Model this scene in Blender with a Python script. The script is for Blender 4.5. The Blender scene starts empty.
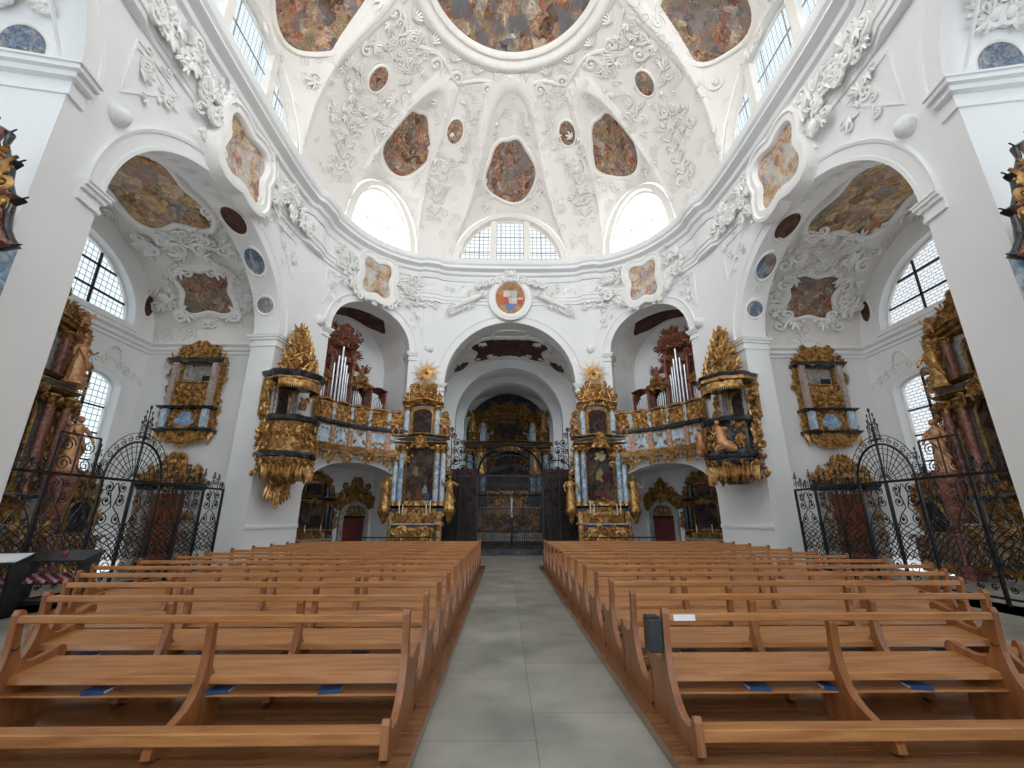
EXPOSURE = 1.0
import bpy, bmesh, math, random
from mathutils import Vector, Matrix
from mathutils.geometry import tessellate_polygon
PI = math.pi
sin, cos = math.sin, math.cos
COL = bpy.context.scene.collection

# ------------------------------------------------------------------ tagging
def tag(o, label=None, cat=None, group=None, kind=None):
    if label: o['label'] = label
    if cat: o['category'] = cat
    if group: o['group'] = group
    if kind: o['kind'] = kind
    return o

def empty(name, loc=(0, 0, 0), rz=0.0, parent=None):
    o = bpy.data.objects.new(name, None)
    COL.objects.link(o)
    o.location = loc
    o.rotation_euler = (0, 0, rz)
    o.empty_display_size = 0.1
    if parent: o.parent = parent
    return o

def copy_tree(o, parent=None):
    c = o.copy()
    COL.objects.link(c)
    c.parent = parent
    for ch in list(o.children):
        copy_tree(ch, c)
    return c

# ------------------------------------------------------------------ mesh builder
# local relief coordinates are (x right, z up, o out of the surface towards the viewer)
def F0(x, z, o):
    return (x, -o, z)

class MB:
    def __init__(s):
        s.v = []; s.f = []; s.uv = None
    def add(s, vs, fs):
        b = len(s.v)
        s.v.extend(vs)
        s.f.extend([tuple(i + b for i in f) for f in fs])
        return b
    def build(s, name, mat, parent=None, smooth=0, kind=None):
        me = bpy.data.meshes.new(name)
        me.from_pydata(s.v, [], s.f)
        me.update()
        if s.uv:
            l = me.uv_layers.new(name='UVMap')
            uvs = s.uv
            for li, lo in enumerate(me.loops):
                l.data[li].uv = uvs[lo.vertex_index]
        if smooth:
            me.polygons.foreach_set('use_smooth', [True] * len(me.polygons))
            if smooth < 180:
                try: me.set_sharp_from_angle(angle=math.radians(smooth))
                except Exception: pass
        me.materials.append(mat)
        o = bpy.data.objects.new(name, me)
        COL.objects.link(o)
        if parent: o.parent = parent
        if kind: o['kind'] = kind
        return o

def box(mb, x0, x1, z0, z1, o0, o1, F=F0):
    P = [(x0, z0, o0), (x1, z0, o0), (x1, z1, o0), (x0, z1, o0), (x0, z0, o1), (x1, z0, o1), (x1, z1, o1), (x0, z1, o1)]
    mb.add([F(*p) for p in P], [(3, 2, 1, 0), (4, 5, 6, 7), (0, 1, 5, 4), (1, 2, 6, 5), (2, 3, 7, 6), (3, 0, 4, 7)])

def bevbox(mb, x0, x1, z0, z1, o0, o1, b=0.01, F=F0):
    # box whose four long front edges are chamfered, swept along x
    pr = [(z0, o0), (z0, o1 - b), (z0 + b, o1), (z1 - b, o1), (z1, o1 - b), (z1, o0)]
    n = len(pr)
    vs = [F(x, z, o) for x in (x0, x1) for z, o in pr]
    fs = [(i, (i + 1) % n, n + (i + 1) % n, n + i) for i in range(n)]
    fs += [tuple(range(n))[::-1], tuple(range(n, 2 * n))]
    mb.add(vs, fs)

def plate(mb, loops, o0, o1, F=F0, uvf=None):
    # loops: outer loop CCW and holes, points (x, z)
    tri = tessellate_polygon([[Vector((p[0], p[1], 0)) for p in l] for l in loops])
    flat = [p for l in loops for p in l]
    n = len(flat)
    base = [F(p[0], p[1], o1) for p in flat] + [F(p[0], p[1], o0) for p in flat]
    fs = []
    for t in tri:
        a, b, c = t
        A, B, Cc = flat[a], flat[b], flat[c]
        cr = (B[0] - A[0]) * (Cc[1] - A[1]) - (B[1] - A[1]) * (Cc[0] - A[0])
        if cr < 0: a, b, c = c, b, a
        fs.append((a, b, c)); fs.append((c + n, b + n, a + n))
    k = 0
    for l in loops:
        m = len(l)
        ar = sum(l[i][0] * l[(i + 1) % m][1] - l[(i + 1) % m][0] * l[i][1] for i in range(m))
        for i in range(m):
            i2 = (i + 1) % m
            q = (k + i, k + i + n, k + i2 + n, k + i2)
            fs.append(q)
        k += m
    b = mb.add(base, fs)
    if uvf is not None:
        if mb.uv is None: mb.uv = [(0, 0)] * b
        mb.uv += [uvf(p) for p in flat] * 2

def panel(mb, outline, o, F=F0, rings=7, bulge=0.0):
    # polar-gridded panel (a painting) with uv over its bounding box, follows F
    xs = [p[0] for p in outline]; zs = [p[1] for p in outline]
    cx, cz = (min(xs) + max(xs)) / 2, (min(zs) + max(zs)) / 2
    w, h = max(max(xs) - min(xs), 1e-3), max(max(zs) - min(zs), 1e-3)
    n = len(outline)
    vs = [F(cx, cz, o + bulge)]; uv = [(0.5 * w, 0.5 * h)]
    for r in range(1, rings + 1):
        t = r / rings
        for p in outline:
            x = cx + (p[0] - cx) * t; z = cz + (p[1] - cz) * t
            vs.append(F(x, z, o + bulge * (1 - t * t)))
            uv.append((x - min(xs), z - min(zs)))
    fs = [(0, 1 + i, 1 + (i + 1) % n) for i in range(n)]
    for r in range(rings - 1):
        a = 1 + r * n; b = a + n
        for i in range(n):
            j = (i + 1) % n
            fs.append((a + i, b + i, b + j, a + j))
    b0 = mb.add(vs, fs)
    if mb.uv is None: mb.uv = [(0, 0)] * b0
    mb.uv += uv

def ringsweep(mb, path, prof, F=F0, closed=True):
    # prof [(d, o)] : d outwards from the loop (right of travel for CCW), o towards the viewer
    n = len(path); m = len(prof)
    vs = []
    for i in range(n):
        if closed:
            a = path[i - 1]; b = path[(i + 1) % n]
        else:
            a = path[max(i - 1, 0)]; b = path[min(i + 1, n - 1)]
        p = path[i]
        e1 = Vector((p[0] - a[0], p[1] - a[1])); e2 = Vector((b[0] - p[0], b[1] - p[1]))
        if e1.length < 1e-6: e1 = e2
        if e2.length < 1e-6: e2 = e1
        e1 = e1.normalized(); e2 = e2.normalized()
        t = e1 + e2
        if t.length < 1e-4: t = e2
        t = t.normalized()
        nx, nz = t[1], -t[0]
        k = 1 / max(0.5, abs(nx * e2[1] - nz * e2[0]))
        for d, o in prof:
            vs.append(F(p[0] + nx * d * k, p[1] + nz * d * k, o))
    fs = []
    for i in range(n if closed else n - 1):
        j = (i + 1) % n
        for q in range(m - 1):
            fs.append((i * m + q, j * m + q, j * m + q + 1, i * m + q + 1))
    if not closed:
        fs.append(tuple(range(m))); fs.append(tuple(range((n - 1) * m, n * m))[::-1])
    mb.add(vs, fs)

def tube(mb, pts, rad, n=6, F=F0, squash=1.0, cap=True):
    N = len(pts)
    P = [Vector(p) for p in pts]
    vs = []
    for i in range(N):
        t = P[min(i + 1, N - 1)] - P[max(i - 1, 0)]
        if t.length < 1e-9: t = Vector((0, 1, 0))
        t.normalize()
        up = Vector((0, 0, 1))
        if abs(t.dot(up)) > 0.95: up = Vector((1, 0, 0))
        a = t.cross(up).normalized(); b = a.cross(t)
        r = rad[i] if isinstance(rad, (list, tuple)) else rad
        for k in range(n):
            an = 2 * PI * (k + 0.5) / n
            q = P[i] + a * (r * cos(an)) + b * (r * squash * sin(an))
            vs.append(F(q[0], q[1], q[2]))
    fs = []
    for i in range(N - 1):
        for k in range(n):
            k2 = (k + 1) % n
            fs.append((i * n + k, i * n + k2, (i + 1) * n + k2, (i + 1) * n + k))
    if cap:
        fs.append(tuple(range(n))[::-1]); fs.append(tuple(range((N - 1) * n, N * n)))
    mb.add(vs, fs)

def ball(mb, x, z, o, rx, rz=None, ro=None, nu=8, nv=6, F=F0, mod=None):
    rz = rx if rz is None else rz; ro = rx if ro is None else ro
    vs = [F(x, z - rz, o)]
    for j in range(1, nv):
        th = PI * j / nv
        for i in range(nu):
            ph = 2 * PI * i / nu
            m = mod(ph, th) if mod else 1
            vs.append(F(x + rx * m * sin(th) * cos(ph), z - rz * cos(th), o + ro * m * sin(th) * sin(ph)))
    vs.append(F(x, z + rz, o))
    fs = [(0, 1 + i, 1 + (i + 1) % nu) for i in range(nu)]
    for j in range(nv - 2):
        for i in range(nu):
            i2 = (i + 1) % nu
            fs.append((1 + j * nu + i, 1 + (j + 1) * nu + i, 1 + (j + 1) * nu + i2, 1 + j * nu + i2))
    e = len(vs) - 1; b = 1 + (nv - 2) * nu
    fs += [(e, b + (i + 1) % nu, b + i) for i in range(nu)]
    mb.add(vs, fs)

def lathe(mb, cx, co, prof, n=16, F=F0, a0=0.0, a1=2 * PI, mod=None, sx=1.0, so=1.0):
    full = abs(a1 - a0 - 2 * PI) < 1e-6
    k = n if full else n + 1
    vs = []
    for r, z in prof:
        for i in range(k):
            a = a0 + (a1 - a0) * i / n
            rr = r * (mod(a, z) if mod else 1)
            vs.append(F(cx + rr * cos(a) * sx, z, co + rr * sin(a) * so))
    fs = []
    for j in range(len(prof) - 1):
        for i in range(n):
            i2 = (i + 1) % k
            fs.append((j * k + i, (j + 1) * k + i, (j + 1) * k + i2, j * k + i2))
    if full:
        fs.append(tuple(range(k))); fs.append(tuple(range((len(prof) - 1) * k, len(prof) * k))[::-1])
    mb.add(vs, fs)

# ------------------------------------------------------------------ outlines
def ell(cx, cz, rx, rz, n=40, a0=0.0):
    return [(cx + rx * cos(a0 + 2 * PI * i / n), cz + rz * sin(a0 + 2 * PI * i / n)) for i in range(n)]

def archloop(x0, x1, z0, zs, n=24, rise=None):
    r = (x1 - x0) / 2; c = (x0 + x1) / 2
    rise = r if rise is None else rise
    return [(x0, z0), (x1, z0)] + [(c + r * cos(PI * i / n), zs + rise * sin(PI * i / n)) for i in range(n + 1)]

def rectloop(x0, x1, z0, z1):
    return [(x0, z0), (x1, z0), (x1, z1), (x0, z1)]

def cartouche(cx, cz, rx, rz, n=56, style=0, rot=0.0):
    out = []
    for i in range(n):
        a = 2 * PI * i / n
        if style == 0:      # four-lobed with nicked shoulders
            m = 0.90 + 0.10 * cos(4 * a + PI / 4 * 0) - 0.05 * cos(8 * a)
            p = 2.6
        elif style == 1:    # pear: narrow top
            m = 1.0 - 0.16 * sin(a) + 0.05 * cos(5 * a + 0.6)
            p = 2.2
        elif style == 2:    # shield with concave sides
            m = 1.0 + 0.13 * cos(4 * a + PI)
            p = 3.2
        else:
            m = 0.95 + 0.05 * cos(6 * a); p = 2.3
        c, s_ = cos(a), sin(a)
        q = (abs(c) ** p + abs(s_) ** p) ** (-1 / p)
        x = rx * q * c * m; z = rz * q * s_ * m
        if style == 1: x *= 1.0 - 0.22 * (z / rz)
        out.append((cx + x * cos(rot) - z * sin(rot), cz + x * sin(rot) + z * cos(rot)))
    return out

# ------------------------------------------------------------------ ornament
def scroll(mb, x, z, size, ang, turns=1.1, thick=0.12, flip=1, o=0.0, F=F0, n=5, depth=0.8, tail=1.2, seg=16):
    # S tail that winds into a spiral volute
    pts = []; rad = []
    r0 = size * 0.5
    for i in range(seg + 1):
        t = i / seg
        a = t * turns * 2 * PI
        r = r0 * (1 - 0.82 * t)
        px = r0 - r * cos(a); pz = r * sin(a)
        pts.append((px, pz))
    ta = []
    for i in range(1, 6):
        t = i / 5
        ta.append((-(0.35 * t * t) * size * tail * 0.6, -size * tail * 0.5 * t))
    pts = ta[::-1] + pts
    m = len(pts)
    out = []
    ca, sa = cos(ang), sin(ang)
    for i, (px, pz) in enumerate(pts):
        px *= flip
        t = i / (m - 1)
        out.append((x + px * ca - pz * sa, z + px * sa + pz * ca, o + size * thick * depth * (0.4 + 0.6 * t)))
        rad.append(size * thick * (0.35 + 0.65 * sin(PI * min(1, 0.12 + 0.8 * t))))
    tube(mb, out, rad, n, F, squash=depth)
    e = out[-1]
    ball(mb, e[0], e[1], e[2], size * thick * 0.95, nu=6, nv=4, F=F)

def leaf(mb, x, z, length, ang, width=0.3, curl=0.3, o=0.0, lift=0.25, F=F0):
    w = length * width
    ca, sa = cos(ang), sin(ang)
    rows = 5
    vs = []
    for i in range(rows + 1):
        t = i / rows
        ww = w * (sin(PI * (0.12 + 0.88 * t)) ** 0.8) * (1.0 if i % 2 == 0 else 0.72)
        if i == rows: ww = 0.0
        b = curl * length * t * t
        y = length * t
        h = o + lift * length * sin(PI * 0.5 * t * 1.3)
        for k, off in ((-1, -0.10), (0, 0.16), (1, -0.10)):
            px = b + k * ww * 0.5; pz = y
            vs.append(F(x + px * ca - pz * sa, z + px * sa + pz * ca, h + off * w + (0.0 if k else 0.05 * length)))
    fs = []
    for i in range(rows):
        a = i * 3
        fs += [(a, a + 1, a + 4, a + 3), (a + 1, a + 2, a + 5, a + 4)]
    mb.add(vs, fs)

def acanthus(mb, x, z, size, ang, o=0.0, F=F0, k=5, spread=1.1):
    for i in range(k):
        t = (i - (k - 1) / 2) / max(1, (k - 1) / 2)
        leaf(mb, x, z, size * (1 - 0.3 * abs(t)), ang - t * spread, 0.36, -0.25 * t, o, 0.22, F)

def rocaille(mb, inside, x0, x1, z0, z1, n, size, seed, F=F0, o=0.0, sym=True, cx=0.0, depth=1.0, leaves=1.0, nseg=5):
    # scatter scrolls and leaves over the region for which inside(x, z) is true; mirrored about cx
    R = random.Random(seed)
    c = 0; tries = 0
    while c < n and tries < n * 40:
        tries += 1
        x = R.uniform(x0, x1); z = R.uniform(z0, z1)
        if not inside(x, z): continue
        s = size * R.uniform(0.6, 1.25)
        a = R.uniform(-PI, PI)
        fl = R.choice((-1, 1))
        oo = o + R.uniform(0, 0.25) * size * depth
        kind = R.random()
        sides = [1, -1] if sym else [1]
        for sd in sides:
            X = x if sd == 1 else 2 * cx - x
            A = a if sd == 1 else -a
            if kind < 0.42:
                scroll(mb, X, z, s, A, 1.15, 0.15, fl * sd, oo, F, nseg, depth, seg=12)
            elif kind < 0.42 + 0.42 * leaves:
                acanthus(mb, X, z, s * 0.95, A, oo + 0.05 * size, F, 4)
            else:
                ball(mb, X, z, oo + s * 0.1, s * 0.22, s * 0.30, s * 0.2 * depth, 6, 4, F)
        c += 1

def scallop(loop, amp, k):
    # wavy, leaf-tipped version of a closed loop
    n = len(loop)
    cx = sum(p[0] for p in loop) / n; cz = sum(p[1] for p in loop) / n
    out = []
    for i, p in enumerate(loop):
        for q in range(4):
            t = q / 4
            p2 = loop[(i + 1) % n]
            x = p[0] + (p2[0] - p[0]) * t; z = p[1] + (p2[1] - p[1]) * t
            d = math.hypot(x - cx, z - cz) or 1
            w = amp * abs(sin(k * PI * (i + t) / n))
            out.append((x + (x - cx) / d * w, z + (z - cz) / d * w))
    return out

def figure(mb, x, z, h, o=0.0, seed=0, F=F0, wings=False, robe=True, lean=0.0, arms=None):
    # small carved figure: robe with folds, torso, head, hair, arms
    R = random.Random(seed)
    H = h
    ph = R.uniform(0, 6)
    def G(a, b, c):
        return F(x + a + lean * (b / H) ** 2 * H, z + b, o + c)
    def fold(a, zz): return 1 + 0.13 * sin(7 * a + ph + 4 * zz / H) * max(0, 1 - zz / (0.62 * H))
    lathe(mb, 0, 0, [(0.02 * H, 0), (0.17 * H, 0.0), (0.155 * H, 0.05 * H), (0.14 * H, 0.2 * H), (0.135 * H, 0.35 * H), (0.125 * H, 0.48 * H), (0.10 * H, 0.58 * H),
                     (0.115 * H, 0.68 * H), (0.125 * H, 0.78 * H), (0.09 * H, 0.83 * H), (0.038 * H, 0.855 * H), (0.036 * H, 0.88 * H)], 14, G, mod=fold, so=0.75)
    ball(mb, 0, 0.935 * H, 0.01 * H, 0.055 * H, 0.068 * H, 0.06 * H, 8, 7, G)
    ball(mb, 0, 0.955 * H, -0.015 * H, 0.062 * H, 0.058 * H, 0.058 * H, 8, 6, G)
    ball(mb, 0, 0.925 * H, 0.07 * H, 0.012 * H, 0.016 * H, 0.014 * H, 5, 4, G)
    if arms is None:
        arms = ((R.uniform(0.1, 0.28), R.uniform(0.45, 0.95)), (R.uniform(0.1, 0.28), R.uniform(0.45, 0.8)))
    for sd, (ax, az) in zip((-1, 1), arms):
        sh = (sd * 0.115 * H, 0.79 * H, 0)
        hd = (sd * ax * H, az * H, 0.12 * H)
        el = (sd * (0.16 * H + ax * 0.25 * H), (0.62 * H + az * H * 0.1), 0.05 * H)
        tube(mb, [sh, el, hd], [0.045 * H, 0.036 * H, 0.022 * H], 6, G)
        ball(mb, hd[0], hd[1], hd[2], 0.028 * H, nu=6, nv=4, F=G)
    tube(mb, [(-0.12 * H, 0.72 * H, 0.06 * H), (0, 0.56 * H, 0.11 * H), (0.13 * H, 0.38 * H, 0.08 * H), (0.17 * H, 0.2 * H, 0.0)], [0.03 * H, 0.05 * H, 0.045 * H, 0.02 * H], 5, G)
    if wings:
        for sd in (-1, 1):
            for k in range(5):
                leaf(mb, x + sd * 0.06 * H, z + 0.72 * H, H * (0.5 - 0.05 * k), -sd * (0.5 + 0.28 * k), 0.22, 0.0, o - 0.08 * H, -0.05, F)
def putto(mb, x, z, h, o=0.0, seed=0, F=F0, wings=True):
    R = random.Random(seed)
    s = h
    ball(mb, x, z + 0.42 * s, o, 0.15 * s, 0.2 * s, 0.13 * s, 8, 6, F)
    ball(mb, x, z + 0.75 * s, o + 0.02 * s, 0.11 * s, 0.13 * s, 0.11 * s, 8, 6, F)
    for sd in (-1, 1):
        a = R.uniform(0.3, 1.0)
        tube(mb, [(x + sd * 0.12 * s, z + 0.55 * s, o), (x + sd * 0.27 * s, z + (0.45 + 0.2 * a) * s, o + 0.08 * s), (x + sd * 0.36 * s, z + (0.4 + 0.5 * a) * s, o + 0.1 * s)],
             [0.06 * s, 0.05 * s, 0.035 * s], 6, F)
        b = R.uniform(0.0, 0.15)
        tube(mb, [(x + sd * 0.08 * s, z + 0.3 * s, o), (x + sd * 0.2 * s, z + (0.14 + b) * s, o + 0.12 * s), (x + sd * 0.16 * s, z - (0.1 - b) * s, o + 0.05 * s)],
             [0.08 * s, 0.065 * s, 0.035 * s], 6, F)
        if wings:
            for k in range(3):
                leaf(mb, x + sd * 0.07 * s, z + 0.55 * s, s * (0.42 - 0.05 * k), -sd * (0.7 + 0.35 * k), 0.3, 0, o - 0.1 * s, -0.05, F)

# ------------------------------------------------------------------ materials
def _mat(name):
    m = bpy.data.materials.new(name); m.use_nodes = True
    nt = m.node_tree; nt.nodes.clear()
    out = nt.nodes.new('ShaderNodeOutputMaterial')
    b = nt.nodes.new('ShaderNodeBsdfPrincipled')
    nt.links.new(b.outputs[0], out.inputs[0])
    return m, nt, b

def _coords(nt, kind='Object', scale=1.0):
    t = nt.nodes.new('ShaderNodeTexCoord')
    mp = nt.nodes.new('ShaderNodeMapping')
    sc = scale if isinstance(scale, tuple) else (scale,) * 3
    mp.inputs['Scale'].default_value = sc
    nt.links.new(t.outputs[kind], mp.inputs[0])
    return mp

def _ramp(nt, cols, mode='LINEAR'):
    r = nt.nodes.new('ShaderNodeValToRGB')
    r.color_ramp.interpolation = mode
    el = r.color_ramp.elements
    while len(el) < len(cols): el.new(0.5)
    for e, (p, c) in zip(el, cols):
        e.position = p; e.color = (*c, 1)
    return r

def mat_noise(name, cols, scale=6.0, rough=0.6, metal=0.0, bump=0.0, bscale=None, detail=6, spec=0.5, coord='Object', dist=0.6, coat=0.0):
    m, nt, b = _mat(name)
    mp = _coords(nt, coord, scale)
    n = nt.nodes.new('ShaderNodeTexNoise'); n.inputs['Scale'].default_value = 1.0
    n.inputs['Detail'].default_value = detail; n.inputs['Distortion'].default_value = dist
    nt.links.new(mp.outputs[0], n.inputs['Vector'])
    r = _ramp(nt, cols)
    nt.links.new(n.outputs['Fac'], r.inputs[0])
    nt.links.new(r.outputs[0], b.inputs['Base Color'])
    b.inputs['Roughness'].default_value = rough; b.inputs['Metallic'].default_value = metal
    b.inputs['Specular IOR Level'].default_value = spec
    if coat: b.inputs['Coat Weight'].default_value = coat
    if bump:
        mp2 = _coords(nt, coord, bscale or scale * 3)
        n2 = nt.nodes.new('ShaderNodeTexNoise'); n2.inputs['Scale'].default_value = 1.0; n2.inputs['Detail'].default_value = 4
        nt.links.new(mp2.outputs[0], n2.inputs['Vector'])
        bp = nt.nodes.new('ShaderNodeBump'); bp.inputs['Strength'].default_value = bump; bp.inputs['Distance'].default_value = 0.03
        nt.links.new(n2.outputs['Fac'], bp.inputs['Height'])
        nt.links.new(bp.outputs[0], b.inputs['Normal'])
    return m

def mat_stucco(name, c1, c2, strength=0.35, scale=2.2):
    # white plaster; fine carved arabesque relief comes from a bump map
    m, nt, b = _mat(name)
    mp = _coords(nt, 'Object', 0.35)
    n = nt.nodes.new('ShaderNodeTexNoise'); n.inputs['Scale'].default_value = 1.0; n.inputs['Detail'].default_value = 5
    nt.links.new(mp.outputs[0], n.inputs['Vector'])
    r = _ramp(nt, [(0.3, c1), (0.7, c2)])
    nt.links.new(n.outputs['Fac'], r.inputs[0]); nt.links.new(r.outputs[0], b.inputs['Base Color'])
    b.inputs['Roughness'].default_value = 0.75; b.inputs['Specular IOR Level'].default_value = 0.25
    if strength:
        mp2 = _coords(nt, 'Object', scale)
        d = nt.nodes.new('ShaderNodeTexNoise'); d.inputs['Scale'].default_value = 0.9; d.inputs['Detail'].default_value = 1.5
        nt.links.new(mp2.outputs[0], d.inputs['Vector'])
        mx = nt.nodes.new('ShaderNodeVectorMath'); mx.operation = 'MULTIPLY_ADD'
        mx.inputs[1].default_value = (0.9, 0.9, 0.9)
        nt.links.new(d.outputs['Color'], mx.inputs[0]); nt.links.new(mp2.outputs[0], mx.inputs[2])
        w = nt.nodes.new('ShaderNodeTexVoronoi'); w.feature = 'F1'; w.inputs['Scale'].default_value = 1.25; w.inputs['Randomness'].default_value = 0.75
        nt.links.new(mx.outputs[0], w.inputs['Vector'])
        r2 = _ramp(nt, [(0.0, (1, 1, 1)), (0.07, (0.8, 0.8, 0.8)), (0.11, (0, 0, 0)), (0.20, (0, 0, 0)), (0.235, (.9, .9, .9)), (0.27, (0, 0, 0)), (0.37, (0, 0, 0)), (0.405, (.8, .8, .8)), (0.44, (0, 0, 0))])
        nt.links.new(w.outputs['Distance'], r2.inputs[0])
        msk = nt.nodes.new('ShaderNodeTexNoise'); msk.inputs['Scale'].default_value = 0.5
        nt.links.new(mp2.outputs[0], msk.inputs['Vector'])
        r3 = _ramp(nt, [(0.44, (0, 0, 0)), (0.54, (1, 1, 1))])
        nt.links.new(msk.outputs['Fac'], r3.inputs[0])
        mu = nt.nodes.new('ShaderNodeMath'); mu.operation = 'MULTIPLY'
        nt.links.new(r2.outputs[0], mu.inputs[0]); nt.links.new(r3.outputs[0], mu.inputs[1])
        bp = nt.nodes.new('ShaderNodeBump'); bp.inputs['Strength'].default_value = min(1.0, strength * 1.7); bp.inputs['Distance'].default_value = 0.09
        nt.links.new(mu.outputs[0], bp.inputs['Height']); nt.links.new(bp.outputs[0], b.inputs['Normal'])
    return m

PAL = {
 'warm': [(0.10, 0.05, 0.03), (0.34, 0.17, 0.09), (0.56, 0.38, 0.25), (0.22, 0.08, 0.05), (0.15, 0.18, 0.24), (0.66, 0.56, 0.44), (0.16, 0.12, 0.07), (0.44, 0.12, 0.07), (0.30, 0.24, 0.13)],
 'sky':  [(0.30, 0.16, 0.09), (0.62, 0.36, 0.22), (0.72, 0.56, 0.42), (0.26, 0.33, 0.42), (0.40, 0.47, 0.52), (0.55, 0.17, 0.09), (0.74, 0.66, 0.54), (0.28, 0.30, 0.20), (0.56, 0.40, 0.18)],
 'dark': [(0.010, 0.009, 0.009), (0.025, 0.018, 0.013), (0.05, 0.022, 0.015), (0.018, 0.020, 0.028), (0.09, 0.055, 0.035), (0.012, 0.012, 0.014), (0.07, 0.016, 0.012), (0.025, 0.03, 0.04), (0.12, 0.08, 0.055)],
 'gold': [(0.20, 0.11, 0.04), (0.52, 0.32, 0.12), (0.66, 0.46, 0.22), (0.38, 0.22, 0.10), (0.30, 0.36, 0.42), (0.58, 0.24, 0.12), (0.16, 0.26, 0.18), (0.46, 0.30, 0.12), (0.72, 0.58, 0.38)],
 'umber': [(0.06, 0.025, 0.02), (0.10, 0.045, 0.03), (0.14, 0.06, 0.04), (0.05, 0.03, 0.03), (0.18, 0.09, 0.06), (0.07, 0.03, 0.025), (0.09, 0.05, 0.05), (0.11, 0.04, 0.025), (0.04, 0.02, 0.02)],
 'blue': [(0.13, 0.20, 0.30), (0.20, 0.28, 0.38), (0.16, 0.22, 0.30), (0.42, 0.50, 0.56), (0.35, 0.22, 0.14), (0.14, 0.20, 0.30), (0.55, 0.42, 0.30), (0.20, 0.26, 0.34), (0.12, 0.17, 0.26)],
}
def mat_fresco(name, pal='warm', seed=0.0, scale=1.0, sky=0.0, gloss=0.6):
    # painted figures: warped cells with painted tones; lighter painted sky towards the top of the picture
    m, nt, b = _mat(name)
    t = nt.nodes.new('ShaderNodeUVMap')
    mp = nt.nodes.new('ShaderNodeMapping'); mp.inputs['Location'].default_value = (seed * 3.7, seed * 1.9, seed)
    mp.inputs['Scale'].default_value = (scale, scale * 0.8, 1)
    nt.links.new(t.outputs[0], mp.inputs[0])
    n = nt.nodes.new('ShaderNodeTexNoise'); n.inputs['Scale'].default_value = 2.3; n.inputs['Detail'].default_value = 3
    nt.links.new(mp.outputs[0], n.inputs['Vector'])
    ma = nt.nodes.new('ShaderNodeVectorMath'); ma.operation = 'MULTIPLY_ADD'; ma.inputs[1].default_value = (0.75, 0.75, 0.75)
    nt.links.new(n.outputs['Color'], ma.inputs[0]); nt.links.new(mp.outputs[0], ma.inputs[2])
    v = nt.nodes.new('ShaderNodeTexVoronoi'); v.inputs['Scale'].default_value = 2.6; v.feature = 'SMOOTH_F1'; v.inputs['Smoothness'].default_value = 0.25
    nt.links.new(ma.outputs[0], v.inputs['Vector'])
    sx = nt.nodes.new('ShaderNodeSeparateColor'); nt.links.new(v.outputs['Color'], sx.inputs[0])
    P = PAL[pal]
    r = _ramp(nt, [(0.1 + 0.8 * i / len(P), c) for i, c in enumerate(P)], 'LINEAR')
    nt.links.new(sx.outputs[0], r.inputs[0])
    v2 = nt.nodes.new('ShaderNodeTexVoronoi'); v2.inputs['Scale'].default_value = 6.5; v2.feature = 'SMOOTH_F1'; v2.inputs['Smoothness'].default_value = 0.3
    nt.links.new(ma.outputs[0], v2.inputs['Vector'])
    s2 = nt.nodes.new('ShaderNodeSeparateColor'); nt.links.new(v2.outputs['Color'], s2.inputs[0])
    r2 = _ramp(nt, [(0.15 + 0.75 * i / len(P), c) for i, c in enumerate(P[::-1])], 'LINEAR')
    nt.links.new(s2.outputs[1], r2.inputs[0])
    mx = nt.nodes.new('ShaderNodeMix'); mx.data_type = 'RGBA'
    th = nt.nodes.new('ShaderNodeMath'); th.operation = 'MULTIPLY'; th.inputs[1].default_value = 1.3; th.use_clamp = True
    nt.links.new(s2.outputs[2], th.inputs[0])
    m2 = nt.nodes.new('ShaderNodeMath'); m2.operation = 'MULTIPLY'; m2.inputs[1].default_value = 0.6
    nt.links.new(th.outputs[0], m2.inputs[0])
    nt.links.new(m2.outputs[0], mx.inputs[0]); nt.links.new(r.outputs[0], mx.inputs[6]); nt.links.new(r2.outputs[0], mx.inputs[7])
    # soft painterly modulation
    n3 = nt.nodes.new('ShaderNodeTexNoise'); n3.inputs['Scale'].default_value = 7; n3.inputs['Detail'].default_value = 5; n3.inputs['Distortion'].default_value = 1.5
    nt.links.new(mp.outputs[0], n3.inputs['Vector'])
    r3 = _ramp(nt, [(0.3, (0.55, 0.52, 0.5)), (0.68, (1.3, 1.25, 1.2))])
    nt.links.new(n3.outputs['Fac'], r3.inputs[0])
    mm = nt.nodes.new('ShaderNodeMix'); mm.data_type = 'RGBA'; mm.blend_type = 'MULTIPLY'; mm.inputs[0].default_value = 1.0
    nt.links.new(mx.outputs[2], mm.inputs[6]); nt.links.new(r3.outputs[0], mm.inputs[7])
    last = mm.outputs[2]
    if sky:
        n4 = nt.nodes.new('ShaderNodeTexNoise'); n4.inputs['Scale'].default_value = 1.1; n4.inputs['Detail'].default_value = 2
        nt.links.new(mp.outputs[0], n4.inputs['Vector'])
        r4 = _ramp(nt, [(0.5, (0, 0, 0)), (0.6, (sky, sky, sky))])
        nt.links.new(n4.outputs['Fac'], r4.inputs[0])
        n5 = _ramp(nt, [(0.3, P[4]), (0.7, P[5] if pal == 'gold' else P[6])])
        nt.links.new(n3.outputs['Fac'], n5.inputs[0])
        m5 = nt.nodes.new('ShaderNodeMix'); m5.data_type = 'RGBA'
        nt.links.new(r4.outputs[0], m5.inputs[0]); nt.links.new(last, m5.inputs[6]); nt.links.new(n5.outputs[0], m5.inputs[7])
        last = m5.outputs[2]
    nt.links.new(last, b.inputs['Base Color'])
    b.inputs['Roughness'].default_value = gloss
    b.inputs['Specular IOR Level'].default_value = 0.2
    return m

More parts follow.
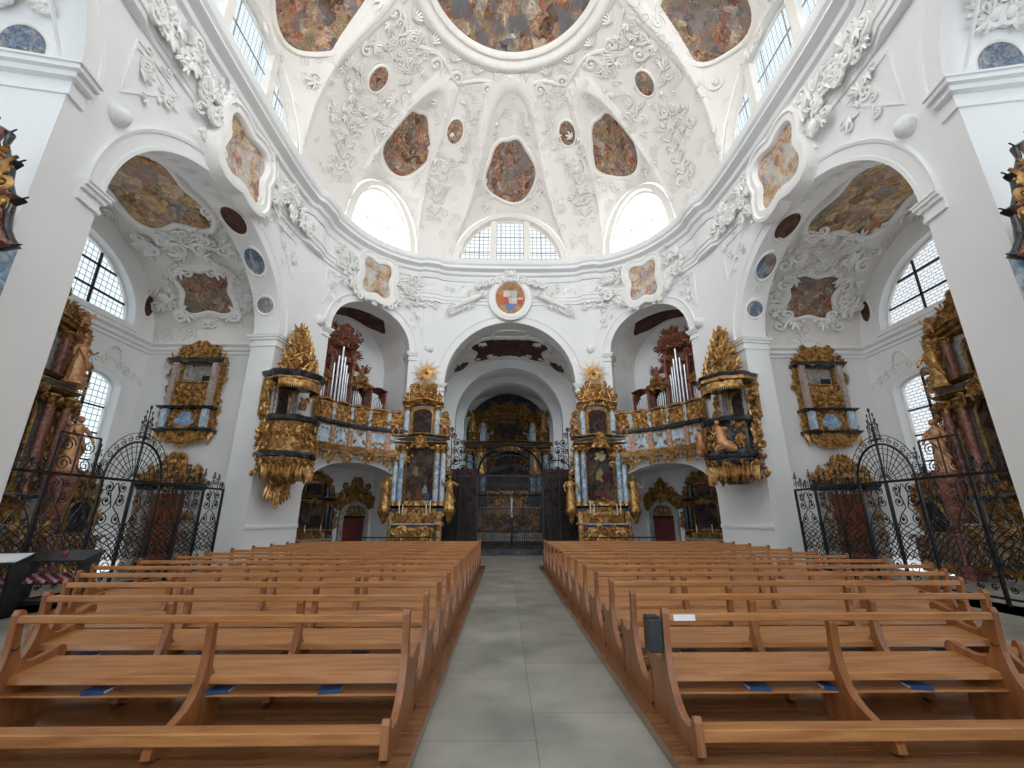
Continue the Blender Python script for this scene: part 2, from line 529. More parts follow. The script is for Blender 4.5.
def mat_pane(name, col, strength, sx=4.0, sz=4.0, lead=0.35, axis='uv', msz=0.012):
    m = bpy.data.materials.new(name); m.use_nodes = True
    nt = m.node_tree; nt.nodes.clear()
    out = nt.nodes.new('ShaderNodeOutputMaterial')
    e = nt.nodes.new('ShaderNodeEmission')
    t = nt.nodes.new('ShaderNodeUVMap')
    mp = nt.nodes.new('ShaderNodeMapping')
    nt.links.new(t.outputs[0], mp.inputs[0])
    br = nt.nodes.new('ShaderNodeTexBrick')
    br.offset = 0.0 if axis == 'uv' else 0.5
    br.inputs['Scale'].default_value = 1.0
    br.inputs['Brick Width'].default_value = 1 / sx; br.inputs['Row Height'].default_value = 1 / sz
    br.inputs['Mortar Size'].default_value = msz; br.inputs['Mortar Smooth'].default_value = 0.0
    br.inputs['Color1'].default_value = (*col, 1); br.inputs['Color2'].default_value = (col[0] * 0.93, col[1] * 0.97, col[2], 1)
    br.inputs['Mortar'].default_value = (lead, lead, lead, 1)
    nt.links.new(mp.outputs[0], br.inputs['Vector'])
    nt.links.new(br.outputs['Color'], e.inputs['Color'])
    e.inputs['Strength'].default_value = strength
    nt.links.new(e.outputs[0], out.inputs[0])
    return m

def mat_wood(name, c1, c2, c3, rough=0.36, grain=(2.0, 22.0, 22.0), coat=0.12):
    m, nt, b = _mat(name)
    mp = _coords(nt, 'Object', grain)
    n = nt.nodes.new('ShaderNodeTexNoise'); n.inputs['Scale'].default_value = 1.0; n.inputs['Detail'].default_value = 6; n.inputs['Distortion'].default_value = 0.5
    nt.links.new(mp.outputs[0], n.inputs['Vector'])
    r = _ramp(nt, [(0.28, c1), (0.5, c2), (0.75, c3)])
    nt.links.new(n.outputs['Fac'], r.inputs[0])
    mp3 = _coords(nt, 'Object', (1.6, 7.0, 7.0))
    v = nt.nodes.new('ShaderNodeTexVoronoi'); v.inputs['Scale'].default_value = 1.6
    nt.links.new(mp3.outputs[0], v.inputs['Vector'])
    r5 = _ramp(nt, [(0.035, (0.45, 0.35, 0.3)), (0.075, (1, 1, 1))])
    nt.links.new(v.outputs['Distance'], r5.inputs[0])
    mm = nt.nodes.new('ShaderNodeMix'); mm.data_type = 'RGBA'; mm.blend_type = 'MULTIPLY'; mm.inputs[0].default_value = 0.8
    nt.links.new(r.outputs[0], mm.inputs[6]); nt.links.new(r5.outputs[0], mm.inputs[7])
    nt.links.new(mm.outputs[2], b.inputs['Base Color'])
    b.inputs['Roughness'].default_value = rough
    b.inputs['Coat Weight'].default_value = coat; b.inputs['Coat Roughness'].default_value = 0.25
    return m

M = {}
M['wall'] = mat_stucco('wall_plaster', (0.80, 0.81, 0.81), (0.86, 0.865, 0.86), 0.0)
M['wallrel'] = mat_stucco('frieze_plaster', (0.80, 0.80, 0.79), (0.86, 0.86, 0.85), 0.30, 1.6)
M['dome'] = mat_stucco('dome_plaster', (0.80, 0.76, 0.71), (0.85, 0.82, 0.77), 0.38, 1.35)
M['stucco'] = mat_noise('white_stucco', [(0.3, (0.80, 0.79, 0.76)), (0.7, (0.87, 0.86, 0.84))], 3, 0.6, 0, 0.0)
M['stuccow'] = mat_noise('warm_stucco', [(0.3, (0.80, 0.76, 0.70)), (0.7, (0.86, 0.83, 0.78))], 3, 0.6, 0, 0.0)
M['gold'] = mat_noise('gilding', [(0.28, (0.10, 0.045, 0.015)), (0.47, (0.42, 0.22, 0.065)), (0.72, (0.78, 0.52, 0.22))], 7, 0.38, 0.7, 0.35, 30)
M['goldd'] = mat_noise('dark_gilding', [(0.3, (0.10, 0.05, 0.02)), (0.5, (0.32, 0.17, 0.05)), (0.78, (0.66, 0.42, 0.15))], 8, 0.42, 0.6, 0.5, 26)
M['bluegrey'] = mat_noise('blue_grey_marble', [(0.35, (0.08, 0.12, 0.15)), (0.55, (0.20, 0.26, 0.29)), (0.8, (0.42, 0.42, 0.38))], 4, 0.3, 0, 0, dist=1.5)
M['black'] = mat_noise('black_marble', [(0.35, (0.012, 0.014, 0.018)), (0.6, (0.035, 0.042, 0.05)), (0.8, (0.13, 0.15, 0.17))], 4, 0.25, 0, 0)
M['blue'] = mat_noise('blue_scagliola', [(0.30, (0.07, 0.13, 0.22)), (0.48, (0.25, 0.36, 0.48)), (0.62, (0.50, 0.58, 0.62)), (0.8, (0.62, 0.60, 0.52))], 3.0, 0.25, 0, 0, dist=2.0)
M['bluep'] = mat_noise('pale_blue_panel', [(0.35, (0.30, 0.42, 0.52)), (0.55, (0.50, 0.62, 0.70)), (0.75, (0.72, 0.76, 0.74))], 3.0, 0.3, 0, 0, dist=2.0)
M['bluec'] = mat_noise('blue_cloudy_panel', [(0.35, (0.10, 0.22, 0.38)), (0.52, (0.25, 0.40, 0.56)), (0.7, (0.50, 0.62, 0.72))], 5.0, 0.3, 0, 0, dist=1.5)
M['pink'] = mat_noise('pink_marble', [(0.3, (0.30, 0.12, 0.09)), (0.5, (0.50, 0.28, 0.22)), (0.75, (0.66, 0.50, 0.42))], 5.0, 0.28, 0, 0, dist=2.0)
M['greypink'] = mat_noise('grey_rose_marble', [(0.3, (0.26, 0.20, 0.18)), (0.5, (0.42, 0.34, 0.30)), (0.75, (0.58, 0.52, 0.48))], 5.0, 0.28, 0, 0, dist=2.0)
M['grey'] = mat_noise('grey_marble', [(0.3, (0.14, 0.14, 0.14)), (0.5, (0.34, 0.32, 0.30)), (0.75, (0.55, 0.52, 0.48))], 5.0, 0.28, 0, 0, dist=2.0)
M['red'] = mat_noise('red_brown_marble', [(0.3, (0.09, 0.03, 0.02)), (0.5, (0.24, 0.09, 0.06)), (0.78, (0.45, 0.25, 0.18))], 6.0, 0.28, 0, 0, dist=2.0)
M['darkwood'] = mat_noise('dark_walnut', [(0.3, (0.010, 0.007, 0.005)), (0.6, (0.030, 0.018, 0.012)), (0.8, (0.055, 0.030, 0.018))], 5, 0.5, 0, 0, spec=0.25)
M['brownwood'] = mat_noise('brown_carved_wood', [(0.3, (0.03, 0.012, 0.008)), (0.6, (0.08, 0.032, 0.018)), (0.8, (0.13, 0.055, 0.03))], 5, 0.5, 0, 0, spec=0.25)
M['doorred'] = mat_noise('dark_red_curtain_wood', [(0.3, (0.07, 0.008, 0.010)), (0.7, (0.15, 0.018, 0.02))], 4, 0.5)
M['doorwood'] = mat_noise('red_brown_door_wood', [(0.3, (0.12, 0.035, 0.015)), (0.7, (0.27, 0.09, 0.04))], 5, 0.35)
M['iron'] = mat_noise('wrought_iron', [(0.3, (0.010, 0.011, 0.013)), (0.7, (0.03, 0.032, 0.036))], 8, 0.45, 0.5)
M['flesh'] = mat_noise('painted_carving', [(0.3, (0.34, 0.14, 0.06)), (0.55, (0.58, 0.30, 0.14)), (0.8, (0.72, 0.48, 0.28))], 7, 0.4, 0.3, 0.3, 20)
M['silver'] = mat_noise('tin_pipe', [(0.3, (0.50, 0.52, 0.56)), (0.7, (0.74, 0.76, 0.80))], 3, 0.28, 0.85)
M['sarx'] = mat_noise('red_brown_organ_case', [(0.3, (0.08, 0.02, 0.012)), (0.55, (0.22, 0.07, 0.035)), (0.8, (0.40, 0.16, 0.07))], 6, 0.35, 0.1, 0.3, 20)
M['pew'] = mat_wood('pew_pine', (0.27, 0.10, 0.028), (0.40, 0.165, 0.05), (0.50, 0.235, 0.085))
M['pewend'] = mat_wood('pew_pine_end', (0.17, 0.058, 0.018), (0.26, 0.095, 0.030), (0.34, 0.14, 0.05), grain=(22.0, 14.0, 2.0))
M['platform'] = mat_wood('platform_boards', (0.12, 0.048, 0.018), (0.20, 0.085, 0.032), (0.27, 0.12, 0.05), 0.15, (1.2, 16, 16), 0.5)
M['book'] = mat_noise('blue_bookcloth', [(0.3, (0.012, 0.045, 0.13)), (0.7, (0.022, 0.075, 0.19))], 10, 0.5)
M['paper'] = mat_noise('white_paper', [(0.3, (0.72, 0.73, 0.76)), (0.7, (0.80, 0.80, 0.82))], 10, 0.6)
M['blackpaint'] = mat_noise('black_paint', [(0.3, (0.010, 0.012, 0.013)), (0.7, (0.022, 0.025, 0.027))], 6, 0.35)
M['wax'] = mat_noise('candle_wax', [(0.3, (0.75, 0.72, 0.62)), (0.7, (0.85, 0.82, 0.74))], 6, 0.4)

def mat_floor():
    m, nt, b = _mat('stone_slabs')
    mp = _coords(nt, 'Object', 1.0); mp.inputs['Rotation'].default_value = (0, 0, PI / 2)
    br = nt.nodes.new('ShaderNodeTexBrick'); br.offset = 0.37
    br.inputs['Scale'].default_value = 1.0; br.inputs['Brick Width'].default_value = 1.35; br.inputs['Row Height'].default_value = 0.98
    br.inputs['Mortar Size'].default_value = 0.004; br.inputs['Mortar Smooth'].default_value = 0.3
    br.inputs['Color1'].default_value = (0.235, 0.23, 0.20, 1); br.inputs['Color2'].default_value = (0.32, 0.315, 0.275, 1); br.inputs['Mortar'].default_value = (0.13, 0.125, 0.11, 1)
    nt.links.new(mp.outputs[0], br.inputs['Vector'])
    n = nt.nodes.new('ShaderNodeTexNoise'); n.inputs['Scale'].default_value = 1.3; n.inputs['Detail'].default_value = 8
    t = _coords(nt, 'Object', 1.0); nt.links.new(t.outputs[0], n.inputs['Vector'])
    r = _ramp(nt, [(0.35, (0.74, 0.75, 0.75)), (0.65, (1.2, 1.19, 1.17))]); nt.links.new(n.outputs['Fac'], r.inputs[0])
    mm = nt.nodes.new('ShaderNodeMix'); mm.data_type = 'RGBA'; mm.blend_type = 'MULTIPLY'; mm.inputs[0].default_value = 1
    nt.links.new(br.outputs['Color'], mm.inputs[6]); nt.links.new(r.outputs[0], mm.inputs[7])
    nt.links.new(mm.outputs[2], b.inputs['Base Color'])
    b.inputs['Roughness'].default_value = 0.42
    return m
M['floor'] = mat_floor()
# ------------------------------------------------------------------ plan of the octagonal rotunda
AX, BY, CY, EN = 8.8, 10.1, 11.0, 3.2
HC, DOME_H = 14.8, 7.3
_tab = []
def _mk():
    N = 6000
    s = 0.0; px = None
    for i in range(N + 1):
        th = PI * i / N
        e = 2 / EN
        x = AX * abs(sin(th)) ** e
        y = CY + BY * (1 if cos(th) >= 0 else -1) * abs(cos(th)) ** e
        if px: s += math.hypot(x - px[0], y - px[1])
        px = (x, y); _tab.append((s, x, y))
_mk()
SMAX = _tab[-1][0]
import bisect
_keys = [t[0] for t in _tab]
def _pt(s):
    s = abs(s)
    i = min(max(bisect.bisect_left(_keys, s), 1), len(_tab) - 1)
    a, b = _tab[i - 1], _tab[i]
    t = (s - a[0]) / max(b[0] - a[0], 1e-9)
    return a[1] + (b[1] - a[1]) * t, a[2] + (b[2] - a[2]) * t
def PS(s):
    if s > SMAX: s -= 2 * SMAX
    if s < -SMAX: s += 2 * SMAX
    x, y = _pt(s)
    return (x if s >= 0 else -x, y)
def NS(s):
    a = PS(s - 0.05); b = PS(s + 0.05)
    tx, ty = b[0] - a[0], b[1] - a[1]
    l = math.hypot(tx, ty)
    return (ty / l, -tx / l)      # inward normal for travel to the right seen from inside
def s_near(x, y):
    best = min(_tab, key=lambda t: (t[1] - abs(x)) ** 2 + (t[2] - y) ** 2)
    return best[0] if x >= 0 else -best[0]
def FW(s0):
    def F(x, z, o):
        p = PS(s0 + x); n = NS(s0 + x)
        return (p[0] + n[0] * o, p[1] + n[1] * o, z)
    return F
def wallframe(s):
    # location and rotation of a local frame standing on the floor line of the curved wall
    p = PS(s); n = NS(s)
    rz = math.atan2(n[1], n[0]) + PI / 2
    return (p[0], p[1], 0.0), rz

S_CH = 3.3                       # half width of the choir arch
S_D0, S_D1 = s_near(5.05, 20.5), s_near(7.95, 17.75)      # organ loft arches
S_DM = (S_D0 + S_D1) / 2; S_DR = (S_D1 - S_D0) / 2
S_L0, S_L1 = s_near(8.66, 15.0), s_near(8.7, 7.75)        # side chapel arches
S_LM = (S_L0 + S_L1) / 2; S_LR = (S_L1 - S_L0) / 2
S_R0, S_R1 = s_near(8.6, 6.45), s_near(5.6, 1.7)          # rear arches
CUT1, CUT2, CUT3 = s_near(3.9, 20.9), s_near(8.6, 15.95), s_near(8.78, 7.1)
ZC, ZD, ZL, ZR = 8.05, 9.55, 8.1, 9.9
RL = 3.15                    # impost heights

def wall(name, s0, s1, holes, z1=HC, z0=0.0, thick=0.95, mat='wall'):
    mb = MB()
    plate(mb, [[(s0, z0), (s1, z0), (s1, z1), (s0, z1)]] + holes, -thick, 0.0, F=lambda x, z, o: (x, o, z))
    bm = bmesh.new()
    vs = [bm.verts.new(v) for v in mb.v]
    for f in mb.f:
        try: bm.faces.new([vs[i] for i in f])
        except ValueError: pass
    k = int((s1 - s0) / 0.3)
    for i in range(1, k):
        x = s0 + (s1 - s0) * i / k
        g = bm.verts[:] + bm.edges[:] + bm.faces[:]
        bmesh.ops.bisect_plane(bm, geom=g, dist=1e-5, plane_co=(x, 0, 0), plane_no=(1, 0, 0))
    F = FW(0)
    for v in bm.verts:
        v.co = F(v.co.x, v.co.z, v.co.y)
    bmesh.ops.remove_doubles(bm, verts=bm.verts[:], dist=1e-4)
    bmesh.ops.recalc_face_normals(bm, faces=bm.faces[:])
    me = bpy.data.meshes.new(name); bm.to_mesh(me); bm.free()
    me.materials.append(M[mat])
    me.polygons.foreach_set('use_smooth', [True] * len(me.polygons)); me.set_sharp_from_angle(angle=0.4)
    o = bpy.data.objects.new(name, me); COL.objects.link(o)
    return tag(o, kind='structure')

def hole(c, r, z0, zs, n=28, rise=None):
    return archloop(c - r, c + r, z0, zs, n, rise)

# ---- walls of the rotunda
W = {}
W['front'] = wall('wall_front', -CUT1, CUT1, [hole(0, S_CH, 0.0, ZC, rise=3.4)])
for sd, nm in ((-1, 'left'), (1, 'right')):
    def srt(a, b): return (min(sd * a, sd * b), max(sd * a, sd * b))
    a, b = srt(CUT1, CUT2)
    W['d' + nm] = wall('wall_front_' + nm, a, b, [hole(sd * S_DM, S_DR, 4.25, ZD), hole(sd * S_DM, S_DR + .3, 0.0, 2.5, rise=1.45)])
    a, b = srt(CUT2, CUT3)
    W[nm] = wall('wall_' + nm, a, b, [hole(sd * S_LM, S_LR, 0.0, ZL, rise=RL)])
    a, b = srt(CUT3, SMAX - 3.2)
    c, d = srt(S_R0, S_R1)
    W['r' + nm] = wall('wall_rear_' + nm, a, b, [hole((c + d) / 2, (d - c) / 2, 0.0, ZR)], thick=1.9)

def archivolt(parent, c, r, zs, rise=None, w=0.42, z0=None, mat='wall', name='archivolt', t=0.07):
    rise = r if rise is None else rise
    n = 40
    path = [(c + r * cos(PI * i / n), zs + rise * sin(PI * i / n)) for i in range(n + 1)]
    if z0 is not None: path = [(c + r, z0)] + path + [(c - r, z0)]
    mb = MB()
    prof = [(0.0, -0.02), (0.0, t * 0.8), (w * 0.2, t * 0.8), (w * 0.22, t * 0.5), (w * 0.8, t * 0.5), (w * 0.84, t), (w, t * 1.3), (w * 1.04, t * 0.6), (w * 1.04, -0.02)]
    ringsweep(mb, path, prof, FW(0), closed=False)
    return mb.build(name, M[mat], parent, smooth=40)

def impost(parent, s, zt, jin, depth=0.95, w=0.75, h=0.42, name='impost', proj=0.12):
    # moulded block wrapping a jamb: jin = +1 if the opening lies at larger s
    mb = MB()
    F = FW(0)
    for k, (z0, z1, e) in enumerate(((zt - h, zt - h * 0.8, 0.04), (zt - h * 0.8, zt - h * 0.45, 0.01), (zt - h * 0.45, zt - h * 0.25, proj * 0.6), (zt - h * 0.25, zt - h * 0.08, proj), (zt - h * 0.08, zt, proj * 1.2))):
        a, b = (s - w * jin, s + e * jin)
        box(mb, min(a, b), max(a, b), z0, z1, -depth - e, e + 0.02, F)
    return mb.build(name, M['wall'], parent)

archivolt(W['front'], 0, S_CH, ZC, rise=3.4)
for j in (-1, 1): impost(W['front'], j * S_CH, ZC, -j)
for sd, nm in ((-1, 'left'), (1, 'right')):
    archivolt(W['d' + nm], sd * S_DM, S_DR, ZD, w=0.38)
    for j in (-1, 1): impost(W['d' + nm], sd * S_DM + j * S_DR, ZD, -j, w=0.42)
    archivolt(W[nm], sd * S_LM, S_LR, ZL, rise=RL, w=0.46)
    for j in (-1, 1): impost(W[nm], sd * S_LM + j * S_LR, ZL, -j, w=0.5, h=0.46)
    cr = sd * (S_R0 + S_R1) / 2; rr = (S_R1 - S_R0) / 2
    archivolt(W['r' + nm], cr, rr, ZR, w=0.5)
    impost(W['r' + nm], sd * S_R0, ZR, sd, w=0.35, h=0.6, depth=1.9, proj=0.22)

# base mouldings and dado line on the piers
def strip(parent, s0, s1, z0, z1, o, name, mat='wall'):
    mb = MB(); F = FW(0)
    n = max(2, int(abs(s1 - s0) / 0.3)); pts = [(s0 + (s1 - s0) * i / n) for i in range(n + 1)]
    vs = []; pr = [(z0, -0.01), (z0, o), (z1 - min(0.06, (z1 - z0) * 0.4), o), (z1, o * 0.4), (z1, -0.01)]
    for x in pts: vs += [F(x, z, q) for z, q in pr]
    m = len(pr); fs = []
    for i in range(n):
        for q in range(m - 1): fs.append((i * m + q, (i + 1) * m + q, (i + 1) * m + q + 1, i * m + q + 1))
    fs += [tuple(range(m))[::-1], tuple(range(n * m, n * m + m))]
    mb.add(vs, fs)
    return mb.build(name, M[mat], parent)
for sd, nm in ((-1, 'left'), (1, 'right')):
    for (a, b) in ((CUT2, S_L0),):
        lo, hi = min(sd * a, sd * b), max(sd * a, sd * b)
        strip(W[nm], lo, hi, 0, 0.55, 0.10, 'plinth')
        strip(W[nm], lo, hi, 1.28, 1.42, 0.05, 'dado_moulding')
    lo, hi = min(sd * (S_D1 + .3), sd * CUT2), max(sd * (S_D1 + .3), sd * CUT2)
    strip(W['d' + nm], lo, hi, 0, 0.55, 0.10, 'plinth')
    strip(W['d' + nm], lo, hi, 1.28, 1.42, 0.05, 'dado_moulding')
    lo, hi = min(sd * S_L1, sd * CUT3), max(sd * S_L1, sd * CUT3)
    strip(W[nm], lo, hi, 0, 0.45, 0.08, 'plinth')

# ---- entablature swept around the whole rotunda
def sweep_band(name, prof, mat, kind='structure', step=0.25, und=0.0):
    mb = MB(); F = FW(0)
    n = int(2 * SMAX / step)
    m = len(prof); vs = []
    for i in range(n):
        s = -SMAX + 2 * SMAX * i / n
        e = 0.0
        for c in (3.75, 6.2 + 3.9, ):
            e += 0.0
        for q in (CUT1 + 0.35, CUT2 - 0.2, SMAX - CUT1 - 0.35, CUT3 + 0.25):      # ressauts over the piers
            d = abs(abs(s) - q)
            if d < 0.62: e = 0.16 * min(1, (0.62 - d) / 0.12)
        for d, z in prof:
            vs.append(F(s, z, d + (e if d > 0.0 else 0)))
    fs = []
    for i in range(n):
        j = (i + 1) % n
        for q in range(m - 1):
            fs.append((i * m + q, j * m + q, j * m + q + 1, i * m + q + 1))
    mb.add(vs, fs)
    o = mb.build(name, M[mat], None, smooth=35)
    return tag(o, kind=kind)
sweep_band('trim_1', [(0, 12.45), (0.07, 12.45), (0.07, 12.60), (0.12, 12.62), (0.12, 12.80), (0.17, 12.83), (0.17, 12.96), (0.03, 13.00), (0, 13.00)], 'wall')
sweep_band('trim_2', [(0, 13.78), (0.08, 13.80), (0.13, 13.92), (0.16, 14.05), (0.30, 14.10), (0.34, 14.24), (0.62, 14.32), (0.55, 14.50), (0.66, 14.56), (0.72, 14.72), (0.72, 14.80), (0, 14.86)], 'wall')
sweep_band('trim_3', [(0.0, 13.02), (0.05, 13.04), (0.05, 13.76), (0.0, 13.77)], 'wallrel')

# ------------------------------------------------------------------ dome
LUN = []      # s centre, half width, height, slope, kind
for sd in (-1, 1):
    LUN.append((sd * S_DM, 2.05, 4.0, 5.2))
    LUN.append((sd * s_near(8.8, 11.0), 3.65, 3.8, 4.6))
    LUN.append((sd * (SMAX - S_DM), 2.05, 4.0, 5.2))
LUN.append((0.0, 3.2, 3.5, 5.4)); LUN.append((SMAX, 3.2, 3.5, 5.4))
_L = []
def dome_rho(x, y):
    dx = abs(x) / AX; dy = abs(y - CY) / BY
    rn = (dx ** EN + dy ** EN) ** (1 / EN); r2 = math.sqrt(dx * dx + dy * dy)
    t = min(1.0, rn); t = t * t * (3 - 2 * t)
    return min(1.0, r2 * (1 - t) * 0.93 + rn * t)
def dome_zd(x, y):
    return HC + DOME_H * math.sqrt(max(0.0, 1 - dome_rho(x, y) ** 2.1))
for s, w, h, k in LUN:
    p = PS(s); n = NS(s)
    zt = dome_zd(p[0] + n[0] * k, p[1] + n[1] * k) - HC
    _L.append((p[0], p[1], n[0], n[1], w, h, k, zt))
def dome_z(x, y, rel=False):
    zd = dome_zd(x, y)
    z = zd; best = 9.0
    for px, py, nx, ny, w, h, k, zt in _L:
        ex, ey = x - px, y - py
        d = ex * nx + ey * ny
        if d > k + 0.4 or d < -1.2: continue
        u = (ex * ny - ey * nx)
        ww = w
        if abs(u) < ww:
            g = sin(PI / 2 * min(1.0, max(0.0, d) / k)) ** 0.85
            zl = HC + (h + (zt - h) * g) * math.sqrt(1 - (u / ww) ** 2)
            if zl > z: z = zl
            if d > 0.25: best = min(best, abs(zl - zd) / 1.2)
    if rel and best < 0.3:
        z -= 0.11 * (1 - (best / 0.3) ** 6) + (0.05 if best < 0.1 else 0)
    return z
def build_dome():
    NSg, NR = 760, 110
    R0 = 0.0
    vs = []; F = None
    for j in range(NR + 1):
        q = sin(PI / 2 * (j / NR)) if j < NR else 1.0
        q = 0.012 + 0.988 * q
        for i in range(NSg):
            s = -SMAX + 2 * SMAX * i / NSg
            p = PS(s)
            x = p[0] * q; y = CY + (p[1] - CY) * q
            vs.append((x, y, dome_z(x, y, True)))
    fs = []
    for j in range(NR):
        for i in range(NSg):
            i2 = (i + 1) % NSg
            fs.append((j * NSg + i, (j + 1) * NSg + i, (j + 1) * NSg + i2, j * NSg + i2))
    fs.append(tuple(range(NSg)))
    mb = MB(); mb.add(vs, fs)
    return tag(mb.build('ceiling', M['dome'], None, smooth=30), kind='structure')
DOME = build_dome()
C0 = Vector((0, CY, 13.0))
def dome_proj(P, off):
    # push the point along its ray from the dome's centre onto the vault, then off inwards
    d = (P - C0)
    d.normalize()
    lo, hi = 1.0, 14.0
    for _ in range(18):
        m = (lo + hi) / 2
        Q = C0 + d * m
        dx = abs(Q.x) / AX; dy = abs(Q.y - CY) / BY
        inside = (dx ** EN + dy ** EN) < 1 and Q.z < dome_z(Q.x, Q.y)
        if inside: lo = m
        else: hi = m
    return C0 + d * (lo - off)
def FD(x0, y0, rot=0.0):
    # frame on the dome at plan point (x0, y0): local z points to the crown
    r = Vector((x0, y0 - CY, 0))
    P = dome_proj(Vector((x0, y0, dome_z(x0, y0))), 0.0)
    N = (C0 - P).normalized()
    up = Vector((-x0, CY - y0, 3.0)).normalized()
    T = N.cross(up); T = -T
    T = up.cross(N).normalized()      # to the right for a viewer below facing the wall
    B = N.cross(T).normalized()
    if B.z < 0 and B.dot(Vector((-x0, CY - y0, 0))) < 0: B = -B
    cr, sr = cos(rot), sin(rot)
    def F(x, z, o):
        a = x * cr - z * sr; b = x * sr + z * cr
        q = dome_proj(P + T * a + B * b, o)
        return (q.x, q.y, q.z)
    return F

# ---- lunette windows
WN = [0]
M['pane'] = mat_pane('bright_window_glass', (0.90, 0.95, 1.0), 1.6, 3.2, 4.2, 0.45)
M['pane_mid'] = mat_pane('middle_window_glass', (0.90, 0.95, 1.0), 0.62, 4.0, 4.2, 0.35, msz=0.02)
M['pane_rear_fill'] = mat_pane('rear_window_fill_glow', (0.95, 0.97, 1.0), 11.0, 3.2, 4.2, 0.45)  # unseen panes behind the camera, glow boosted as added fill light
M['pane_side'] = mat_pane('side_dome_window_glass', (0.80, 0.92, 1.0), 0.62, 5.0, 6.0, 0.35, msz=0.014)
M['pane_low'] = mat_pane('chapel_window_glass', (0.80, 0.92, 1.0), 0.62, 5.0, 5.0, 0.25, msz=0.016)
M['pane_hidden_fill'] = mat_pane('near_chapel_window_fill_glow', (0.92, 0.97, 1.0), 7.0, 5.0, 5.0, 0.25, msz=0.016)  # panes hidden from view, over-bright glow added to fill the chapels
M['pane_choir'] = mat_pane('choir_window_glass', (0.92, 0.97, 1.0), 0.45, 4.0, 4.0, 0.12)
M['pane_hex'] = mat_pane('chapel_window_glass_right', (0.90, 0.95, 1.0), 0.52, 4.0, 9.0, 0.35, 'brick', msz=0.014)
def lun_loop(hw, h, n=30):
    return [(-hw, HC + 0.04), (hw, HC + 0.04)] + [(hw * cos(PI * i / n), HC + 0.06 + h * sin(PI * i / n)) for i in range(1, n)]
def lunette_window(s, w, h, mull, wall_t=0.06):
    F = FW(s)
    WN[0] += 1
    o = MB()
    hw, hh = w - 0.34, h - 0.36
    # surround between the vault and the glass
    out = [(x * 1.0, z) for x, z in [(w * cos(PI * i / 40), HC + h * sin(PI * i / 40)) for i in range(41)]]
    inn = [(hw * cos(PI * i / 40), HC + 0.03 + hh * sin(PI * i / 40)) for i in range(41)]
    vs = [F(x, z, 0.0) for x, z in out] + [F(x, z, 0.10) for x, z in inn] + [F(x, z, -0.35) for x, z in inn]
    fs = []
    for i in range(40):
        fs += [(i, i + 1, 41 + i + 1, 41 + i), (41 + i, 41 + i + 1, 82 + i + 1, 82 + i)]
    o.add(vs, fs)
    nm = 'window_%d' % WN[0]
    root = tag(o.build(nm, M['stuccow'], None, smooth=40), kind='structure')
    p = MB()
    # glass in the curved plane, gridded
    n = 28
    vs = []; uv = []
    for i in range(n + 1):
        x = -hw + 2 * hw * i / n
        zt = HC + 0.03 + hh * math.sqrt(max(0, 1 - (x / hw) ** 2))
        for q in range(5):
            z = HC - 0.05 + (zt - HC + 0.05) * q / 4
            vs.append(F(x, z, -0.30)); uv.append((x + 10, z))
    p.add(vs, [(i * 5 + q, (i + 1) * 5 + q, (i + 1) * 5 + q + 1, i * 5 + q + 1) for i in range(n) for q in range(4)])
    p.uv = uv
    p.build('pane', M['pane_rear_fill' if abs(s) > SMAX * .7 else ('pane_side' if w > 3.5 else ('pane_mid' if w > 3 else 'pane'))], root)
    f = MB()
    path = [(hw * 0.985 * cos(PI * i / 30), HC + 0.03 + hh * 0.985 * sin(PI * i / 30)) for i in range(31)]
    ringsweep(f, path, [(0.03, -0.3), (0.03, -0.2), (-0.05, -0.2), (-0.05, -0.3)], F, False)
    for x in mull:
        zt = HC + hh * math.sqrt(max(0, 1 - (x / hw) ** 2))
        b = 0.17 if w > 3 else 0.03
        box(f, x - b, x + b, HC, zt + 0.05, -0.30, -0.05 if w > 3 else -0.24, F)
    f.build('frame', M['stuccow'], root)
    g = MB()
    zm = HC + hh * 0.46
    hx = hw * math.sqrt(max(0, 1 - ((zm - HC) / hh) ** 2))
    k = 10
    for zz in ([zm] if w < 3 else [HC + hh * 0.33, HC + hh * 0.66]):
        hx = hw * math.sqrt(max(0, 1 - ((zz - HC) / hh) ** 2))
        for i in range(k):
            box(g, -hx + 2 * hx * i / k, -hx + 2 * hx * (i + 1) / k, zz - 0.02, zz + 0.02, -0.29, -0.25, F)
    for i in range(1, 5 if w > 3 else 3):
        x = -hw + 2 * hw * i / (5 if w > 3 else 3)
        zt = HC + hh * math.sqrt(max(0, 1 - (x / hw) ** 2))
        box(g, x - 0.012, x + 0.012, HC, zt, -0.29, -0.26, F)
    g.build('glazing_bar', M['grey'], root)
for s, w, h, k in LUN:
    lunette_window(s, w, h, (-0.95, 0.95) if w > 3 and w < 3.5 else ((-1.25, 1.25) if w > 3.5 else (0.0,)))

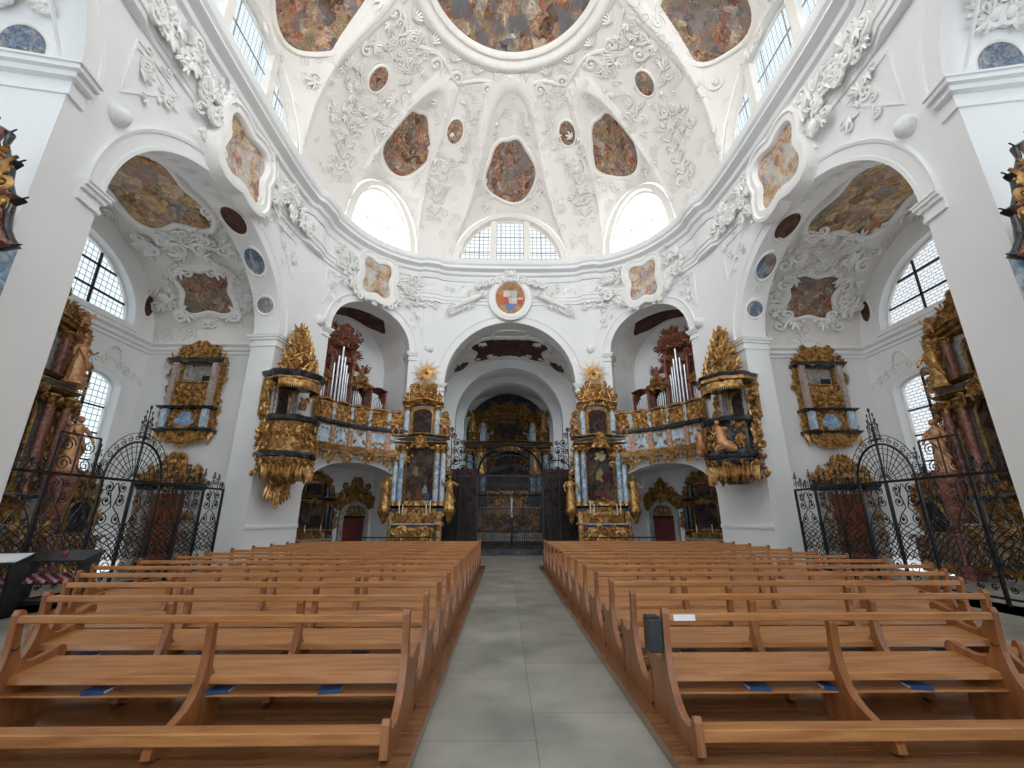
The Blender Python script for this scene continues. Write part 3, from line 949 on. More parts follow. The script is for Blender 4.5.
# ------------------------------------------------------------------ side chapels
XO, YN, YF = 13.9, 7.1, 15.9          # outer wall, near wall, far wall of the chapels
VS, VR, VH = 8.1, 4.4, 3.6                     # springing and radius of the chapel vault (ridge runs outwards)
YV = (YN + YF) / 2
def fr(origin, xdir, out):
    # flat frame: x along xdir, z up, o along out
    ox, oy = origin
    def F(x, z, o): return (ox + xdir[0] * x + out[0] * o, oy + xdir[1] * x + out[1] * o, z)
    return F
WINS = {}
CH = {}
for sd, nm in ((-1, 'left'), (1, 'right')):
    # far wall with the oratory, faces the camera
    Ff = fr((sd * XO, YF), (1, 0), (0, -1))
    mb = MB()
    a, b = (0.0, 5.0) if sd < 0 else (-5.0, 0.0)
    plate(mb, [rectloop(a, b, 0, 11.8)], -0.3, 0, Ff)
    CH['far' + nm] = tag(mb.build('wall_chapel_far_' + nm, M['wall']), kind='structure')
    # near partition
    Fn = fr((sd * XO, YN), (1, 0), (0, -1))
    mb = MB(); plate(mb, [rectloop(a, b, 0, 11.8)], 0.0, 0.3, Fn)
    tag(mb.build('wall_chapel_near_' + nm, M['wall']), kind='structure')
    # outer wall with windows; local x to the right seen from inside
    xd = (0, 1) if sd < 0 else (0, -1)
    Fo = fr((sd * XO, YV), xd, (-sd, 0))
    def lc(y): return (y - YV) * (1 if sd < 0 else -1)
    low = archloop(*sorted((lc(13.3), lc(15.1))), 2.6, 6.0, 12, rise=0.45)
    low2 = archloop(*sorted((lc(7.9), lc(9.7))), 2.6, 6.0, 12, rise=0.45)
    top = archloop(*sorted((lc(8.9), lc(14.9))), 8.35, 8.45, 24, rise=2.35)
    mb = MB(); plate(mb, [rectloop(-4.4, 4.4, 0, 11.8), low, low2, top], -0.7, 0, Fo)
    CH['out' + nm] = tag(mb.build('wall_chapel_outer_' + nm, M['wall']), kind='structure')
    for loop, mt in ((low, 'pane_low' if sd < 0 else 'pane_hex'), (low2, 'pane_hidden_fill'), (top, 'pane_low' if sd < 0 else 'pane_hex')):
        WN[0] += 1
        fb = MB()
        ringsweep(fb, loop, [(0.02, -0.40), (0.02, -0.26), (-0.07, -0.26), (-0.07, -0.40)], Fo, True)
        root = tag(fb.build('window_%d' % WN[0], M['stucco']), kind='structure')
        pb = MB(); panel(pb, loop, -0.36, Fo, rings=1)
        pb.build('pane', M[mt], root)
        gb = MB()
        xs = [p[0] for p in loop]; zs = [p[1] for p in loop]
        x0, x1, z0, z1 = min(xs), max(xs), min(zs), max(zs)
        nv = 2 if x1 - x0 < 2 else 4
        for i in range(1, nv):
            x = x0 + (x1 - x0) * i / nv
            t = (x - (x0 + x1) / 2) / ((x1 - x0) / 2)
            zt = (z1 if x1 - x0 < 2 else 8.45 + 2.35 * math.sqrt(1 - t * t))
            box(gb, x - 0.03, x + 0.03, z0, zt - 0.02, -0.36, -0.30, Fo)
        for zz in ([z0 + 0.9, z0 + 1.8, z0 + 2.7] if x1 - x0 < 2 else [9.1, 9.95]):
            if x1 - x0 > 2:
                h_ = (x1 - x0) / 2 * math.sqrt(max(0, 1 - ((zz - 8.45) / 2.35) ** 2)); c_ = (x0 + x1) / 2
                box(gb, c_ - h_, c_ + h_, zz - 0.03, zz + 0.03, -0.36, -0.30, Fo)
            else:
                box(gb, x0, x1, zz - 0.025, zz + 0.025, -0.36, -0.30, Fo)
        gb.build('glazing_bar', M['iron'], root)
    # window surrounds in raised plaster
    for loop in (low, low2, top):
        mb = MB(); ringsweep(mb, loop, [(-0.02, -0.1), (-0.02, 0.05), (0.16, 0.07), (0.2, 0.0)], Fo, True)
        mb.build('window_surround', M['wall'], CH['out' + nm], smooth=40)
    # vault
    def FV(x, a, o, sd=sd):       # x outwards from the arch plane, a = arc length from the crown towards the far wall, o inwards
        th = a / VR
        return (sd * x, YV + (VR - o) * sin(th), VS + (VH - o) * cos(th))
    nA, nX = 36, 12
    mb = MB()
    vs = [FV(9.45 + (XO - 9.45 + 0.2) * i / nX, VR * (-PI / 2 + PI * j / nA), 0) for i in range(nX + 1) for j in range(nA + 1)]
    mb.add(vs, [(i * (nA + 1) + j, i * (nA + 1) + j + 1, (i + 1) * (nA + 1) + j + 1, (i + 1) * (nA + 1) + j) for i in range(nX) for j in range(nA)])
    CH['v' + nm] = tag(mb.build('ceiling_chapel_' + nm, M['dome'], None, smooth=60), kind='structure')
    CH['FV' + nm] = FV
    CH['Ff' + nm] = Ff; CH['Fo' + nm] = Fo; CH['lc' + nm] = lc
    # impost cornice around the chapel
    prof = [(o_, z_ + 0.5) for o_, z_ in [(0.0, 7.1), (0.05, 7.12), (0.05, 7.22), (0.12, 7.26), (0.12, 7.38), (0.22, 7.46), (0.22, 7.56), (0.0, 7.6)]]
    for F_, x0, x1, n_ in ((Ff, a, b, 'f'), (Fo, -4.4, 4.4, 'o')):
        mb = MB(); vs = []
        for x in (x0, x1): vs += [F_(x, z, o) for o, z in prof]
        m = len(prof)
        mb.add(vs, [(q, m + q, m + q + 1, q + 1) for q in range(m - 1)] + [tuple(range(m))[::-1], tuple(range(m, 2 * m))])
        mb.build('impost_cornice', M['wall'], CH[('far' if n_ == 'f' else 'out') + nm])

# rear side passage behind the near arches
for sd, nm in ((-1, 'left'), (1, 'right')):
    mb = MB(); box(mb, min(sd * 12.6, sd * 12.9), max(sd * 12.6, sd * 12.9), 0, 13.5, -7.0, 3.0)
    tag(mb.build('wall_passage_' + nm, M['wall']), kind='structure')
    mb = MB(); box(mb, min(sd * 9.0, sd * 12.9), max(sd * 9.0, sd * 12.9), 13.5, 13.7, -7.0, 3.0)
    tag(mb.build('ceiling_passage_' + nm, M['dome']), kind='structure')

# ------------------------------------------------------------------ lofts behind the front diagonal arches
LOFT = {}
for sd, nm in ((-1, 'left'), (1, 'right')):
    loc, rz = wallframe(sd * S_DM)
    LOFT[nm] = (loc, rz)
    e = None
    def FL(x, z, o, loc=loc, rz=rz):
        c, s_ = cos(rz), sin(rz)
        X, Y = x, -o
        return (loc[0] + c * X - s_ * Y, loc[1] + s_ * X + c * Y, z)
    LOFT['F' + nm] = FL
    mb = MB()
    hw = 2.6
    plate(mb, [rectloop(-hw, hw, 0, 12.0)], -3.4, -3.1, FL)
    back = tag(mb.build('wall_loft_back_' + nm, M['wall']), kind='structure')
    mb = MB()
    box(mb, -hw - 0.2, -hw, 0, 12.0, -3.4, -0.7, FL); box(mb, hw, hw + 0.2, 0, 12.0, -3.4, -0.7, FL)
    tag(mb.build('wall_loft_sides_' + nm, M['wall']), kind='structure')
    mb = MB(); box(mb, -hw, hw, 4.0, 4.22, -3.1, -0.7, FL)
    tag(mb.build('floor_loft_' + nm, M['wall']), kind='structure')
    mb = MB(); n = 30
    vs = [FL(hw * cos(PI * i / n), ZD - 0.2 + hw * sin(PI * i / n), o) for o in (-0.8, -2.0, -3.2) for i in range(n + 1)]
    mb.add(vs, [(k * (n + 1) + i, k * (n + 1) + i + 1, (k + 1) * (n + 1) + i + 1, (k + 1) * (n + 1) + i) for k in range(2) for i in range(n)])
    v = tag(mb.build('ceiling_loft_' + nm, M['dome'], None, smooth=60), kind='structure')
    # dark painted oval on the loft vault and round-headed recess on the back wall
    mb = MB()
    def Fv(x, a, o, FL=FL): 
        th = x / hw
        return FL((hw - o) * sin(th), ZD - 0.2 + (hw - o) * cos(th), a)
    panel(mb, cartouche(-0.1 * sd, -1.9, 1.9, .95, style=3), 0.03, Fv, rings=5)
    mb.build('ceiling_painting', M['umber'] if 'umber' in M else mat_fresco('dark_loft_fresco', 'umber', 3 + sd), v)
    mb = MB(); panel(mb, archloop(*sorted((sd * -0.2, sd * -2.1)), 4.3, 6.6, 16), 0.03 - 3.1, FL, rings=4)
    mb.build('painted_recess', mat_fresco('recess_painting', 'gold' if sd < 0 else 'umber', 7 + sd, 1.5), back)

# ------------------------------------------------------------------ choir
CW, CZ, CE, CRS = 4.35, 8.35, 35.0, 3.0
for sd, nm in ((-1, 'left'), (1, 'right')):
    F = fr((sd * CW, 28.5), (0, 1) if sd < 0 else (0, -1), (-sd, 0))
    hl = [archloop(x - 1.1, x + 1.1, 5.6, 7.9, 12, 0.8) for x in (-4.2, 0, 4.2)]
    mb = MB(); plate(mb, [rectloop(-6.6, 6.7, 0, CZ)] + hl, -0.5, 0, F)
    tag(mb.build('wall_choir_' + nm, M['wall']), kind='structure')
    for l in hl:
        WN[0] += 1
        fb = MB(); ringsweep(fb, l, [(0.02, -0.5), (0.02, -0.3), (-0.08, -0.3), (-0.08, -0.5)], F, True)
        r_ = tag(fb.build('window_%d' % WN[0], M['stucco']), kind='structure')
        pb = MB(); panel(pb, l, -0.45, F, rings=1); pb.build('pane', M['pane_choir'], r_)
mb = MB(); n = 40
vs = [(CW * cos(PI * i / n), y, CZ + CRS * sin(PI * i / n)) for y in (21.9, 25, 28, 31, CE) for i in range(n + 1)]
mb.add(vs, [(k * (n + 1) + i, k * (n + 1) + i + 1, (k + 1) * (n + 1) + i + 1, (k + 1) * (n + 1) + i) for k in range(4) for i in range(n)])
CHV = tag(mb.build('ceiling_choir', M['dome'], None, smooth=60), kind='structure')
def FC(x, a, o):      # on the choir vault: x arc from the crown to the right, a = along Y (decreasing upwards in the picture)
    th = x / CW
    return ((CW - o) * sin(th), 22 + a, CZ + (CRS - o) * cos(th))
def FCm(x, z, o): return FC(x, -z, o)
mb = MB(); plate(mb, [rectloop(-5, 5, 0, 13.2)], 0, 0.3, fr((0, CE), (1, 0), (0, -1)))
tag(mb.build('wall_choir_end', M['wall']), kind='structure')
mb = MB(); plate(mb, [rectloop(-5.4, 5.4, 0, 13.2), [(-CW, 0.01), (CW, 0.01)] + [(CW * cos(PI * i / 30), CZ + CRS * sin(PI * i / 30)) for i in range(31)]], -.12, 0, fr((0, 21.95), (1, 0), (0, -1)))
tag(mb.build('wall_choir_entry', M['wall']), kind='structure')
# two transverse arches narrowing towards the high altar
for (y, r, t, zs) in ((26.8, 3.3, 0.6, 7.4), (30.5, 3.1, 0.6, 7.8)):
    mb = MB()
    outer = [(-CW, 0), (-r, 0)] + [(r * -cos(PI * i / 30), zs + r * sin(PI * i / 30)) for i in range(31)] + [(r, 0), (CW, 0)] + [(CW * cos(PI * i / 30), CZ + CRS * sin(PI * i / 30)) for i in range(31)]
    plate(mb, [outer], 0, t, fr((0, y), (1, 0), (0, -1)))
    tag(mb.build('wall_choir_arch', M['wall']), kind='structure')
# side galleries outside the choir (keeps daylight out of the gap between choir and lofts)

# ---- floor
mb = MB()
mb.add([(-13, -8, 0), (13, -8, 0), (13, 36, 0), (-13, 36, 0), (-13, -8, -0.3), (13, -8, -0.3), (13, 36, -0.3), (-13, 36, -0.3)], [(0, 1, 2, 3), (7, 6, 5, 4), (0, 4, 5, 1), (1, 5, 6, 2), (2, 6, 7, 3), (3, 7, 4, 0)])
tag(mb.build('floor', M['floor']), kind='structure')
# ------------------------------------------------------------------ painted cartouches and white stucco
FRAME = [(-0.02, 0.01), (-0.02, 0.07), (0.03, 0.11), (0.10, 0.11), (0.14, 0.07), (0.20, 0.07), (0.24, 0.10), (0.28, 0.09), (0.31, 0.0)]
FTHIN = [(-0.01, 0.0), (-0.01, 0.04), (0.02, 0.06), (0.06, 0.06), (0.09, 0.03), (0.10, 0.0)]
_fres = {}
def fres(pal, seed, scale=1.0, sky=0.0):
    k = (pal, seed, scale, sky)
    if k not in _fres: _fres[k] = mat_fresco('painted_%s' % pal, pal, seed, scale, sky)
    return _fres[k]
def painting(parent, F, loop, mat, frame=FRAME, fmat='stucco', name='fresco', label=None, bulge=0.0):
    mb = MB(); panel(mb, loop, 0.03, F, rings=6, bulge=bulge)
    p = mb.build(name, mat, parent, smooth=180)
    if label: p['label'] = label
    if frame:
        mb = MB(); ringsweep(mb, loop, frame, F, True)
        mb.build('frame', M[fmat], p, smooth=50)
    return p
def annulus(cx, cz, r0x, r0z, r1x, r1z):
    def ins(x, z):
        a = ((x - cx) / r0x) ** 2 + ((z - cz) / r0z) ** 2; b = ((x - cx) / r1x) ** 2 + ((z - cz) / r1z) ** 2
        return a > 1 and b < 1
    return ins
def offs(F, q):
    return lambda x, z, o: F(x, z, o + q if o > 0.001 else 0.0)
def relief(parent, F, ins, x0, x1, z0, z1, n, size, seed, mat='stucco', depth=0.7, name='stucco_relief', sym=True, cx=0.0, leaves=1.0):
    mb = MB()
    rocaille(mb, ins, x0, x1, z0, z1, n, size, seed, F, 0.0, sym, cx, depth, leaves, nseg=4)
    return mb.build(name, M[mat], parent, smooth=60)
def garland(mb, F, x0, z0, x1, z1, sag, r, n=14):
    for i in range(n + 1):
        t = i / n
        x = x0 + (x1 - x0) * t; z = z0 + (z1 - z0) * t - sag * sin(PI * t)
        q = r * (0.6 + 0.6 * sin(PI * t))
        ball(mb, x, z, q * 0.7, q, q, q * 0.8, 6, 4, F)

# --- front oval with arms
F = FW(0)
wf = W['front']
F = offs(FW(0), .19)
arm = painting(wf, F, ell(0, 12.78, 0.80, 0.96), mat_noise('arms_ground', [(0.3, (0.20, 0.08, 0.04)), (0.5, (0.42, 0.20, 0.08)), (0.7, (0.55, 0.30, 0.12))], 5, 0.6), frame=[(-.02, .0), (-.02, .1), (.05, .16), (.22, .16), (.27, .12), (.34, .14), (.38, .0)], name='arms_cartouche', label='oval painted coat of arms in a white frame')
def smallplate(parent, name, loop, col, o=0.05, FF=F):
    mb = MB(); plate(mb, [loop], 0.02, o, FF)
    key = 'flat_%02d%02d%02d' % tuple(int(c * 99) for c in col)
    if key not in M: M[key] = mat_noise(key, [(0.3, tuple(c * 0.85 for c in col)), (0.7, col)], 9, 0.6)
    return mb.build(name, M[key], parent)
smallplate(arm, 'shield_quarter', rectloop(-.36, -.02, 12.85, 13.22), (.62, .60, .55))
smallplate(arm, 'shield_quarter', rectloop(.02, .36, 12.85, 13.22), (.50, .50, .48))
smallplate(arm, 'shield_quarter', rectloop(-.36, -.02, 12.45, 12.82), (.52, .09, .05))
smallplate(arm, 'shield_quarter', rectloop(.02, .36, 12.45, 12.82), (.62, .60, .55))
smallplate(arm, 'shield_base', [(-.30, 12.42), (-.18, 12.12), (0, 12.00), (.18, 12.12), (.30, 12.42)], (.12, .22, .42))
smallplate(arm, 'tower_emblem', [(-.08, 12.46), (.08, 12.46), (.08, 12.72), (.12, 12.72), (.12, 12.80), (-.12, 12.80), (-.12, 12.72), (-.08, 12.72)], (.55, .50, .42), .06)
smallplate(arm, 'red_stripe', rectloop(.40, .66, 12.70, 12.80), (.62, .60, .55), .05)
smallplate(arm, 'side_shield', rectloop(.40, .66, 12.45, 12.70), (.55, .07, .04), .05)
smallplate(arm, 'side_shield', rectloop(-.66, -.40, 12.50, 13.00), (.50, .14, .05), .05)
smallplate(arm, 'crest', [(-.2, 13.26), (.2, 13.26), (.12, 13.50), (0, 13.40), (-.12, 13.50)], (.20, .20, .10), .06)
# crown ornament, recumbent angels and trophies over the choir arch
mb = MB()
for sd in (-1, 1):
    for i in range(5):
        scroll(mb, sd * (0.25 + 0.35 * i), 14.05 - 0.10 * i, 0.42, sd * (-1.4), 1.1, 0.2, sd, 0.12, F, 6, 1.0)
    leaf(mb, sd * .1, 14.0, .5, -sd * .5, .5, 0, .15, .3, F)
ball(mb, 0, 14.2, .2, .16, .26, .16, 8, 6, F)
mb.build('crown_relief', M['stucco'], wf, smooth=60)
for sd in (-1, 1):
    mb = MB()
    def Fa(x, z, o, sd=sd): return F(sd * (1.55 + x * 0.96 + z * .25), 12.75 + z * 0.9 - x * 0.33, o)
    tube(mb, [(0, .1, .12), (.4, .05, .16), (.8, 0, .14), (1.3, -.1, .1), (1.7, -.1, .05)], [.10, .17, .16, .11, .05], 7, Fa)
    ball(mb, -.12, .28, .18, .12, .14, .12, 8, 6, Fa)
    tube(mb, [(0, .15, .15), (-.25, .0, .2), (-.42, .2, .15)], [.06, .05, .035], 6, Fa)
    for k in range(4): leaf(mb, .25, .15, .6 - .07 * k, -.5 - .35 * k, .3, 0, .1, .1, Fa)
    for k in range(6): scroll(mb, .5 + .25 * k, -.25 - .03 * k, .32, .5 * k, 1.1, .16, 1, .02, Fa, 5, .8)
    for k in range(8): leaf(mb, 1.2 + .1 * k, -.1, .5, -1.0 - .3 * k, .3, 0, .02, .2, Fa)
    mb.build('angel_relief', M['stucco'], wf, smooth=60)
# frieze scrolls left and right of the oval
for sd in (-1, 1):
    relief(wf, FW(0), lambda x, z: True, sd * 1.35 if sd > 0 else -3.6, 3.6 if sd > 0 else -1.35, 12.95, 13.5, 22, .34, 11 + sd, depth=.6, sym=False, name='frieze_relief')
    # pilaster strips with garland capitals on the front piers
    for s_ in (4.3,):
        mb = MB()
        FF = FW(0)
        w_ = 0.42 if s_ < 4.5 else .1
        if s_ < 4.5:
            box(mb, sd * s_ - w_ * .5, sd * s_ + w_ * .5, 8.2, 12.7, 0, .09, FF)
            box(mb, sd * s_ - w_ * .32, sd * s_ + w_ * .32, 8.5, 11.2, .09, .12, FF)
            mb.build('pilaster_strip', M['wall'], wf)
    mb = MB()
    garland(mb, FW(0), sd * 4.95, 12.5, sd * 4.45, 12.5, .28, .09, 8)
    garland(mb, FW(0), sd * 4.45, 12.5, sd * 3.95, 12.5, .28, .09, 8)
    for x in (3.95, 4.45, 4.95):
        scroll(mb, sd * x, 12.5, .34, 0, 1.1, .2, sd, .12, FW(0), 5, 1.0)
        acanthus(mb, sd * x, 12.05, .3, 0, .12, FW(0))
    mb.build('capital_garland', M['stucco'], wf, smooth=60)
    nm = 'left' if sd < 0 else 'right'
    # round bosses
    for (x, y, z, par) in ((4.15, 20.8, 9.85, 'd' + nm), (8.3, 17.2, 9.7, 'd' + nm), (8.72, 7.5, 10.0, nm)):
        s_ = s_near(sd * x, y)
        mb = MB(); ball(mb, 0, z, .05, .24, .24, .22, 14, 10, FW(s_))
        mb.build('round_boss', M['wall'], W[par], smooth=180)
    # cartouches over the diagonal arches
    F1 = offs(FW(sd * S_DM), .19)
    lab = 'shield-shaped painted scene on the %s front wall' % nm
    painting(W['d' + nm], F1, cartouche(0, 12.95, .78, .95, style=2), fres('sky', 2.0 + sd, 1.6, .8), label=lab, frame=[(-.02, 0), (-.02, .1), (.06, .15), (.22, .13), (.27, .18), (.38, .16), (.42, 0)])
    relief(W['d' + nm], F1, annulus(0, 13.1, 1.2, 1.3, 2.4, 1.6), -2.4, 2.4, 11.4, 14.2, 34, .42, 31 + sd, depth=.9, name='cartouche_relief')
    relief(W['d' + nm], FW(sd * S_DM), lambda x, z: abs(x) > 1.9 and z > 10.6 + 0 * x, 1.9, 2.55, 10.9, 12.3, 10, .28, 35 + sd, depth=.5, name='spandrel_relief')
    mb = MB()
    for q in (-1, 1):
        ringsweep(mb, [(q * 2.65, 12.2), (q * 1.75, 12.2), (q * 2.35, 11.4), (q * 2.65, 10.6)][::q], [(0, 0), (0, .04), (.05, .04), (.05, 0)], FW(sd * S_DM), True)
    mb.build('spandrel_panel', M['wall'], W['d' + nm])
    # big cartouches over the chapel arches
    F2 = offs(FW(sd * S_LM), .19)
    painting(W[nm], F2, cartouche(0, 12.5, 1.02, .95, style=2), fres('sky', 5.0 + sd, 1.4, .7), label='large painted scene over the %s chapel arch' % nm,
             frame=[(-.02, 0), (-.02, .12), (.06, .2), (.25, .18), (.3, .25), (.42, .22), (.48, 0)])
    relief(W[nm], F2, annulus(0, 12.9, 1.55, 1.7, 4.2, 1.6), -4.2, 4.2, 12.75, 13.6, 60, .42, 41 + sd, depth=.9, name='frieze_relief')
    relief(W[nm], F2, annulus(0, 12.6, 1.5, 1.5, 2.1, 2.1), -2.1, 2.1, 11.5, 14, 22, .42, 44 + sd, depth=1.0, name='cartouche_relief')
    for q in (-1, 1):
        relief(W[nm], FW(sd * S_LM), lambda x, z: abs(x - q * 3.3) + abs(z - 11.6) * .8 < .75, q * 3.3 - .8, q * 3.3 + .8, 10.9, 12.6, 12, .32, 47 + sd + q, depth=.6, sym=False, name='spandrel_relief')
        mb = MB()
        ringsweep(mb, [(q * 3.95, 12.1), (q * 2.6, 12.1), (q * 3.3, 11.3), (q * 3.95, 10.6)][::q], [(0, 0), (0, .03), (.045, .03), (.045, 0)], FW(sd * S_LM), True)
        mb.build('spandrel_panel', M['wall'], W[nm])

# --- dome
FC0 = lambda x, z, o: (x, CY + .15 + z, dome_z(x, CY + .15 + z) - o - 0.02)
painting(DOME, FC0, ell(0, 0, 3.35, 3.35, 72), fres('warm', 9.0, .75, .9), name='crown_fresco', label='big round painted scene at the crown of the vault', fmat='stuccow',
         frame=[(-.03, 0), (-.03, .12), (.05, .2), (.15, .2), (.2, .12), (.32, .12), (.38, .22), (.5, .26), (.6, .2), (.75, .06), (.85, .0)])
mb = MB()
for i in range(24):
    a = 2 * PI * (i + .5) / 24
    for k in range(5):
        leaf(mb, 4.45 * cos(a), 4.45 * sin(a), .42, a - PI / 2 + PI + (k - 2) * .35, .3, 0, .03, .2, FC0)
    if i % 2 == 0:
        for q in (-1, 1): scroll(mb, 4.9 * cos(a + q * .06), 4.9 * sin(a + q * .06), .55, a + PI / 2, 1.1, .13, q, .03, FC0, 4, .7)
mb.build('shell_relief', M['stuccow'], DOME, smooth=60)
ring = []
for i in range(12):
    a0 = 2 * PI * i / 12
    for k in range(8):
        t = k / 8
        r = 5.1 - .55 * sin(PI * t)
        a = a0 + 2 * PI / 12 * t
        ring.append((r * cos(a), r * sin(a)))
mb = MB(); ringsweep(mb, ring, [(0, -.02), (0, .05), (.05, .07), (.10, .05), (.10, -.02)], FC0, True)
mb.build('scalloped_moulding', M['stuccow'], DOME, smooth=50)

def vaultpic(x, y, loop, pal, seed, scale, label, rl=None, frame=None, sky=.6, lunette=False):
    F_ = FD(x, y)
    painting(DOME, F_, loop, fres(pal, seed, scale, sky), frame=frame or [(-.02, 0), (-.02, .06), (.04, .1), (.12, .1), (.16, .05), (.19, .0)], fmat='stuccow', label=label)
    if rl:
        n, size, r0, r1, sdd = rl
        relief(DOME, F_, annulus(0, r1[2] if len(r1) > 2 else 0, r0[0], r0[1], r1[0], r1[1]), -r1[0], r1[0], -r1[1] - .5, r1[1] + .8, n, size, sdd, 'stuccow', .6)
vaultpic(0, 19.35, cartouche(0, 0, 1.25, 1.5, style=1), 'warm', 12.0, 1.2, 'pear-shaped painted scene above the middle window', (16, .42, (1.4, 1.65), (2.3, 2.3), 61))
for sd in (-1, 1):
    nm = 'left' if sd < 0 else 'right'
    p = PS(sd * S_DM); n = NS(sd * S_DM)
    vaultpic(p[0] + n[0] * 2.2, p[1] + n[1] * 2.2, cartouche(0, 0, 1.05, 1.5, style=1), 'warm', 14.0 + sd, 1.2, 'tall painted scene above the %s front window' % nm, (14, .42, (1.4, 1.95), (2.1, 2.6), 64 + sd))
    p = (sd * 8.78, 11.3)
    vaultpic(sd * 7.05, 11.6, cartouche(0, 0, 1.2, 1.8, style=1), 'warm', 17.0 + sd, 1.1, 'dark painted scene above the %s side window' % nm, (16, .5, (1.75, 2.2), (2.6, 3.0), 67 + sd))
    vaultpic(sd * 2.85, 17.5, ell(0, 0, .40, .56, 24), 'warm', 21.0 + sd, 2.0, 'small painted oval on the vault %s of the middle axis' % nm, (26, .32, (.85, 1.0), (1.1, 2.2, .1), 70 + sd), FTHIN)
    vaultpic(sd * 5.9, 14.6, ell(0, 0, .38, .55, 24), 'warm', 24.0 + sd, 2.0, 'small painted oval high on the %s vault rib' % nm, (30, .38, (.8, 1.0), (1.25, 2.5, .1), 73 + sd), FTHIN)
    # palm sprays rising from the cornice between the windows
    for (x, y, sdn) in ((4.15, 20.1, 1), (8.0, 16.4, 2)):
        F_ = FD(sd * x, y)
        mb = MB()
        for k in range(5):
            z = -.3 + .55 * k
            for q in (-1, 1):
                scroll(mb, q * .1, z, .42, 0, 1.05, .12, q, .02, F_, 4, .7)
                leaf(mb, q * .05, z + .25, .4, -q * .6, .3, 0, .02, .2, F_)
        ball(mb, 0, 2.4, .06, .12, .16, .1, 6, 5, F_)
        mb.build('palm_spray_relief', M['stuccow'], DOME, smooth=60)
    for (x, y, k_) in ((1.75, 17.3, 0), (3.7, 19.3, 1), (7.6, 14.9, 2), (4.0, 14.6, 6)):
        relief(DOME, FD(sd * x, y), lambda a, b: a * a / .35 + b * b / 1.1 < 1, -.6, .6, -1.0, 1.0, 12, .32, 500 + k_ + sd, 'stuccow', .6, sym=k_ in (1, 3), leaves=1.2)
    for k_, (x, y) in enumerate(((3.1, 15.9), (7.3, 15.4), (2.2, 15.4))):
        mb = MB(); F_ = FD(sd * x, y); R_ = random.Random(700 + k_)
        for q in (-1, 1):
            for j in range(5):
                zz_ = -1.0 + .5 * j
                pts = [(q * (.08 + .32 * sin(PI * i / 10) * (1 if j % 2 else .7)), zz_ + .5 * i / 10, .02) for i in range(11)]
                tube(mb, pts, .018, 4, F_, cap=False)
                scroll(mb, q * .3, zz_ + .2, .24, -q * .8, 1.2, .09, q, .01, F_, 4, .7, seg=12)
                leaf(mb, q * .12, zz_ + .3, .22, -q * .7, .35, 0, .01, .15, F_)
        mb.build('arabesque_relief', M['stuccow'], DOME, smooth=60)
    # chapels: vault paintings and soffit ovals
    FV = CH['FV' + nm]; cv = CH['v' + nm]
    def FVm(x, z, o, FV=FV, sd=sd): return FV(11.6 + x, z, o)
    painting(cv, FVm, cartouche(.1, .1, 1.35, 1.75, style=2), fres('gold', 31.0 + sd, .8, .5), label='golden painted sky scene on the %s chapel vault' % nm, frame=[(-.02, 0), (-.02, .08), (.05, .13), (.16, .12), (.22, .05), (.26, 0)])
    def FVf(x, z, o, FV=FV, sd=sd): return FV(11.75 + x, 4.55 - z, o)
    painting(cv, FVf, cartouche(0, 0, .95, .95, style=2), fres('warm', 34.0 + sd, 1.5, .6), label='square painted scene low on the %s chapel vault' % nm, frame=[(-.02, 0), (-.02, .08), (.05, .13), (.14, .12), (.2, .04), (.22, 0)])
    relief(cv, FVf, annulus(0, 0, 1.15, 1.15, 1.9, 1.4), -1.9, 1.9, -1.4, 1.9, 34, .45, 81 + sd, depth=1.0, name='scroll_relief')
    relief(cv, FVf, annulus(0, 2.0, .2, .2, 1.9, .75), -1.9, 1.9, 1.3, 2.6, 26, .5, 84 + sd, depth=1.0, name='scroll_relief')
    relief(cv, FVm, annulus(0, 0, 1.6, 1.9, 2.3, 2.5), -2.2, 2.2, -2.5, 2.5, 30, .42, 86 + sd, depth=.8, name='scroll_relief', sym=False)
    c_ = sd * S_LM
    def FS(a, t, o, c_=c_):      # arch soffit: a = arc position (rad), t = depth behind the wall face
        return FW(0)(c_ + (S_LR - o) * sin(a), ZL + (RL - o) * cos(a), -t)
    for q, (a_, rr, pal, ttl) in enumerate(((.30, (.26, .40), 'umber', 'upper'), (.74, (.24, .40), 'blue', 'middle'), (1.22, (.16, .38), 'blue', 'lowest'))):
        aa = a_ * (-1 if sd > 0 else 1)
        loop = ell(aa, .48, rr[0] * .6, rr[1] * .85, 20)
        painting(W[nm], FS, loop, fres(pal, 40.0 + sd + q, 2.0, .0), label='%s painted oval on the soffit of the %s chapel arch' % (ttl, nm), frame=[(-.005, 0), (-.005, .03), (.02, .05), (.035, 0)])
    mb = MB()
    for i in range(17):
        a_ = -1.35 + 2.7 * i / 16
        if min(abs(a_ * -sd - q_) for q_ in (.30, .74, 1.22)) < .2: continue
        for q in (-1, 1):
            scroll(mb, a_, .48 + q * .0, .09, 0 if q > 0 else PI, 1.05, .12, q, .02, lambda x, z, o, a_=a_: FS(a_ + (x - a_), .48 + (z - .48) * 3.4, o), 4, .8)
    mb.build('soffit_relief', M['stucco'], W[nm], smooth=60)
    # outer wall: small dark oval beside the lunette, scrolls over the low window
    Fo = CH['Fo' + nm]; lc = CH['lc' + nm]
    painting(CH['out' + nm], Fo, ell(lc(15.35), 9.4, .22, .45, 20), fres('umber', 50.0, 2), frame=FTHIN, label='small dark painted oval beside the %s chapel lunette' % nm)
    mb = MB()
    for q in (-1, 1):
        for k in range(4): scroll(mb, lc(14.5) + q * (.2 + .35 * k), 6.95 - .12 * k, .34, -q * 1.2, 1.1, .1, q, .02, Fo, 4, .6)
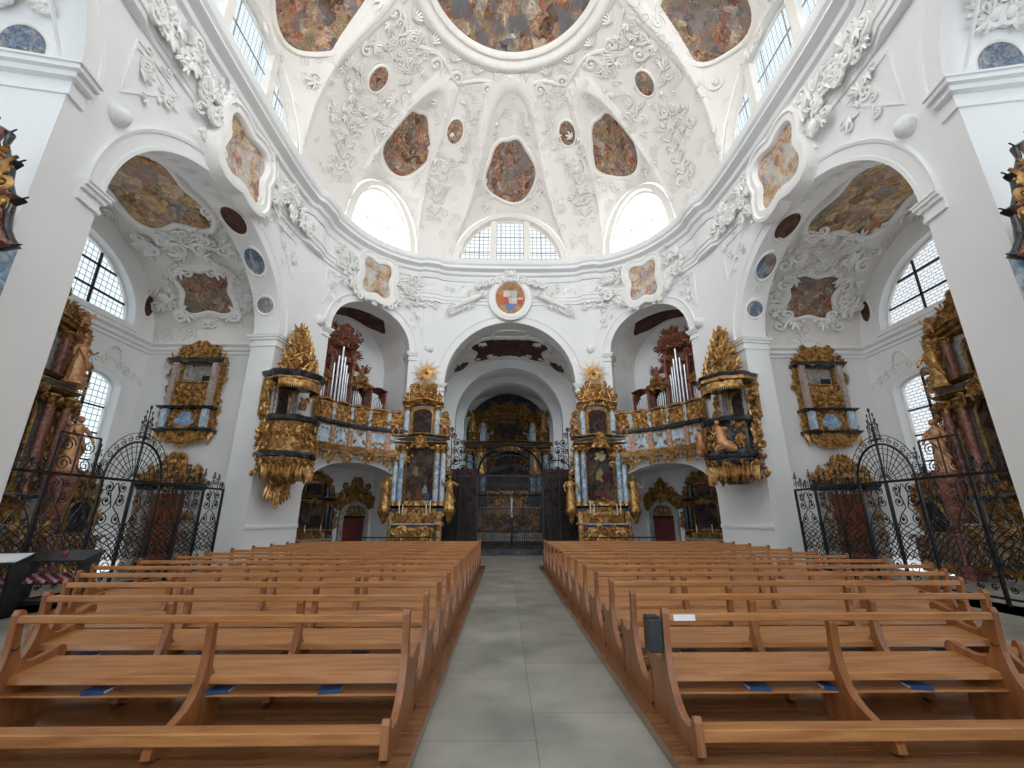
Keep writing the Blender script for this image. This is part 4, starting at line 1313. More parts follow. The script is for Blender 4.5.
    tube(mb, [(lc(14.5) - .3, 7.0, .03), (lc(14.5) - .2, 7.3, .05), (lc(14.5), 7.4, .05), (lc(14.5) + .2, 7.3, .05), (lc(14.5) + .3, 7.0, .03)], .035, 5, Fo)
    mb.build('window_crest_relief', M['stucco'], CH['out' + nm], smooth=60)
    # near arches: small fresco over the impost and scroll panel on the soffit
    Rc = sd * (S_R0 + S_R1) / 2; Rr = (S_R1 - S_R0) / 2
    def FR(x, z, o, Rc=Rc, Rr=Rr, sd=sd):     # x = depth behind the wall face, z = arc length up from the impost
        a = z / Rr
        return FW(0)(Rc + sd * -1 * (Rr - o) * cos(a), ZR + (Rr - o) * sin(a), -(.95 + x))
    painting(W['r' + nm], FR, [(-.42, .15), (.42, .15)] + [(.42 * cos(PI * i / 14), .35 + .45 * sin(PI * i / 14)) for i in range(15)], fres('blue', 55.0 + sd, 1.8), label='small painted putto lunette over the %s near pier' % nm, frame=FTHIN)
    relief(W['r' + nm], FR, lambda x, z: True, -.5, .5, 1.2, 3.4, 16, .42, 91 + sd, depth=.8, name='scroll_relief')
    mb = MB(); ringsweep(mb, [(-.72, .02), (.72, .02), (.72, 4.4), (-.72, 4.4)], [(0, 0), (0, .05), (.06, .05), (.08, 0)], FR, True)
    mb.build('soffit_panel', M['wall'], W['r' + nm])

# --- choir vault paintings
painting(CHV, FCm, cartouche(0, -2.35, 2.3, 1.6, style=2), fres('umber', 60.0, 1.2), label='dark cross-shaped painted scene on the choir vault', frame=FRAME)
for sd in (-1, 1):
    painting(CHV, FCm, cartouche(sd * 3.3, -3.5, .6, .6, style=0), fres('umber', 62.0 + sd, 2.0), label='small dark painted figure on the %s of the choir vault' % ('left' if sd < 0 else 'right'), frame=None)
painting(CHV, FCm, ell(0, -3.95, .6, .2, 24), fres('umber', 65.0, 2.0), label='small dark painted oval behind the cross-shaped choir painting', frame=FTHIN)
relief(CHV, FCm, annulus(0, -2.1, 2.3, 1.6, 3.6, 2.2), -3.6, 3.6, -4.4, -.2, 30, .45, 95, 'stuccow', .6)
# ------------------------------------------------------------------ carved and gilded furniture
def region_rect(x0, x1, z0, z1): return lambda x, z: x0 < x < x1 and z0 < z < z1
def crest_fn(w, z0, h, p=1.3):
    return lambda x, z: z > z0 and abs(x) < w * max(0.0, 1 - (z - z0) / h) ** (1 / p)
def drop_fn(w, z1, h, p=1.3):
    return lambda x, z: z < z1 and abs(x) < w * max(0.0, 1 - (z1 - z) / h) ** (1 / p)
def crest(parent, F, cx, w, z0, h, seed, mat='gold', o=0.0, n=26, size=None, depth=1.2, name='crest', down=False, p=1.3, core=True):
    size = size or h * 0.34
    mb = MB()
    G = lambda x, z, q: F(cx + x, z, q)
    fn = drop_fn(w, z0, h, p) if down else crest_fn(w, z0, h, p)
    if core:
        k = 14; lp = []
        sg = -1 if down else 1
        for i in range(k + 1):
            t = i / k
            lp.append((w * .86 * (1 - t) ** (1 / p) + .02 * h * sin(t * 20), z0 + sg * h * .92 * t))
        lp2 = [(x, z) for x, z in lp] + [(-x, z) for x, z in lp[::-1][1:]]
        if down: lp2 = lp2[::-1]
        lp2 = scallop(lp2, .05 * h, 18)
        plate(mb, [lp2], o - .02, o + .08 * size + .03, G)
    rocaille(mb, fn, 0, w, z0 - h if down else z0, z0 if down else z0 + h, n, size, seed, G, o, True, 0.0, depth)
    zt = z0 - h if down else z0 + h
    acanthus(mb, 0, z0 + (-.8 if down else .8) * h, size * .9, PI if down else 0, o + .05, G)
    return mb.build(name, M[mat], parent, smooth=60)
def field(parent, F, x0, x1, z0, z1, seed, mat='gold', o=0.0, n=20, size=0.2, name='carving', back=True, bm=None, sym=True, depth=1.0):
    mb = MB()
    cx = (x0 + x1) / 2
    if back: box(mb, x0, x1, z0, z1, o - .02, o + .01, F)
    rocaille(mb, region_rect(cx if sym else x0, x1, z0, z1), cx if sym else x0, x1, z0, z1, n, size, seed, F, o + .01, sym, cx, depth)
    return mb.build(name, M[mat], parent, smooth=60)
def column(parent, F, x, o, z0, z1, r, mat, gmat='gold', name='column', twist=False, n=14):
    H = z1 - z0
    mb = MB()
    pr = [(r, z0 + .10 * H * .6)] + [(r * (1 + .06 * sin(PI * t)) * (1 - .12 * t), z0 + H * (.06 + .80 * t)) for t in [i / 8 for i in range(9)]]
    lathe(mb, x, o, pr, n, F)
    c = mb.build(name, M[mat], parent, smooth=40)
    mb = MB()
    lathe(mb, x, o, [(r * 1.45, z0), (r * 1.45, z0 + .02 * H), (r * 1.25, z0 + .035 * H), (r * 1.3, z0 + .05 * H), (r * 1.02, z0 + .065 * H)], n, F)
    mb.build('column_base', M[gmat], c, smooth=40)
    mb = MB()
    lathe(mb, x, o, [(r * .9, z0 + .86 * H), (r * 1.05, z0 + .88 * H), (r * 1.0, z0 + .90 * H), (r * 1.35, z0 + .97 * H), (r * 1.6, z0 + .975 * H), (r * 1.6, z1)], n, F)
    for k in range(6):
        a = PI * 2 * k / 6 + .3
        G = lambda X, Z, O, a=a: F(x + cos(a) * (r * 1.0 + O) - sin(a) * X, Z, o + sin(a) * (r * 1.0 + O) + cos(a) * X)
        leaf(mb, 0, z0 + .885 * H, H * .085, 0, .7, 0, 0, .5, G)
    mb.build('capital', M[gmat], c, smooth=60)
    return c
def molding(parent, F, x0, x1, z0, z1, o, proj, mat, name='cornice', n=1, arc=0.0, ends=True):
    # horizontal moulding; arc raises its middle
    k = 16 if arc else 1
    prof = [(0, 0), (.25, .10), (.45, .12), (.5, .4), (.75, .5), (.85, .8), (1, .88), (1, 1), (0, 1)]
    mb = MB(); vs = []
    for i in range(k + 1):
        x = x0 + (x1 - x0) * i / k
        up = arc * (sin(PI * i / k) ** 2)
        for a, b in prof:
            vs.append(F(x, z0 + (z1 - z0) * b + up, o + proj * a))
    m = len(prof)
    fs = [(i * m + q, i * m + (q + 1) % m, (i + 1) * m + (q + 1) % m, (i + 1) * m + q) for i in range(k) for q in range(m)]
    fs += [tuple(range(m)), tuple(range(k * m, k * m + m))[::-1]]
    mb.add(vs, fs)
    return mb.build(name, M[mat], parent)
def boxpart(parent, name, mat, F, *args):
    mb = MB(); bevbox(mb, *args, b=.015, F=F); return mb.build(name, M[mat], parent)
def framed(parent, F, loop, o, mat, name='altarpiece', label=None, fw=.07, fmat='gold', bulge=0.0):
    mb = MB(); panel(mb, loop, o, F, rings=4, bulge=bulge)
    p = mb.build(name, mat, parent, smooth=180)
    if label: p['label'] = label
    mb = MB(); ringsweep(mb, loop, [(-.01, o - .02), (-.01, o + .03), (fw * .4, o + .07), (fw, o + .05), (fw * 1.1, o - .02)], F, True)
    mb.build('frame', M[fmat], p, smooth=50)
    return p
def statue_thing(name, loc, rz, h, label, cat, mat='gold', seed=1, wings=False, group=None, lean=0.0, console=None, arms=None):
    e = empty(name, loc, rz)
    tag(e, label, cat, group)
    mb = MB(); figure(mb, 0, 0.0, h, 0, seed, F0, wings, lean=lean, arms=arms)
    mb.build('carved_figure', M[mat], e, smooth=50)
    mb = MB(); lathe(mb, 0, 0, [(.2 * h, -.06 * h), (.2 * h, 0), (.12 * h, .005)], 8)
    mb.build('base', M[mat], e)
    return e
def candlestick(loc, h, label, group, lit=False):
    e = empty('candlestick', loc)
    tag(e, label, 'candle', group)
    mb = MB(); lathe(mb, 0, 0, [(.07, 0), (.07, .02), (.02, .05), (.03, h * .2), (.015, h * .25), (.04, h * .4), (.05, h * .42), (.02, h * .43)], 10)
    mb.build('holder', M['goldd'], e, smooth=40)
    mb = MB(); lathe(mb, 0, 0, [(.02, h * .43), (.02, h), (.004, h + .01)], 8); mb.build('candle', M['wax'], e)
    return e

# ------------------------------------------------------------------ altars
def make_altar(name, loc, rz, w, H, label, seed, cols='blue', gm='gold', dark='black', pic='dark', pic2='dark', group=None, ncol=2, deep=.5, simple=False, plab=None, rich=False, lowmat=None):
    e = empty(name, loc, rz); tag(e, label, 'altar', group)
    hw = w / 2
    F = F0
    zM, zP, zC0, zC1, zE, zU1, zU2 = H * .172, H * .262, H * .276, H * .62, H * .675, H * .855, H * .885
    # mensa with relief front
    boxpart(e, 'altar_table', dark, F, -hw * .80, hw * .80, 0, zM, 0.0, deep + .45)
    boxpart(e, 'table_top', 'grey', F, -hw * .86, hw * .86, zM, zM + .07, 0.0, deep + .52)
    field(e, F, -hw * .72, hw * .72, .15, zM - .1, seed, gm, deep + .45, 12 if simple else 26, zM * .3, 'antependium')
    for s in (-1, 1):
        boxpart(e, 'side_pedestal', dark, F, s * hw * .90 - hw * .12, s * hw * .90 + hw * .12, 0, zP, 0, deep)
        field(e, F, s * hw * .90 - hw * .09, s * hw * .90 + hw * .09, .2, zP - .15, seed + s, gm, deep, 8, hw * .12, 'pedestal_carving')
    # predella
    boxpart(e, 'predella', lowmat or 'goldd', F, -hw * .8, hw * .8, zM + .07, zP, 0, deep * .6)
    field(e, F, -hw * .5, hw * .5, zM + .1, zP + H * .04, seed + 5, gm, deep * .6, 26, H * .03, 'tabernacle_carving')
    molding(e, F, -hw * 1.02, hw * 1.02, zP, zC0, 0, deep * 1.1, dark, 'predella_cornice')
    # back wall of the altar
    boxpart(e, 'back_panel', 'goldd' if gm == 'gold' else dark, F, -hw * .92, hw * .92, zC0, zC1, 0, deep * .25)
    pw = hw * .52
    framed(e, F, archloop(-pw, pw, zC0 + H * .015, zC1 - H * .055, 16, rise=H * .055), deep * .25 + .05, fres(pic, 100.0 + seed, 1.0 if w < 4 else .7), 'altarpiece', plab, .07, gm)
    # columns
    cr = hw * (.105 if ncol == 2 else .075)
    xs = [hw * .69, hw * .93] if ncol == 2 else [hw * .60, hw * .76, hw * .93]
    for s in (-1, 1):
        for i, x in enumerate(xs):
            column(e, F, s * x, deep * (.75 if i != 1 else .45) if ncol == 3 else deep * (.75 if i == 0 else .5), zC0, zC1, cr, cols if i == 0 or ncol == 3 else ('bluep' if cols == 'blue' else cols), gm)
        field(e, F, s * hw * .78 - hw * .07, s * hw * .78 + hw * .07, zC0 + .1, zC1 - .1, seed + 9 + s, gm, deep * .3, 12, hw * .1, 'side_carving', back=False)
    # entablature
    molding(e, F, -hw * 1.05, hw * 1.05, zC1, zC1 + (zE - zC1) * .35, 0, deep * 1.15, gm, 'architrave')
    molding(e, F, -hw * 1.0, hw * 1.0, zC1 + (zE - zC1) * .35, zE - (zE - zC1) * .3, 0, deep * .95, 'bluegrey' if cols == 'blue' else dark, 'frieze', arc=H * .012)
    molding(e, F, -hw * 1.12, hw * 1.12, zE - (zE - zC1) * .3, zE, 0, deep * 1.12, gm, 'cornice', arc=H * .016)
    crest(e, F, 0, hw * .42, zC1 - H * .01, H * .06, seed + 12, gm, deep * 1.0, 14, H * .03, name='cartouche')
    # upper storey
    boxpart(e, 'upper_panel', 'goldd' if gm == 'gold' else dark, F, -hw * .72, hw * .72, zE, zU1, 0, deep * .3)
    framed(e, F, archloop(-hw * .36, hw * .36, zE + H * .022, zU1 - H * .045, 14, rise=H * .03), deep * .3 + .04, fres(pic2, 120.0 + seed, 1.2 if w < 4 else .8), 'upper_painting', None, .06, gm)
    for s in (-1, 1):
        column(e, F, s * hw * .62, deep * .55, zE, zU1, cr * 1.15, 'bluep' if cols == 'blue' else cols, gm, 'upper_column')
        mb = MB()
        G = lambda x, z, o, s=s: F(s * hw * .82 + s * x, z, o)
        for k in range(5): scroll(mb, .02, zE + H * .02 + k * H * .03, H * .045 * (1.2 - .1 * k), -.3, 1.2, .16, 1, deep * .4, G, 6, 1.1)
        rocaille(mb, lambda x, z: abs(x) < .25 * hw * (1 - (z - zE) / (zU1 - zE)), -.25 * hw, .25 * hw, zE, zU1, 10, H * .035, seed + 20, G, deep * .35, False)
        mb.build('volute', M[gm], e, smooth=60)
    molding(e, F, -hw * .82, hw * .82, zU1, zU2, 0, deep * 1.05, gm, 'upper_cornice', arc=H * .02)
    crest(e, F, 0, hw * .80, zU2, H - zU2, seed + 30, gm, deep * .45, 40, H * .045, p=2.2)
    if rich:      # heavy gilded and painted carving over the storeys
        mb = MB()
        for s in (-1, 1):
            G = lambda x, z, o, s=s: F(s * (hw * .98 + x), z, o)
            rocaille(mb, lambda x, z: x < .22 + .16 * sin(z * 2.1 + 1), -.25, .4, zP, H * .93, 120, .36, seed + 60 + s, G, deep * .35, False)
            G2 = lambda x, z, o, s=s: F(s * (hw * .75), z, deep * .9 + o * .0 + x)
            rocaille(mb, lambda x, z: True, -.3, .3, zP, zC1, 40, .3, seed + 64 + s, lambda x, z, o, s=s: F(s * (hw * 1.02 + o), z, deep * .6 + x), 0, False)
        mb.build('gilded_foliage', M['goldd'], e, smooth=60)
        mb = MB()
        for s in (-1, 1):
            for k, zz in enumerate((H * .64, H * .70, H * .80, H * .88)):
                putto(mb, s * hw * (.95 - .1 * k), zz, .62, deep * 1.0, seed + k, F)
        mb.build('cherub_group', M['flesh'], e, smooth=60)
        for s in (-1, 1):
            for k in range(3):
                column(e, F, s * hw * 1.08, deep * (.15 + .25 * k), zC0, zC1, cr * .8, ('grey', 'red', 'pink')[k], gm, 'side_column')
    # outer carved wings
    for s in (-1, 1):
        mb = MB()
        G = lambda x, z, o, s=s: F(s * (hw * 1.02 + x), z, o)
        rocaille(mb, lambda x, z: x < .12 * hw * (1 + .6 * sin((z - zC0) / (zC1 - zC0) * 5)), 0, .2 * hw, zC0, zC1, 22, hw * .16, seed + 40 + s, G, deep * .3, False)
        mb.build('wing_carving', M[gm], e, smooth=60)
    return e

for sd, nm in ((-1, 'left'), (1, 'right')):
    if sd < 0:
        lab = 'gold and blue side altar left of the choir gate, painting with figure in white robe'
    else:
        lab = 'gold and blue side altar right of the choir gate, painting with reddish landscape'
    al = make_altar('side_altar', (sd * 4.12, 20.4, 0), 0.0, 2.3, 7.75, lab, 3 + sd, group='side altars flanking the choir arch', plab='dark altar painting with small bright figures')
    # bright figures of the altar painting, flat on the picture surface
    pic = [c for c in al.children if c.name.startswith('altarpiece')][0]
    def blob(col, loop, o=.185):
        key = 'pigment_%02d%02d%02d' % tuple(int(c * 99) for c in col)
        if key not in M: M[key] = mat_noise(key, [(0.3, tuple(c * .6 for c in col)), (0.7, col)], 9, .6)
        xs_ = [p[0] for p in loop]; zs_ = [p[1] for p in loop]
        cx_, cz_, rx_, rz_ = (min(xs_) + max(xs_)) / 2, (min(zs_) + max(zs_)) / 2, (max(xs_) - min(xs_)) / 2, (max(zs_) - min(zs_)) / 2
        Rq = random.Random(int(cx_ * 1000 + cz_ * 77)); mb = MB()
        for k_ in range(9):
            a_ = Rq.uniform(0, 2 * PI); q_ = Rq.uniform(0, .7); sr = Rq.uniform(.22, .5)
            lp_ = cartouche(cx_ + rx_ * q_ * cos(a_), cz_ + rz_ * q_ * sin(a_), rx_ * sr, rz_ * sr * .8, 14, 3, Rq.uniform(-.8, .8))
            plate(mb, [lp_], .17, o + .0006 * k_, F0)
        mb.build('painted_figure', M[key], pic)
    if sd < 0:
        blob((.30, .30, .31), cartouche(.26, 2.85, .16, .3, 24)); blob((.20, .025, .02), cartouche(-.02, 2.7, .13, .35, 24)); blob((.04, .08, .25), cartouche(.34, 2.5, .2, .28, 24), .183)
        blob((.26, .16, .08), cartouche(-.2, 3.6, .08, .5, 24, rot=.25)); blob((.18, .09, .04), cartouche(-.4, 2.6, .1, .35, 24, rot=-.3))
    else:
        blob((.50, .38, .20), ell(.0, 4.35, .34, .32, 24)); blob((.32, .22, .07), cartouche(-.02, 3.55, .16, .45, 24, rot=-.4)); blob((.03, .035, .05), cartouche(.2, 3.9, .12, .4, 24, rot=-.7))
        blob((.12, .018, .015), cartouche(.05, 2.6, .45, .22, 24))
    for q in (-1, 1):
        inner = (q * sd < 0)
        side = 'choir gate' if inner else 'organ balcony'
        statue_thing('statue', (sd * 4.12 + q * 1.42, 20.05, 2.0), 0, 1.45, 'gilded saint on a bracket, %s altar, side nearer the %s' % (nm, side), 'statue', 'gold', 7 + q + 3 * sd, group='saints beside the side altars')
        mb = MB(); lathe(mb, 0, 0, [(.02, -.55), (.10, -.45), (.14, -.3), (.26, -.12), (.3, -.02), (.3, .0)], 10); 
        o = mb.build('statue_bracket', M['goldd'], al); o.location = (q * 1.42, -.35, 1.91)
        candlestick((sd * 4.12 + q * .66, 19.62, 1.4), .95, 'tall white candle on the %s altar, end nearer the %s' % (nm, side), 'candles on the side altars')
        candlestick((sd * 4.12 + q * .5, 19.58, 1.4), .8, 'shorter white candle on the %s altar, end nearer the %s' % (nm, side), 'candles on the side altars')
        # angels seated on the upper cornices
        p_ = MB(); putto(p_, 0, 0, .75, 0, 30 + q + sd, F0)
        o = p_.build('cherub', M['flesh'], None, smooth=50); o.location = (sd * 4.12 + q * 1.1, 19.8, 5.3)
        tag(o, 'small carved cherub on the %s altar cornice, side nearer the %s' % (nm, side), 'cherub', 'cherubs on the side altars')
    # sunburst
    e = empty('sunburst', (sd * 4.12, 20.55, 8.45)); tag(e, 'gilded sunburst above the %s side altar' % nm, 'sunburst', 'gilded sunbursts')
    mb = MB(); R = random.Random(4)
    for i in range(36):
        a = 2 * PI * i / 36
        r1 = .78 if i % 3 == 0 else (.62 if i % 3 == 1 else .52)
        tube(mb, [(.06 * cos(a), .06 * sin(a), .05), (r1 * .6 * cos(a), r1 * .6 * sin(a), .05), (r1 * cos(a), r1 * sin(a), .04)], [.03, .026, .004], 4)
    mb.build('rays', M['gold'], e)
    mb = MB(); ball(mb, 0, 0, .08, .10, .10, .06, 14, 8); mb.build('disc', M['sarx'], e, smooth=180)
    mb = MB(); tube(mb, [(0, 0, .0), (0, 0, -.12)], .03, 6); mb.build('wall_fixing', M['iron'], e)

# ------------------------------------------------------------------ organ loft balconies
for sd, nm in ((-1, 'left'), (1, 'right')):
    s0 = sd * (S_DM + .17)
    loc, rz = wallframe(s0)
    e = empty('organ_balcony', loc, rz)
    tag(e, 'gilded and painted organ balcony spanning the %s front arch' % nm, 'balcony', 'organ loft balconies')
    Wi = Matrix.Translation(loc) @ Matrix.Rotation(rz, 4, 'Z')
    Wi = Wi.inverted()
    def FBw(x, z, o, s0=s0, Wi=Wi):
        p = FW(s0)(x, z, o); v = Wi @ Vector(p); return (v.x, v.y, v.z)
    F = FBw
    L = 2.38
    def seg(mb, x0, x1, z0, z1, o0, o1):
        n = max(1, int((x1 - x0) / .35))
        for i in range(n): box(mb, x0 + (x1 - x0) * i / n, x0 + (x1 - x0) * (i + 1) / n, z0, z1, o0, o1, F)
    mb = MB(); seg(mb, -L, L, 4.32, 4.5, .02, .55); mb.build('lower_moulding', M['goldd'], e)
    mb = MB(); seg(mb, -L, L, 4.5, 5.32, .02, .42); mb.build('lower_parapet', M['goldd'], e)
    mb = MB(); seg(mb, -L, L, 5.32, 5.38, .02, .5); seg(mb, -L, L, 5.38, 5.5, .02, .6); mb.build('middle_cornice', M['black'], e)
    mb = MB(); seg(mb, -L, L, 5.5, 6.25, .2, .36); mb.build('upper_parapet', M['goldd'], e)
    npn = 5
    for i in range(npn):
        xc = -L + (i + .5) * 2 * L / npn; hwp = L / npn
        pm = 'bluep'
        mb = MB(); n_ = 6
        for k in range(n_): box(mb, xc - hwp * .72 + 1.44 * hwp * k / n_, xc - hwp * .72 + 1.44 * hwp * (k + 1) / n_, 4.58, 5.26, .42, .445, F)
        pp = mb.build('blue_panel', M[pm], e)
        mb = MB(); rocaille(mb, annulus(xc, 4.92, .2, .13, .34, .30), xc, xc + .34, 4.6, 5.25, 5, .13, 60 + i, F, .45, True, xc); mb.build('panel_ornament', M['gold'], pp, smooth=60)
        mb = MB(); ringsweep(mb, rectloop(xc - hwp * .74, xc + hwp * .74, 4.56, 5.28), [(0, .42), (0, .47), (.035, .47), (.035, .42)], F); mb.build('panel_frame', M['gold'], pp)
        # upper pierced gold panels
        field(e, F, xc - hwp * .78, xc + hwp * .78, 5.55, 6.2, 70 + i + 9 * sd, 'gold', .37, 30, .2, 'gilded_panel')
        mb = MB(); ringsweep(mb, rectloop(xc - hwp * .8, xc + hwp * .8, 5.53, 6.22), [(0, .36), (0, .42), (.03, .42), (.03, .36)], F); mb.build('panel_frame', M['gold'], e)
        if i < npn:
            for (z0, z1, o) in ((4.5, 5.32, .43), (5.5, 6.25, .37)):
                xb = xc + hwp
                if i < npn - 1:
                    mb = MB(); box(mb, xb - .09, xb + .09, z0, z1, o - .02, o + .05, F); box(mb, xb - .045, xb + .045, z0 + .08, z1 - .08, o + .04, o + .065, F)
                    mb.build('pilaster', M['pink' if z0 < 5 else 'bluep'], e)
    # wavy hand rail
    mb = MB(); vs = []; n = 60
    pr = [(.12, 0), (.12, .05), (.2, .09), (.42, .09), (.46, .05), (.46, 0)]
    for i in range(n + 1):
        x = -L + 2 * L * i / n
        zz = 6.25 + .09 * abs(sin(PI * npn * i / n))
        vs += [F(x, zz + b, a) for a, b in pr]
    m = len(pr)
    mb.add(vs, [(i * m + q, i * m + (q + 1) % m, (i + 1) * m + (q + 1) % m, (i + 1) * m + q) for i in range(n) for q in range(m)] + [tuple(range(m)), tuple(range(n * m, n * m + m))[::-1]])
    mb.build('hand_rail', M['goldd'], e)
    # hanging fringe
    mb = MB()
    rocaille(mb, lambda x, z: z > 4.36 - .28 - .10 * abs(sin(x * 2.4)), -L, L, 3.98, 4.4, 80, .2, 90 + sd, F, .42, False)
    for i in range(npn + 1):
        xx = -L + 2 * L * i / npn
        rocaille(mb, lambda x, z: abs(x - xx) < .35 * (1 - (4.3 - z) / .5), xx - .35, xx + .35, 3.8, 4.3, 14, .2, 95 + i, F, .45, False)
    mb.build('hanging_carving', M['gold'], e, smooth=60)
    # console under side with gold strapwork
    mb = MB(); seg(mb, -L, L, 4.26, 4.33, .0, .5); mb.build('soffit', M['grey'], e)

# ------------------------------------------------------------------ organs
for sd, nm in ((-1, 'left'), (1, 'right')):
    loc, rz = LOFT[nm]
    lx = sd * .55                      # case stands towards the pulpit side
    c, s_ = cos(rz), sin(rz)
    X, Y = lx, 1.35
    e = empty('organ', (loc[0] + c * X - s_ * Y, loc[1] + s_ * X + c * Y, 4.22), rz)
    tag(e, 'red-brown pipe organ with silver pipes in the %s loft' % nm, 'organ', 'loft organs')
    F = F0
    boxpart(e, 'case', 'sarx', F, -1.3, 1.3, 0, 1.7, -.9, -.1)
    boxpart(e, 'case_back', 'sarx', F, -1.3, 1.3, 1.7, 4.0, -.9, -.55)
    fields_ = [(-1.15, -.55, 7, 1.75, (1.2, 1.9)), (-.42, .42, 7, 1.75, (2.2, 3.3)), (.55, 1.15, 7, 1.75, (1.9, 1.2))]
    pn = 0
    for fi, (x0, x1, n, zb, (ha, hb)) in enumerate(fields_):
        for i in range(n):
            t = i / (n - 1); x = x0 + (x1 - x0) * t
            if fi == 1: h = 2.2 + 1.15 * (1 - abs(2 * t - 1) ** .8)
            else: h = ha + (hb - ha) * t
            r = (x1 - x0) / n * .44
            bul = .25 * sin(PI * t) if fi == 1 else .08 * sin(PI * t)
            mb = MB(); lathe(mb, x, bul - .25, [(r * .25, zb), (r, zb + .28), (r, zb + h), (r * .9, zb + h)], 10)
            box(mb, x - r * .5, x + r * .5, zb + .32, zb + .40, bul - .25 + r * .8, bul - .25 + r * 1.06)
            mb.build('pipe', M['silver'], e, smooth=50)
    for x, hh in ((-1.28, 3.2), (-.49, 4.6), (.49, 4.6), (1.28, 3.2)):
        mb = MB(); bevbox(mb, x - .045, x + .045, 1.7, hh, -.5, .12, b=.02)
        q = mb.build('case_post', M['sarx'], e)
    boxpart(e, 'tower_back', 'sarx', F, -.62, .62, 4.0, 5.3, -.9, -.35)
    for s in (-1, 1):
        mb = MB(); rocaille(mb, lambda x, z: True, s * .62 - .14, s * .62 + .14, 4.4, 6.0, 18, .3, 148 + s, F, -.2, False); mb.build('tower_carving', M['sarx'], e, smooth=60)
    boxpart(e, 'pipe_shelf', 'goldd', F, -1.35, 1.35, 1.62, 1.76, -.3, .22)
    for x0, x1, z, a in ((-1.38, -.42, 3.2, .15), (-.62, .62, 5.05, .25), (.42, 1.38, 3.2, .15)):
        molding(e, F, x0, x1, z, z + .22, -.5, .75, 'sarx', 'case_cornice', arc=a)
    crest(e, F, 0, .75, 5.25, 1.0, 130 + sd, 'sarx', .05, 26, .26, name='crest', p=1.0)
    crest(e, F, 0, .5, 5.2, .8, 131 + sd, 'sarx', .0, 16, .3, name='rear_crest')
    for s in (-1, 1):
        crest(e, F, s * .95, .5, 3.35, .7, 133 + sd + s, 'goldd', .05, 16, .26, name='side_crest')
        mb = MB(); rocaille(mb, region_rect(-.42, .42, 0, 1.3), -.3, .3, 3.9, 5.0, 14, .26, 140 + s, lambda x, z, o, s=s: F(x + s * .1, z, o), .0, False); mb.build('pipe_shade', M['goldd'], e, smooth=60)
        field(e, F, s * .65 - .5, s * .65 + .5, .1, 1.5, 145 + s, 'goldd', -.1, 16, .26, 'case_carving')
        x, y = lx + s * 1.05, 1.35
        w_ = (loc[0] + c * x - s_ * y, loc[1] + s_ * x + c * y, 4.22 + 3.55)
        statue_thing('angel_statue', w_, rz, 1.15, 'carved reddish angel with trumpet on the %s organ, side nearer the %s' % (nm, 'pulpit' if s == sd * 1 else 'choir'), 'statue', 'sarx', 21 + s, wings=True, group='angels on the organs', arms=((.1, .5), (.34, .95)))
    e.scale = (1.1, 1.0, 1.06)
    # low choir organ case beside the organ
    x, y = -sd * 1.15, .95
    p2 = empty('organ_console', (loc[0] + c * x - s_ * y, loc[1] + s_ * x + c * y, 4.22), rz)
    tag(p2, 'small carved reddish organ case at the choir end of the %s loft' % nm, 'organ', 'small loft organ cases')
    boxpart(p2, 'case', 'sarx', F, -.42, .42, 0, 2.1, -.5, .1)
    for i in range(7):
        xx = -.27 + .09 * i
        mb = MB(); lathe(mb, xx, .16, [(.012, 2.2), (.036, 2.32), (.036, 2.75 + .28 * sin(PI * i / 6)), (.03, 2.75 + .28 * sin(PI * i / 6))], 8); mb.build('pipe', M['silver'], p2, smooth=50)
    boxpart(p2, 'pipe_shelf', 'goldd', F, -.44, .44, 2.1, 2.2, -.5, .3)
    for s in (-1, 1):
        mb = MB(); bevbox(mb, s * .38 - .05, s * .38 + .05, 2.2, 3.35, -.4, .25, b=.02); mb.build('case_post', M['sarx'], p2)
    molding(p2, F, -.5, .5, 3.3, 3.42, -.4, .7, 'sarx', 'case_cornice', arc=.1)

